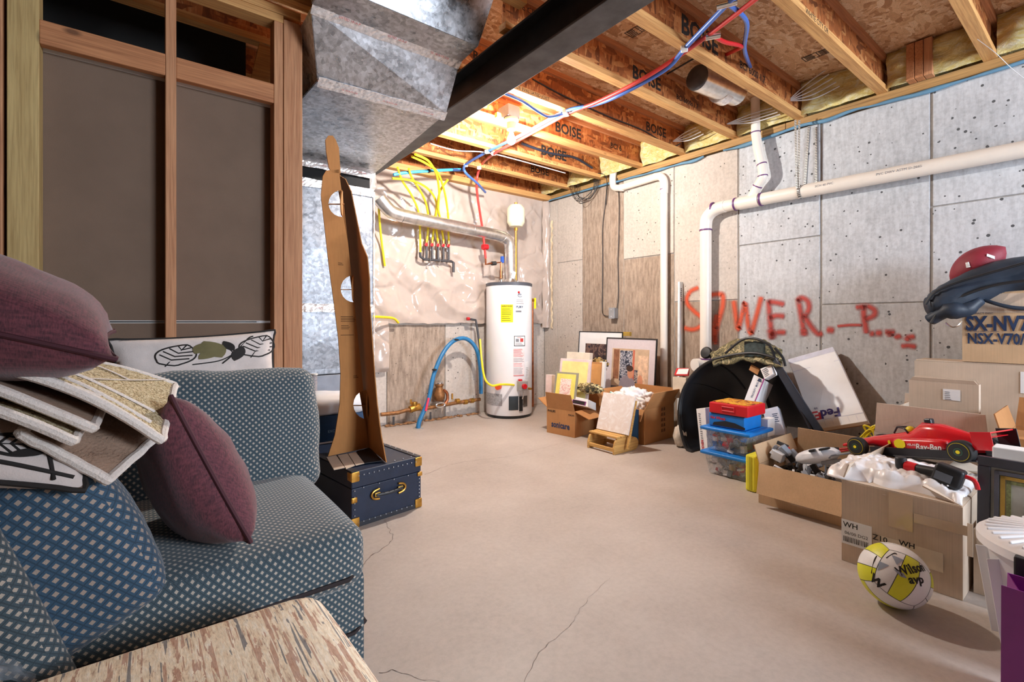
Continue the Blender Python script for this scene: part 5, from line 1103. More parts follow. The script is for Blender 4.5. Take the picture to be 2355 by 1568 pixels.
# ------------------------------------------------------------------ toys in the open box
t = thing('toy_heap', 'grey and white toy spaceship parts piled in the open box', 'toys', (2.93, 1.03, .08)); t['kind'] = 'thing'
random.seed(5)
M_tw = mat('toy_white2', srgb(226, 230, 238), .35, 0, .05); M_tg = mat('toy_grey2', srgb(140, 148, 162), .4, 0, .2); M_td = mat('toy_dark2', srgb(58, 56, 56), .6, 0, .4, 40)
bed = MB(); bed.grid(lambda u, v: V((2.715+.47*u, .84+.41*v, .10+.05*noise.noise(V((u*5, v*5, 1)))+.02*noise.noise(V((u*14, v*14, 1))))), 20, 20); bed.build('loose_parts', M_td, t)
for k in range(90):
    c = V((random.uniform(2.73, 3.16), random.uniform(.86, 1.23), random.uniform(.12, .2))); MB().box(c, (random.uniform(.02, .09), random.uniform(.01, .03), random.uniform(.008, .03)), Euler((random.random()*3, random.random()*3, random.random()*3)).to_matrix()).build('toy_piece', random.choice((M_tw, M_tg, M_td, M_tg)), t, bevel=.002)
t = thing('toy_vehicle', 'white toy speeder with black window lying across the toy box', 'toy', onX(1880, 1050, 2.85)); c = onX(1880, 1048, 2.82); R_ = Matrix.Rotation(rad(-20), 3, 'X') @ Matrix.Rotation(rad(10), 3, 'Z')
MB().blob(c, (.05, .11, .04), .1, 2, 2, 3, R_, ridge=False).build('hull', M_tw, t, True, ang=60)
for k, (px, py, d) in enumerate(((1868, 1036, (.03, .03, .012)), (1896, 1032, (.03, .05, .010)), (1912, 1062, (.02, .09, .02)), (1930, 1045, (.02, .10, .008)), (1905, 1050, (.06, .03, .014)))):
    MB().box(onX(px, py, 2.78+.01*k), d, R_).build('window' if k < 2 else 'fin', M_black if k < 2 else M_tg, t, bevel=.003)
t = thing('toy_robot', 'angular white and grey toy robot at the left of the toy box', 'toy', onX(1800, 1045, 2.85))
for k, (px, py, d, m) in enumerate(((1790, 1048, (.05, .06, .05), M_tw), (1779, 1040, (.06, .03, .03), M_tw), (1806, 1036, (.05, .06, .03), M_tg), (1815, 1046, (.04, .08, .02), M_td), (1826, 1044, (.03, .05, .03), M_tg), (1783, 1030, (.03, .02, .05), M_tg), (1800, 1022, (.02, .06, .015), M_td), (1812, 1030, (.01, .02, .05), M_redb), (1792, 1052, (.055, .025, .02), M_black))):
    MB().box(onX(px, py, 2.83+.006*k), d, Euler((.3+k*.3, .2*k, .4*k)).to_matrix()).build('robot_block', m, t, bevel=.003)
# ------------------------------------------------------------------ red race car
fw, rw = V((2.86, .842, .372)), V((2.74, .437, .452)); Xc = (fw-rw).normalized(); Yc = V((0, 0, 1)).cross(Xc).normalized(); Zc = Xc.cross(Yc)
t = thing('race_car_model', 'large red model race car with black wheels on the boxes', 'toy car', rw)
MC = Matrix((Xc, Yc, Zc)).transposed().to_4x4(); MC.translation = rw-Yc*.10; t.location = MC.translation; t.rotation_euler = MC.to_euler(); RM[t.name] = MC.copy()
# local frame: x forward from rear axle, y to the car's left; camera sees the left side (+y is towards the camera if y points to -x)
M_car = mat('race_red', srgb(214, 30, 42), .25, 0, .05, 8, 0, 0, .5); M_carb = mat('race_black', (.016, .018, .026), .35, 0, .2); M_tyre = mat('tyre', (.014, .017, .02), .6, 0, .2)
L = (fw-rw).length; sgn = 1 if (Yc.x < 0) else -1
if sgn < 0: pass
def lw(B): B.bm.transform(MC); return B
def loft(secs, name, m, par=t, n=14):
    B = MB(); R = []
    for x, w, zb, zt, e in secs:
        R.append([B.bm.verts.new(V((x, w*math.copysign(abs(math.cos(a))**e, math.cos(a)), (zb+zt)/2+(zt-zb)/2*math.copysign(abs(math.sin(a))**e, math.sin(a))))) for a in [2*math.pi*k/n for k in range(n)]])
    for a, b_ in zip(R, R[1:]):
        for k in range(n): B.bm.faces.new((a[k], a[(k+1) % n], b_[(k+1) % n], b_[k]))
    B.bm.faces.new(R[0][::-1]); B.bm.faces.new(R[-1]); return lw(B).build(name, m, par, True, ang=50)
loft([(-.06, .012, -.01, .04, .8), (.02, .03, -.02, .075, .8), (.10, .055, -.025, .105, .7), (.17, .05, -.025, .115, .7), (.22, .045, -.025, .075, .7), (.30, .04, -.02, .06, .7), (.40, .03, -.005, .045, .8), (.50, .02, -.01, .02, .8), (.57, .012, -.015, -.002, .8)], 'body', M_car)
for s in (-1, 1):
    B = MB(); B.rbox((.16, s*.068, .015), (.22, .065, .062), .02, n=5); lw(B).build('sidepod', M_car, t, True, ang=60)
B = MB(); B.box((.20, 0, -.036), (.50, .22, .008)); lw(B).build('floor_board', M_carb, t, bevel=.003)
B = MB(); B.box((.20, .100, -.018), (.34, .012, .040)); B.box((.20, -.100, -.018), (.34, .012, .040)); lw(B).build('barge_board', M_carb, t)
B = MB(); B.box((.56, 0, -.035), (.05, .22, .006)); B.box((.58, 0, -.028), (.03, .22, .004)); lw(B).build('front_wing', M_car, t, bevel=.002)
for s in (-1, 1): B = MB(); B.box((.56, s*.11, -.025), (.07, .004, .03)); lw(B).build('wing_endplate', M_carb, t)
B = MB(); B.box((-.075, 0, .072), (.05, .19, .006), Euler((0, .25, 0)).to_matrix()); B.box((-.065, 0, .055), (.03, .19, .004)); lw(B).build('rear_wing', M_car, t, bevel=.002)
for s in (-1, 1): B = MB(); B.box((-.075, s*.096, .045), (.07, .004, .075)); lw(B).build('wing_endplate', M_car if s*sgn > 0 else M_carb, t, bevel=.002)
B = MB(); B.box((-.09, 0, .0), (.06, .12, .03)); lw(B).build('diffuser', M_carb, t, bevel=.003)
B = MB(); B.tube([(.23, -.03, .06), (.24, -.034, .085), (.29, 0, .09), (.24, .034, .085), (.23, .03, .06)], .004, 6, 4); B.tube([(.29, 0, .09), (.31, 0, .06)], .004, 6); lw(B).build('halo', M_carb, t, True)
B = MB(); B.sph((.235, 0, .075), .02, (1, 1, 1), 12); lw(B).build('helmet', M_yel, t, True)
B = MB(); B.rbox((.15, 0, .118), (.03, .03, .025), .006, n=3); lw(B).build('airbox', M_carb, t)
for x, w, r_ in ((0, .045, .047), (L, .038, .045)):
    for s in (-1, 1):
        B = MB(); y = s*.10; B.lathe([(r_*.55, -w/2), (r_*.93, -w/2), (r_, -w/2+.006), (r_, w/2-.006), (r_*.93, w/2), (r_*.55, w/2)], (x, y, 0), 28, Matrix.Rotation(rad(90), 3, 'X')); wh = lw(B).build('wheel', M_tyre, t, True)
        for q, rr, mm, nm in ((.002, .80, M_yel, 'tyre_marking'), (.0032, .765, M_tyre, 'tyre_wall'), (.001, .5, M_carb, 'rim'), (.006, .16, M_est, 'wheel_nut'), (.004, .34, mat('rim_green', srgb(60, 100, 80), .3, .5), 'rim_ring'), (.0045, .27, M_carb, 'rim_hub')):
            B = MB(); B.cyl((x, y+s*w/2, 0), (x, y+s*(w/2+q), 0), r_*rr, n=24); lw(B).build(nm, mm, wh)
        B = MB(); B.cyl((x, y*.9, 0), (x, 0, .01), .005, n=6); lw(B).build('suspension_arm', M_carb, t)
ys = .1025*sgn; Fs = MC @ fr((-sgn, 0, 0), (0, 0, 1), (.165, ys, .015)) if sgn > 0 else MC @ fr((1, 0, 0), (0, 0, 1), (.165, ys, .015))
text('Ray-Ban', .036, Fs @ Matrix.Translation((.045, -.004, 0)), M_paper, t, .02, 'sponsor_mark', 'CENTER', .85, None, .2)
B = MB(); B.prism([(.024*math.cos(k*.5236)*(1+.06*(k % 2)), .022*math.sin(k*.5236)*(1+.06*(k % 2))) for k in range(12)], .0012, Fs @ Matrix.Translation((-.068, .006, 0))); B.build('shell_emblem', M_est, t)
text('VELAS', .013, Fs @ Matrix.Translation((-.02, .004, 0)), M_paper, t, .02, 'sponsor_mark'); 
B = MB(); B.prism([(-.006, -.008), (.006, -.008), (.006, .006), (0, .010), (-.006, .006)], .001, MC @ fr((-sgn, 0, 0), (0, 0, 1), (.315, .041*sgn, .02))); B.build('shield_emblem', M_est, t)
# ------------------------------------------------------------------ white bag and power tool on the big box
t = thing('plastic_bag', 'wrinkled white plastic bag spilling over the big front box', 'bag', (2.62, .6, .34))
def bagfn(u, v):
    x = 2.335+.42*v; y = .80-.43*u; a = u*2-1; e = max(0, 1-a*a)
    zz = .352+.055*e**.5*math.sin(math.pi*min(1, v*.85+.15))
    q = V((u*5+v*1.5, v*4-u, 2)); zz += .026*(abs(noise.noise(q))-.12)+.014*abs(noise.noise(q*2.3))+.008*noise.noise(q*5)
    if v < .10: zz = min(zz, .35+v*.3)-(.10-v)*(.35 if .35 < u < .95 else .1)
    return V((x+.02*noise.noise(V((u*5, v*3, 9))), y+.012*noise.noise(V((u*3, v*6, 4))), zz))
MB().grid(bagfn, 70, 60).build('bag_skin', M_bag, t, True, ang=180, solid=.003)
t = thing('power_tool', 'black and red cordless tool lying on the white plastic bag', 'power tool', (2.50, .5, .43))
h0 = onX(2080, 1072, 2.45); h1 = onX(2165, 1088, 2.42); bz = onX(2182, 1094, 2.42)
MB().cyl(h0+V((0, .012, .035)), h0+V((0, .008, -.03)), .020, n=18).build('tool_head', M_black, t, True, bevel=.004)
d = (h1-h0); MB().cyl(h0+d*.06, h0+d*.36, .024, .020, 18).build('red_collar', M_redb, t, True)
MB().cyl(h0+d*.30, h1, .018, n=18).build('handle', M_black, t, True); MB().rbox(bz, (.07, .085, .075), .01, Euler((.25, .1, 0)).to_matrix(), n=5).build('battery', M_black, t, True)
MB().box(bz+V((-.037, .01, .0)), (.004, .05, .03), Euler((.25, .1, 0)).to_matrix()).build('battery_plate', mat('plate_steel', srgb(110, 120, 136), .3, .4), t)
for k in (-1, 1): MB().sph(bz+V((-.04, .004+.008*k, -.028)), .003, (1, 1, 1), 8).build('indicator', M_paper, t)
MB().tube([bz+V((0, -.04, .01)), bz+V((.0, -.07, .0)), bz+V((0, -.08, -.03))], .008, 8, 4).build('red_trim', M_redb, t, True)
# ------------------------------------------------------------------ volleyball
bc = onZ(2056, 1322, .1055); br = .1055
t = thing('volleyball', 'white and yellow volleyball on the floor against the big box', 'ball', (bc.x, bc.y, 0))
M_vw = mat('ball_white', srgb(240, 240, 240), .4, 0, .02, 10, .15, 300); M_vy = mat('ball_yellow', srgb(222, 224, 40), .4, 0, .03, 10, .15, 300); M_vg = mat('ball_grey', srgb(150, 160, 176), .4, 0, .05)
MB().sph(bc, br*.985, (1, 1, 1), 24).build('bladder', M_gp, t, True, ang=180)
RB = Euler((.5, .35, .6)).to_matrix(); CW = [[0, 1, 0], [1, 0, 0], [0, 0, 1], [1, 0, 1], [0, 1, 0], [0, 0, 1]]
for f in range(6):
    ax_ = f // 2; sg = 1 if f % 2 else -1
    for s in range(3):
        def pf(u, v, ax_=ax_, sg=sg, s=s):
            a = (-1+s*2/3+.015+u*(2/3-.03)); b_ = -.985+1.97*v; a, b_ = math.tan(a*math.pi/4), math.tan(b_*math.pi/4)
            p = [0, 0, 0]; p[ax_] = sg; p[(ax_+1) % 3] = a; p[(ax_+2) % 3] = b_; return bc + RB @ (V(p).normalized()*br)
        MB().grid(pf, 5, 14).build('ball_panel', M_vy if CW[f][s] else M_vw, t, True, ang=180)
def onsph(px, py, o=.001):
    d = ray(px, py); o_ = V((0, 0, H)); oc = o_-bc; a = d.dot(d); b_ = oc.dot(d); c = oc.dot(oc)-(br+o)**2; return o_+d*((-b_-math.sqrt(max(0, b_*b_-a*c)))/a)
for quad in (((2022, 1290), (2045, 1300), (2018, 1312), (2018, 1311)), ((2050, 1275), (2062, 1298), (2078, 1288), (2076, 1286)), ((2054, 1308), (2072, 1326), (2086, 1330), (2078, 1318))): patch('grey_flash', quad, M_vg, t, onsph, 4)
for pl in (((2004, 1318), (2010, 1290), (2016, 1278)), ((2038, 1283), (2056, 1272), (2062, 1274))): MB().tube([onsph(x, y, .0005) for x, y in pl], .0015, 6, 6).build('black_line', M_ink, t)
def btext(s, size, px, py, ang, bold=.02, sx=1):
    p = onsph(px, py); n_ = (p-bc).normalized(); e = n_.cross(V((0, 0, 1))).normalized()*-1; u_ = n_.cross(e); X = e*math.cos(ang)+u_*math.sin(ang); Y = n_.cross(X)
    text(s, size, Matrix(), M_ink, t, bold, 'lettering', 'CENTER', sx, lambda c: bc+(n_+(X*c.x+Y*c.y)/br).normalized()*(br+.0012))
btext('Wilson', .040, 2098, 1308, .20, .03, .9); btext('avp', .036, 2108, 1333, .05, .03); btext('W', .042, 2016, 1338, -.5, .04)
# ------------------------------------------------------------------ white bin and purple bag at the right edge
t = thing('waste_bin', 'white plastic waste bin with a ribbed lid at the right edge', 'bin', (2.14, .09, 0)); bx, by = 2.14, .09
M_bin = mat('bin_white', srgb(240, 240, 244), .4, 0, .02)
MB().lathe([(.145, .002), (.15, .01), (.192, .315), (.197, .32)], (bx, by, 0), 48).build('bin_body', M_bin, t, True)
B = MB(); B.lathe([(.208, .315), (.215, .32), (.215, .345), (.202, .356), (.09, .376), (.01, .378)], (bx, by, 0), 48); B.build('lid', M_bin, t, True)
for k in range(36):
    a = k*math.pi/18; MB().bar((bx+math.cos(a)*.07, by+math.sin(a)*.07, .379), (bx+math.cos(a)*.196, by+math.sin(a)*.196, .359), .010, .010).build('lid_rib', M_bin, t, bevel=.004)
for k in range(12):
    a = k*math.pi/6+.1; MB().bar((bx+math.cos(a)*.153, by+math.sin(a)*.153, .03), (bx+math.cos(a)*.191, by+math.sin(a)*.189, .29), .004, .055, (math.cos(a), math.sin(a), 0)).build('body_panel', M_bin, t, bevel=.002)
MB().box((bx-.20, by+.09, .315), (.03, .04, .06)).build('black_latch', M_black, t, bevel=.004)
t = thing('gift_bag', 'glossy purple paper bag in front of the white bin', 'bag', (1.8, .08, 0)); M_pur = mat('purple_paper', srgb(134, 40, 134), .3, 0, .12, 6)
x0, x1, y0, y1, hb = 1.76, 1.88, -.09, .205, .315
b = MB(); vs = [V((x0, y0, .001)), V((x1, y0, .001)), V((x1, y1, .001)), V((x0, y1, .001)), V((x0+.01, y0, hb)), V((x1-.01, y0, hb)), V((x1-.01, y1, hb)), V((x0+.01, y1, hb))]
vs += [V(((x0+x1)/2+.005, y1-.03, hb-.03)), V(((x0+x1)/2, y1, .05))]
b.add(vs, [(3, 2, 1, 0), (0, 1, 5, 4), (0, 4, 7, 3), (1, 2, 6, 5), (3, 7, 8, 9), (9, 8, 6, 2), (3, 9, 2)]); b.build('bag_skin', M_pur, t, solid=.003)
MB().ab((x0+.014, y0+.01, .24), (x1-.014, y1-.035, .25)).build('brown_liner', M_cardd, t)
# ------------------------------------------------------------------ pictures, cartons and step stool in the corner
M = fr(onX(1450, 870, 3.80)-onX(1342, 870, 3.80), (.05, 0, 1), onX(1396, 905, 3.78)); 
M = fr((0, -1, 0), (.07, 0, 1), (3.76, 3.40, .22)); t = framed('framed_picture', 'thin black framed picture with a wide white mat at the back', M, .60, .68, .008, M_black, (M_paper,), .018)
MB().prism([(-.20, .16), (.22, .16), (.22, .55), (-.20, .55)], .0095, M).build('dark_print', blotch('dark_print', [(0, srgb(24, 18, 22)), (.42, srgb(58, 40, 44)), (.52, srgb(120, 92, 82)), (.62, srgb(40, 38, 52))], 7, .4, 2), t)
MB().ab((3.80, 3.02, .86), (3.83, 3.10, .90)).build('gilt_corner', M_gold, t)
M = fr((0, -1, 0), (.08, 0, 1), (3.69, 2.955, .10)); W_, H_ = .60, .745
t = framed('framed_picture', 'large grey matted picture of a seated person leaning in front', M, W_, H_, .009, M_ink, (mat('mat_mauve', srgb(214, 204, 210), .6, 0, .05, 60),), .02)
def art(x, y, w, h, m, n='print_shape', z=.0108): return MB().prism([(x, y), (x+w, y), (x+w, y+h), (x, y+h)], z, M).build(n, m, t)
art(-.22, .05, .44, .59, mat('print_base', srgb(206, 178, 150), .5, 0, .2, 10))
art(-.20, .34, .07, .29, mat('print_brown', srgb(150, 100, 72), .5, 0, .3, 20), z=.0112); art(-.12, .32, .15, .30, blotch('print_speckle', [(0, srgb(40, 44, 62)), (.45, srgb(96, 104, 126)), (.52, srgb(206, 206, 214)), (.6, srgb(60, 62, 84))], 34), z=.0112); art(.035, .34, .022, .29, mat('print_coral', srgb(206, 112, 90), .5), z=.0114); art(.10, .22, .11, .36, mat('print_cream', srgb(228, 196, 168), .5, 0, .25, 30), z=.0112); art(-.22, .05, .17, .22, mat('print_slate', srgb(92, 92, 104), .5), z=.0114)
art(.0, .30, .10, .14, blotch('print_speckle2', [(0, srgb(60, 62, 84)), (.48, srgb(196, 180, 170)), (.56, srgb(40, 40, 52))], 30), z=.0113)
def oval(n, cx_, cy_, rx_, ry_, m, z): return MB().prism([(cx_+rx_*math.cos(k*.4488), cy_+ry_*math.sin(k*.4488)) for k in range(14)], z, M).build(n, m, t)
oval('painted_figure', -.02, .27, .10, .115, mat('figure_grey', srgb(150, 142, 154), .5), .0122); oval('painted_face', .015, .405, .036, .05, mat('figure_skin', srgb(212, 150, 120), .5), .0124); oval('painted_hair', .005, .452, .042, .03, mat('figure_hair', srgb(70, 52, 46), .5), .0126)
oval('painted_arm', .13, .33, .03, .07, mat('figure_skin', (0, 0, 0)), .0123)
# box with the toothbrush lettering
pA, pB = V((2.90, 3.235, 0)), V((2.945, 2.925, 0)); ang = math.atan2(pA.y-pB.y, pA.x-pB.x)-math.pi/2
ux = V((math.cos(ang), math.sin(ang), 0)); mid = (pA+pB)/2; lxs = .42; c = mid+ux*lxs/2; sz = (lxs, (pA-pB).length, .225)
t = carton('cardboard_box', 'open brown cardboard box with sonicare lettering nearest the water heater', c, sz, ang, {'-x': (105, .15), '-y': (200, .15), '+x': (95, .14), '+y': (150, .14)}, M_cardd)
text('sonicare', .075, cf(t, '-x', .0, .085, sz, .002), M_nv, t, .03, 'lettering', 'CENTER', .8); text('PHILIPS', .028, cf(t, '-x', -.10, .20, sz, .002), M_ink, t, .02); text('PHILIPS', .02, cf(t, '-x', .12, .19, sz, .002), M_ink, t, .02)
def lean(name, label, cat, px, py, w, h, x, m, mm=None, dz=0, th=.014, tilt=.25, yawd=0, inner=None, g=None):
    b0 = onX(px, py, x); X = V((math.sin(yawd), -math.cos(yawd), 0)); M = fr(X, (tilt*X.y*-1, tilt*X.x, 1), b0); t = thing(name, label, cat, b0, group=g)
    MB().prism([(-w/2, 0), (w/2, 0), (w/2, h), (-w/2, h)], th, M).build('panel', m, t, bevel=.002)
    if mm: MB().prism([(-w*.42, h*.06), (w*.42, h*.06), (w*.42, h*.94), (-w*.42, h*.94)], th+.001, M).build('mat_board', mm, t)
    if inner: MB().prism([(-w*.24, h*.2), (w*.24, h*.2), (w*.24, h*.78), (-w*.24, h*.78)], th+.002, M).build('print', inner, t)
    return t
PK = blotch('pink_print', [(0, srgb(240, 224, 216)), (.5, srgb(224, 170, 160)), (.56, srgb(244, 234, 220))], 26)
lean('framed_print', 'small yellow matted print with pale flowers standing in the open box', 'picture', 1298, 925, .235, .27, 3.00, mat('frame_grey', srgb(150, 146, 130), .5), mat('mat_yellow', srgb(238, 222, 110), .6), 0, .014, .22, .25, PK, 'small prints in the open box')
lean('framed_print', 'larger pink edged print with a yellow top behind the small yellow one', 'picture', 1316, 925, .34, .40, 3.14, mat('frame_pink', srgb(226, 206, 206), .5), mat('mat_pale', srgb(240, 226, 150), .6), 0, .014, .18, .2, None, 'small prints in the open box')
lean('cream_box', 'cream cardboard sheet poking up behind the framed prints', 'box', 1332, 910, .26, .42, 3.36, mat('cream_card', (0, 0, 0)), None, 0, .06, .1, .2)
lean('pink_box', 'small pink white box at the left end of the open box', 'box', 1268, 915, .07, .22, 3.06, mat('pale_pink', srgb(236, 214, 212), .6), None, 0, .05, .05, .2)
lean('framed_print', 'plain tan backed frame standing beside the prints', 'picture', 1368, 905, .155, .30, 3.40, M_cardd, mat('tan_panel', srgb(206, 150, 90), .6), 0, .02, .1, .1)
lean('framed_print', 'slim white edged frame beside the tan backed one', 'picture', 1385, 905, .06, .30, 3.42, M_white, None, 0, .03, .1, .1)
t = thing('helmet', 'gold and black toy helmet above the tan frame', 'helmet', (3.50, 3.15, .62)); c = onX(1378, 838, 3.50); MB().blob(c, (.06, .09, .06), .4, 2.4, 3, 4).build('helmet_shell', blotch('gold_black', [(0, srgb(30, 26, 26)), (.45, srgb(180, 150, 90)), (.56, srgb(40, 36, 34))], 14), t, True)
MB().cyl(c+V((0, 0, -.10)), c+V((0, 0, -.03)), .05, n=14).build('neck_piece', M_black, t, True); MB().cyl((c.x, c.y, .24), c+V((0, 0, -.09)), .02, n=8).build('support_rod', M_black, t)
t = thing('camouflage_cloth', 'bundle of camouflage cloth on the open brown box', 'cloth', onX(1355, 900, 3.12)); MB().blob(onX(1357, 893, 3.14), (.09, .13, .045), .35, 3, 5, 4).build('cloth_bundle', blotch('camo2', [(0, srgb(60, 52, 36)), (.46, srgb(150, 128, 80)), (.53, srgb(236, 220, 170)), (.6, srgb(48, 40, 30))], 20), t, True, ang=180)
t, M, w, h = slab('boxed_game', 'flat white box with a purple edged dark panel in the brown box', 'box', [onX(1313, 928, 3.0), onX(1352, 936, 3.04), onX(1352, 918, 3.06), onX(1314, 910, 3.02)], .16, M_paper); MB().prism([(w*.05, h*.1), (w*.85, h*.1), (w*.85, h*.6), (w*.05, h*.6)], .001, M).build('purple_panel', mat('panel_purple', srgb(120, 50, 110), .4), t); MB().prism([(w*.1, h*.16), (w*.78, h*.16), (w*.78, h*.54), (w*.1, h*.54)], .002, M).build('dark_panel', M_ink, t)
# second carton with the white bag
sz = (.44, .42, .285); t = carton('cardboard_box', 'open brown cardboard box holding a white plastic bag behind the stool', (3.21+.22, 2.42+.21, 0), sz, rad(3), {'+x': (95, .14), '-y': (118, .16), '+y': (140, .16), '-x': (250, .10)}, M_cardd)
F_ = cf(t, '-y', .02, .17, sz, .002); B = MB()
for k in range(5):
    for s in range(2): B.prism([(.0+s*.035, -.10+k*.045), (.025+s*.035, -.10+k*.045), (.022+s*.035, -.072+k*.045), (.004+s*.035, -.075+k*.045)], .0008, F_)
B.build('printed_marks', mat('brown_ink', srgb(110, 70, 40), .8), t)
t = thing('plastic_bag', 'bulging white plastic bag stuffed in the brown box by the stool', 'bag', (3.42, 2.62, .2)); MB().blob((3.40, 2.66, .31), (.15, .17, .12), .30, 2.2, 12, 5).build('bag_skin', M_bag, t, True, ang=180)
MB().blob((3.30, 2.56, .25), (.08, .09, .10), .35, 2.6, 4, 4).build('bag_corner', M_bag, t, True, ang=180)
t = thing('blue_canister', 'dark blue shiny canister beside the white bag in the box', 'canister', (3.27, 2.72, .2)); MB().cyl((3.265, 2.70, .10), (3.265, 2.70, .34), .04, n=20).build('canister_body', mat('canister_blue', srgb(20, 44, 110), .2, .3), t, True, bevel=.006)
lean('blue_board', 'deep blue board standing between the stool and the brown box', 'board', 1456, 1013, .10, .26, 3.17, M_dblue, None, 0, .01, .03, .1)
t = thing('green_packet', 'small teal and white packet at the box edge', 'packet', onX(1414, 905, 3.2)); MB().box(onX(1412, 906, 3.20), (.05, .06, .02), Euler((.3, .4, .2)).to_matrix()).build('packet', blotch('teal_white', [(0, srgb(70, 170, 150)), (.5, srgb(235, 235, 235))], 30), t, bevel=.004)
# step stool and white board
o_ = V((2.80, 2.50, 0)); yw = rad(4)
t = thing('step_stool', 'small honey coloured wooden step stool with slatted top', 'stool', (2.9, 2.51, 0)); M_hon = wood('honey_wood', srgb(222, 176, 104), srgb(176, 126, 62), 1); M_honz = wood('honey_wood_side', srgb(222, 176, 104), srgb(176, 126, 62), 0)
prof = [(-.10, 0), (.12, 0), (.12, .055), (.10, .10), (.06, .115), (-.06, .115), (-.085, .095), (-.10, .05)]
for y in (2.645, 2.385): MB().prism([(x, z) for x, z in prof], .016, fr((1, 0, 0), (0, 0, 1), (2.90, y, 0))).build('side_panel', M_honz, t, bevel=.003)
for k, x in enumerate((2.85, 2.905, 2.955)): MB().ab((x-.024, 2.366, .116), (x+.022, 2.65, .131)).build('seat_slat', M_hon, t, bevel=.004)
MB().ab((2.805, 2.385, .018), (2.822, 2.63, .045)).build('front_rail', M_hon, t, bevel=.003); MB().ab((2.99, 2.385, .02), (3.005, 2.63, .05)).build('rear_rail', M_hon, t, bevel=.003)
MB().cyl((3.04, 2.40, .05), (3.04, 2.37, .05), .05, n=20).build('round_foot', M_honz, t, True)
M = fr((.05, -1, 0), (.30, 0, 1), (2.93, 2.495, .1325)); t = thing('white_board', 'white stained canvas board standing on the wooden stool', 'board', (2.93, 2.495, .132))
MB().prism([(-.155, 0), (.155, 0), (.16, .30), (-.15, .30)], .012, M).build('canvas_panel', blotch('stained_canvas', [(.3, srgb(242, 240, 240)), (.55, srgb(226, 214, 208)), (.7, srgb(240, 238, 238))], 12, .7, 1.5, (1, 1, 1), 'LINEAR'), t, bevel=.002); MB().prism([(.15, -.1), (.166, -.1), (.166, .27), (.15, .27)], -.016, M).build('wood_edge', M_honz, t)
# ------------------------------------------------------------------ trunk and the cardboard standee
e0, e1 = V((1.195, 2.352, 0)), V((.80, 2.300, 0)); ty = math.atan2(e0.y-e1.y, e0.x-e1.x); tw = (e0-e1).length; TH = .272; TL = .76
dirx = (e0-e1).normalized(); diry = V((-dirx.y, dirx.x, 0)); tc = (e0+e1)/2+diry*TL/2
t = thing('footlocker_trunk', 'navy blue trunk with brass corners beside the sofa', 'trunk', tc, (0, 0, ty)); MT = RM[t.name]
def tb(B, n, m, **k): B.bm.transform(MT); return B.build(n, m, t, **k)
tb(MB().ab((-tw/2, -TL/2, .001), (tw/2, TL/2, TH*.70)), 'trunk_body', M_navy, bevel=.004)
tb(MB().ab((-tw/2, -TL/2, TH*.705), (tw/2, TL/2, TH)), 'lid', M_navy, bevel=.004)
M_trim = mat('black_trim', srgb(44, 46, 54), .5, 0, .2)
for z in (.012, TH-.010): tb(MB().ab((-tw/2-.003, -TL/2-.003, z-.012), (tw/2+.003, -TL/2+.02, z+.012)) if z < .1 else MB().ab((tw/2-.03, -TL/2, TH+.0005), (tw/2, TL/2, TH+.004)), 'edge_trim', M_trim, bevel=.002)
tb(MB().ab((-tw/2, -TL/2, TH+.0005), (-tw/2+.03, TL/2, TH+.004)), 'edge_trim', M_trim)
M_riv = mat('nickel', srgb(190, 196, 206), .3, .6)
def rivets(L_):
    B = MB()
    for x, y, z, ax in L_:
        B.sph((x, y, z), .0038, (1, 1, 1), 8)
    B.bm.transform(MT); o = B.build('rivets', M_riv, t, True); o['kind'] = 'stuff'; return o
yf = -TL/2-.004
rivets([(-tw/2+.035+k*(tw-.07)/12, yf, TH-.022, 0) for k in range(13)]+[(-tw/2+.03+k*(tw-.06)/11, yf, .022, 0) for k in range(12)]+[(tw/2-.014, yf, .06+k*.019, 0) for k in range(7)]+[(-tw/2+.014, yf, .06+k*.03, 0) for k in range(5)]+[(-tw/2+.06+k*.085, yf, TH*.69, 0) for k in range(4)]+[(tw/2-.015, -TL/2+.05+k*.06, TH+.005, 0) for k in range(12)]+[(.05+k*.05, -TL/2+.02, TH+.003, 0) for k in range(3)])
for sx in (-1, 1):
    for z0 in (.0, TH-.05):
        B = MB(); B.rbox((sx*(tw/2-.018), yf+.002, z0+.025), (.042, .010, .048), .004, n=3); B.rbox((sx*(tw/2+.001), yf+.022, z0+.025), (.008, .04, .04), .003, n=3)
        tb(B, 'brass_corner', M_brass, smooth=True)
tb(MB().rbox((tw/2-.01, yf+.001, TH*.66), (.03, .01, .022), .004, n=3), 'brass_clasp', M_brass, smooth=True); tb(MB().rbox((-tw/2+.012, yf+.001, TH*.5), (.03, .01, .028), .004, n=3), 'brass_clasp', M_brass, smooth=True)
zh = TH*.5
for sx in (-1, 1):
    B = MB(); B.tube([(sx*.055, yf-.003, zh-.025), (sx*.085, yf-.003, zh-.018), (sx*.097, yf-.003, zh), (sx*.085, yf-.003, zh+.018), (sx*.055, yf-.003, zh+.025)], .006, 8, 4); pl = tb(B, 'handle_plate', M_brass, smooth=True)
    tb(MB().rbox((sx*.066, yf-.005, zh), (.03, .012, .022), .004, n=3), 'handle_loop', M_gold, smooth=True)
tb(MB().tube([(-.075, yf-.012, zh), (0, yf-.018, zh-.003), (.075, yf-.012, zh)], .007, 8, 6), 'carry_handle', M_black, smooth=True)
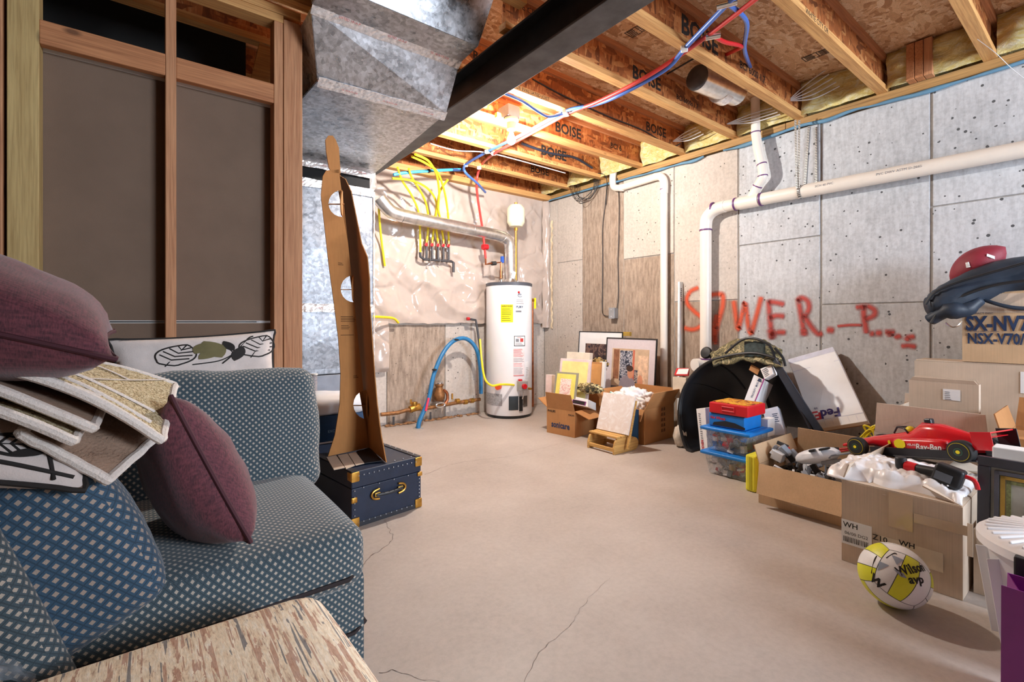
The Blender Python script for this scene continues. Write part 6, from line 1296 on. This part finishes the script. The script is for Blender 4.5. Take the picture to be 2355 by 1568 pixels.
# standee
C0, L0, R0 = onZ(849, 1029, TH+.006), onZ(754, 1049, TH+.006), onZ(889, 1063, TH+.006)
t = thing('cardboard_standee', 'tall brown cardboard standee back standing on the trunk', 'standee', C0)
nL = (C0-L0).cross(V((0, 0, 1))).normalized(); nR = (R0-C0).cross(V((0, 0, 1))).normalized()
cr = lambda z: (C0+(V((0, 0, 1))+V((-.045, .02, 0)))*(z-C0.z))
def hit(px, py, base, nrm):   # point of the picture on one wing
    d = ray(px, py); o = V((0, 0, H)); return o+d*((base-o).dot(nrm)/d.dot(nrm))
up_ = V((-.045, .02, 1)).normalized(); nL = (C0-L0).cross(up_).normalized(); nR = (R0-C0).cross(up_).normalized()
def wing(pix, base, nrm, name, m, holes=(), th=.005, jag=0):
    import mathutils.geometry as g
    P = [hit(x, y, base, nrm) for x, y in pix]; X = (P[1]-P[0]).normalized(); Y = nrm.cross(X); f2 = lambda p: V(((p-P[0]).dot(X), (p-P[0]).dot(Y)))
    if jag:
        Q = []
        for a, b_ in zip(P, P[1:]+P[:1]):
            n = max(1, int((b_-a).length/.03)) if (b_-a).length > .1 else 1
            for k in range(n):
                q = a.lerp(b_, k/n); Q.append(q+(X*noise.noise(q*22)+Y*noise.noise(q*31))*(jag if k else 0))
        P = Q
    loops = [P]+[[hit(x, y, base, nrm) for x, y in h] for h in holes]; allp = [p for l in loops for p in l]
    tri = g.tessellate_polygon([[V((*f2(p), 0)) for p in l] for l in loops]); B = MB(); n = len(allp)
    vs = [p+nrm*th/2 for p in allp]+[p-nrm*th/2 for p in allp]; fs = [tuple(f) for f in tri]+[tuple(i+n for i in f[::-1]) for f in tri]; o = 0
    for l in loops:
        m_ = len(l)
        for k in range(m_): fs.append((o+k, o+(k+1) % m_, o+(k+1) % m_+n, o+k+n))
        o += m_
    B.add(vs, fs); return B.build(name, m, t)
def half(cx, cy, w, h): return [(cx, cy-h/2)]+[(cx-w*math.cos(a), cy+h/2*math.sin(a)) for a in [-1.3+k*.325 for k in range(9)]]+[(cx, cy+h/2)]
def crx(y): return 782+(849-782)*(y-400)/629+6
holesL = [half(787, 468, 32, 62), half(813, 664, 30, 62), half(846, 930, 34, 68)]
wing([(754, 1049), (770, 1000), (781, 930), (783, 860), (778, 780), (768, 700), (756, 610), (746, 520), (738, 450), (742, 405), (750, 392), (779, 390), (800, 560), (825, 800), (849, 1029)], C0, nL, 'easel_wing', M_cards, holesL)
wing([(849, 1029), (825, 800), (800, 560), (779, 390), (780, 402), (795, 412), (808, 440), (820, 500), (832, 560), (845, 590), (850, 640), (851, 700), (857, 790), (862, 860), (868, 930), (877, 1000), (889, 1063)], C0, nR, 'figure_board', M_cards, (), .005, .004)
wing([(755, 312), (748, 322), (750, 350), (756, 385), (762, 397), (783, 399), (781, 370), (779, 340), (772, 322), (765, 312)], C0+nR*.0, nL, 'head_tab', M_cards)
for (cx_, cy_, w_, h_) in ((787, 468, 32, 62), (813, 664, 30, 62), (846, 930, 34, 68)):
    a, b_, c_, d_ = [hit(x, y, C0, nL) for x, y in ((cx_-4, cy_-h_*.46), (cx_, cy_+h_*.46), (cx_, cy_+h_*.42), (cx_, cy_-h_*.42))]
    B = MB(); pts_ = [hit(x, y, C0, nL) for x, y in half(cx_, cy_, w_*.72, h_*.92)]; hing = [pts_[0], pts_[-1]]; axis = (hing[1]-hing[0]).normalized()
    Rm = Matrix.Rotation(rad(-55), 3, axis); q = [hing[0]+Rm @ (p-hing[0]) for p in pts_]; n_ = len(q); nn = (Rm @ nL)*.0035; B.add([p+nn for p in q]+[p-nn for p in q], [tuple(range(n_)), tuple(range(2*n_-1, n_-1, -1))]+[(k, (k+1) % n_, (k+1) % n_+n_, k+n_) for k in range(n_)]); B.build('folded_tab', M_cards, t)
    s0, s1 = hit(cx_-w_*.98, cy_+2, C0, nL), hit(cx_+2, cy_+2, C0, nL); MB().bar(s0+nL*.006, s1+nL*.006, .02, .004, (0, 0, 1)).build('cross_brace', M_cardd, t)
M_bink = mat('brown_print', srgb(92, 58, 30), .9)
def wl_(px, py, w, n, dy=.009, th=.003): p = hit(px, py, C0, nL); sd = 1 if nL.y < 0 else -1; F2 = fr((C0-L0), up_, p+nL*sd*.0032); return lines('printed_note', F2, 0, 0, w, n, dy, th, M_bink, t)
wl_(783, 727, .095, 4); wl_(784, 748, .05, 3); wl_(777, 604, .03, 2); wl_(812, 864, .03, 2); wl_(783, 770, .08, 1)
# base flap pieces on the trunk top
def flatz(pix, z, th, n, m, par): 
    P = [onZ(x, y, z) for x, y in pix]; B = MB(); k = len(P); B.add([p for p in P]+[p+V((0, 0, th)) for p in P], [tuple(range(k-1, -1, -1)), tuple(range(k, 2*k))]+[(i, (i+1) % k, (i+1) % k+k, i+k) for i in range(k)]); return B.build(n, m, par)
flatz([(751, 1052), (773, 1048), (793, 1076), (768, 1081)], TH+.006, .003, 'base_flap', M_cardp, t); flatz([(777, 1048), (799, 1044), (816, 1071), (796, 1079)], TH+.006, .003, 'base_flap', M_cardp, t); flatz([(801, 1044), (818, 1040), (838, 1066), (818, 1071)], TH+.006, .003, 'base_flap', M_cardp, t); flatz([(820, 1038), (850, 1030), (880, 1060), (839, 1066)], TH+.006, .003, 'black_flap', M_black, t)
# blue box, white bedding roll and the post behind the trunk
q = onZ(728, 1022, TH+.004)
t = thing('shoe_box', 'dark blue cardboard box on the back of the trunk', 'box', q); zt = 1-(960-740)/1100*(q.x*FW.x+q.y*FW.y)
MB().ab((q.x-.02, q.y, TH+.004), (q.x+.30, q.y+.22, zt)).build('box_body', M_dblue, t, bevel=.003); text('EXCEEDS', .022, FY((q.x+.11, q.y-.001, TH+.07)), mat('pale_blue_ink', srgb(120, 160, 190), .7), t, .01)
MB().ab((q.x-.03, q.y-.012, TH+.0042), (q.x+.32, q.y-.002, TH+.012)).build('pale_edge', M_wirew, t)
t = thing('bedding_roll', 'folded white bedding on top of the dark blue box', 'bedding', (q.x+.14, q.y+.12, zt)); MB().rbox((q.x+.13, q.y+.11, zt+.062), (.36, .24, .115), .045, n=10, puff=(.01, .01, .012), wob=.012, seed=2).build('folded_blanket', M_bag, t, True, ang=180)
t = thing('clear_tube', 'clear plastic tube standing upright behind the bedding', 'tube', (q.x-.02, q.y+.36, 0)); p0 = onY(723, 915, q.y+.36); p1 = onY(723, 862, q.y+.36); MB().cyl((p0.x, p0.y, 0), p1, .018, n=16).build('tube_wall', film('tube_plastic', srgb(206, 196, 196), .45, .1), t, True); MB().cyl(p1, p1+V((0, 0, .008)), .022, n=16).build('tube_cap', M_white, t, True)
# ------------------------------------------------------------------ sofa
t = thing('sofa', 'blue sofa in a tan lattice weave with loose cushions', 'sofa', (.1, 1.75, 0))
MB().rbox((-.09, 1.80, .165), (1.18, .99, .30), .03, n=10).build('sofa_base', M_lat, t, True, uv=True)
MB().rbox((.13, 1.585, .378), (.69, .70, .165), .05, n=14, puff=(.01, .012, .018)).build('seat_cushion', M_lat, t, True, uv=True)
MB().tube([(-.20, 1.226, .335), (.42, 1.228, .338), (.468, 1.27, .34), (.472, 1.85, .34)], .006, 6, 0).build('seat_piping', mat('piping_dark', srgb(34, 24, 26), .8), t, True)
MB().tube([(-.2, 1.298, .150), (.46, 1.298, .150), (.502, 1.33, .150), (.503, 2.2, .150)], .005, 6, 0).build('base_piping', mat('piping_dark', (0, 0, 0)), t, True)
RBk = Matrix.Rotation(rad(-13), 3, 'X'); bcn = MB().rbox((.165, 1.93, .60), (.72, .19, .44), .06, RBk, n=16, puff=(.006, .03, .012), wob=.010, seed=3)
bcn.build('back_cushion', M_lat, t, True, uv=True)
MB().rbox((-.09, 2.16, .53), (1.18, .16, .44), .04, n=10).build('back_frame', mat('frame_cover', srgb(150, 124, 98), .9, 0, .2, 90), t, True)
MB().rbox((-.35, 1.165, .32), (.50, .10, .70), .049, Matrix.Rotation(rad(-18), 3, 'Y'), n=12, puff=(.01, .004, .03)).build('arm_section', M_lat, t, True, uv=True)
Rc = Matrix.Rotation(rad(-24), 3, 'Y') @ Matrix.Rotation(rad(8), 3, 'Z')
tt = thing('loose_cushion', 'big blue lattice weave cushion leaning at the left of the seat', 'cushion', (-.2, 1.35, .46)); MB().rbox((-.232, 1.325, .508), (.44, .27, .36), .045, Rc, n=18, puff=(.02, .018, .012), wob=.010, seed=5).build('cushion_body', M_latb, tt, True, uv=True)
def pillow(name, label, c, w, h, th, R, m, group=None, pip=None, sag=0, cat='pillow'):
    t = thing(name, label, cat, c, group=group); B = MB(); N = 26
    def pt(u, v, s):
        a, b_ = u*2-1, v*2-1; k = max(0., (1-a*a)*(1-b_*b_))**.42; x = a*(1-.07*(1-b_*b_)*abs(a)**2); y = b_*(1-.07*(1-a*a)*abs(b_)**2)
        q = V((x*w/2, y*h/2, s*th/2*k+.004*s*k+.008*noise.noise(V((a*3, b_*3, s+w*9)))*k)); return V(c)+R @ q
    for s in (1, -1): B.grid(lambda u, v: pt(u, v, s), N, N)
    bmesh.ops.remove_doubles(B.bm, verts=B.bm.verts[:], dist=.0006); B.build('pillow_cover', m, t, True, ang=75)
    if pip:
        E_ = [pt(k/12, 0, 1) for k in range(12)]+[pt(1, k/12, 1) for k in range(12)]+[pt(1-k/12, 1, 1) for k in range(12)]+[pt(0, 1-k/12, 1) for k in range(12)]
        MB().tube(E_, .005, 6, 2, True).build('seam_piping', pip, t, True)
    return t, pt
M_marp = mat('maroon_piping', srgb(72, 32, 42), .8)
# maroon pillow standing on the seat
pc = onZ(465, 1110, .62); pc = V((.108, 1.45, .610)); axv = (V((.185, 1.40, .47))-V((.03, 1.50, .83))).normalized()
Y_ = axv; X_ = V((-.25, .95, .15)); X_ = (X_-Y_*X_.dot(Y_)).normalized(); Z_ = X_.cross(Y_); Rp = Matrix((X_, Y_, Z_)).transposed()
pillow('throw_pillow', 'maroon throw pillow standing on the sofa seat', pc, .38, .375, .19, Rp, M_maroon, None, M_marp)
# floral cushion under the rugs
Rf = Matrix.Rotation(rad(16), 3, 'Y') @ Matrix.Rotation(rad(22), 3, 'X')
def floral_art(t, pt, spec, s=1):
    for kind, P, w in spec:
        Q = [pt(u, v, s) for u, v in P]; nrm = None
        if kind == 'stem': MB().tube(Q, w, 6, 6).build('printed_stem', M_ink, t, True)
        elif kind == 'outline':
            (u0, v0), (u1, v1) = P; d = (u1-u0, v1-v0); f = lambda a, b_: pt(u0+d[0]*a-d[1]*b_*w*math.sin(math.pi*a)**.8, v0+d[1]*a+d[0]*b_*w*math.sin(math.pi*a)**.8, s)
            MB().tube([f(a/10, 1) for a in range(1, 10)]+[f(.999, 0)]+[f(1-a/10, -1) for a in range(1, 10)], .0032, 5, 2, True).build('printed_leaf', M_ink, t, True)
            for a in (.3, .45, .6, .75): MB().tube([f(min(.95, a+.14), .8), f(a, 0), f(min(.95, a+.14), -.8)], .0026, 5).build('printed_vein', M_ink, t, True)
            MB().tube([f(.02, 0), f(.97, 0)], .0026, 5).build('printed_vein', M_ink, t, True)
        elif kind in ('leaf', 'flower'):
            B = MB(); (u0, v0), (u1, v1) = P[0], P[1]; n = 10; d = (u1-u0, v1-v0); L = []
            for k in range(n+1):
                a = k/n; ww = w*math.sin(a*math.pi)**.8; L.append((pt(u0+d[0]*a-d[1]*ww, v0+d[1]*a+d[0]*ww, s), pt(u0+d[0]*a, v0+d[1]*a, s), pt(u0+d[0]*a+d[1]*ww, v0+d[1]*a-d[0]*ww, s)))
            cen = pt(.5, .5, -s); out = (pt(.5, .5, s)-cen).normalized()*.0035
            for a, b_ in zip(L, L[1:]):
                B.add([a[0]+out, b_[0]+out, b_[1]+out, a[1]+out], [(0, 1, 2, 3)]); B.add([a[1]+out, b_[1]+out, b_[2]+out, a[2]+out], [(0, 1, 2, 3)])
            B.build('printed_leaf', M_ink if kind == 'leaf' else mat('olive_print', srgb(120, 112, 76), .9), t)
t, pt = pillow('floral_cushion', 'cream cushion with black leaf print squashed under the rugs', V((-.285, 1.34, .825)), .46, .38, .10, Rf, M_floral, None, M_ink, cat='cushion')
spec = [('outline', [(.64, .14), (.86, .20)], .3), ('stem', [(.9, .02), (.84, .2), (.74, .42), (.70, .6)], .0035), ('stem', [(.1, .1), (.4, .08), (.7, .06), (.96, .05)], .004), ('outline', [(.5, .5), (.62, .36)], .3), ('leaf', [(.88, .3), (.96, .5)], .16), ('stem', [(.25, .05), (.4, .15), (.62, .22), (.82, .2)], .003), ('stem', [(.62, .22), (.66, .35), (.6, .5)], .003), ('leaf', [(.42, .12), (.62, .2)], .18), ('leaf', [(.66, .32), (.78, .38)], .16), ('leaf', [(.3, .3), (.40, .36)], .16), ('stem', [(.2, .25), (.4, .3), (.6, .26)], .0025), ('leaf', [(.75, .1), (.86, .16)], .18)]
floral_art(t, pt, spec, 1)
t, pt = pillow('floral_cushion', 'cream cushion with leaf and flower print behind the sofa back', V((.19, 2.285, .80)), .56, .30, .10, Matrix.Rotation(rad(84), 3, 'X') @ Matrix.Rotation(rad(3), 3, 'Z'), M_floral, None, M_ink, cat='cushion')
floral_art(t, pt, [('outline', [(.81, .62), (.94, .93)], .42), ('outline', [(.28, .60), (.42, .88)], .38), ('flower', [(.46, .74), (.56, .90)], .3), ('flower', [(.52, .92), (.62, .66)], .28), ('flower', [(.48, .66), (.62, .80)], .28), ('leaf', [(.70, .60), (.76, .80)], .22), ('leaf', [(.64, .90), (.70, .74)], .2), ('stem', [(.62, .58), (.70, .70), (.80, .90), (.84, .94)], .003), ('stem', [(.70, .70), (.66, .80)], .003), ('stem', [(.44, .6), (.60, .62), (.70, .70)], .0025)], 1)
# rugs
def rug(label, fl, fr_, br, bl, z0, drop, m=M_pile, lines_=True, g='stacked bath rugs'):
    fl, fr_, br, bl = [V(p) for p in (fl, fr_, br, bl)]; t = thing('bath_rug', label, 'rug', (fl+fr_+br+bl)/4)
    def s(u, v, o=0.):
        p = (fl*(1-u)+fr_*u)*(1-v)+(bl*(1-u)+br*u)*v; return p+V((0, 0, drop*(1-.5*v)*math.sin(math.pi*u**1.3)*.55+.006*noise.noise(V((u*4, v*4, z0*30)))+o))
    MB().grid(lambda u, v: s(u, v, .004+.0028*noise.noise(V((u*70, v*55, 1)))), 90, 60).build('pile', m, t, True, ang=180)
    MB().grid(lambda u, v: s(u, v, -.006), 30, 12).build('backing', M_back, t, True, ang=180)
    edge = [s(u/24, 0, -.001) for u in range(24)]+[s(1, v/14, -.001) for v in range(14)]+[s(1-u/24, 1, -.001) for u in range(24)]+[s(0, 1-v/14, -.001) for v in range(14)]
    MB().tube(edge, .0095, 8, 2, True).build('bound_edge', M_bind, t, True)
    if lines_:
        for P in ([(.55, .98), (.62, .62), (.66, .42), (.80, .32), (.97, .30)], [(.40, .70), (.58, .52), (.66, .42)], [(.66, .42), (.62, .30), (.80, .14), (.97, .10)], [(.40, .52), (.60, .22), (.85, .05)], [(.97, .98), (.88, .70), (.80, .33)], [(.42, .92), (.60, .78), (.76, .80), (.88, .70)]):
            B = MB(); Q = crom([s(u, v, .0075) for u, v in P], 8); B.tube(Q, .0045, 6, 0, flat=.4); B.build('sculpted_line', M_bind, t, True)
    return t
fl, fr_, br, bl = (-.62, 1.16, .89), (.031, 1.235, .755), (.068, 1.56, .832), (-.60, 1.60, .90)
rug('beige bath rug on top of the stack with raised white lines', fl, fr_, br, bl, .1, .22)
rug('second bath rug folded just under the top one', (-.62, 1.15, .90), (-.075, 1.20, .80), (-.06, 1.5, .83), (-.6, 1.55, .87), .2, .15, M_back, False)
rug('third bath rug with a thick bound edge lowest at the front', (-.62, 1.13, .89), (-.10, 1.175, .785), (-.09, 1.47, .80), (-.6, 1.5, .845), .3, .13, M_pile, False)
rug('bath rug turned over with its brown backing hanging in a point', (-.17, 1.20, .805), (-.052, 1.19, .70), (.02, 1.33, .74), (-.12, 1.50, .84), .4, .0, M_back, False)
# maroon pillow on the rugs
Rm_ = Matrix.Rotation(rad(18), 3, 'Y') @ Matrix.Rotation(rad(5), 3, 'X') @ Matrix.Rotation(rad(4), 3, 'Z')
pillow('throw_pillow', 'maroon throw pillow lying on the stacked rugs', V((-.285, 1.34, 1.03)), .50, .44, .23, Rm_, M_maroon, None, M_marp)
# striped ottoman in front
t = thing('ottoman', 'striped cream ottoman in the foreground', 'ottoman', (-.2, .72, 0))
MB().rbox((-.245, .68, .352), (1.10, .80, .17), .055, n=18, puff=(.015, .015, .03)).build('padded_top', M_otto, t, True, ang=180)
MB().rbox((-.245, .68, .165), (1.07, .77, .25), .03, n=8).build('skirted_base', M_otto, t, True)
MB().tube([(-.73, 1.070, .285), (.24, 1.070, .285), (.295, 1.015, .285), (.298, .345, .285)], .007, 8, 0).build('welt_piping', mat('welt', srgb(150, 132, 116), .9, 0, .3, 200), t, True)
for sx, sy in ((-.7, .36), (.27, .36), (-.7, 1.03), (.27, 1.03)): MB().cyl((sx, sy, 0), (sx, sy, .05), .022, .028, 12).build('leg', M_black, t, True)
# thin plastic wrap on the sofa arm
t = thing('plastic_wrap', 'torn clear plastic wrap lying over the sofa arm', 'plastic wrap', (-.15, 1.0, .55))
MB().grid(lambda u, v: V((-.34+.20*u, 1.20-.12*v+.02*noise.noise(V((u*5, v*5, 1))), .64-.21*u-.03*v+.035*abs(noise.noise(V((u*6, v*7, 3)))))), 30, 24).build('film_sheet', film('wrap_film', srgb(190, 200, 210), .22, .15), t, True, ang=180)
# thin line hanging from a joist at the right
tag(MB().tube([onY(2248, 90, .47), onX(2290, 122, 3.3), onX(2330, 160, 3.4), onX(2400, 215, 3.5)], .0016, 5, 6).build('nylon_line', M_wirew, None, True, origin=onY(2248, 90, .47)), 'thin nylon line hanging from the joist nearest the right edge', 'line')
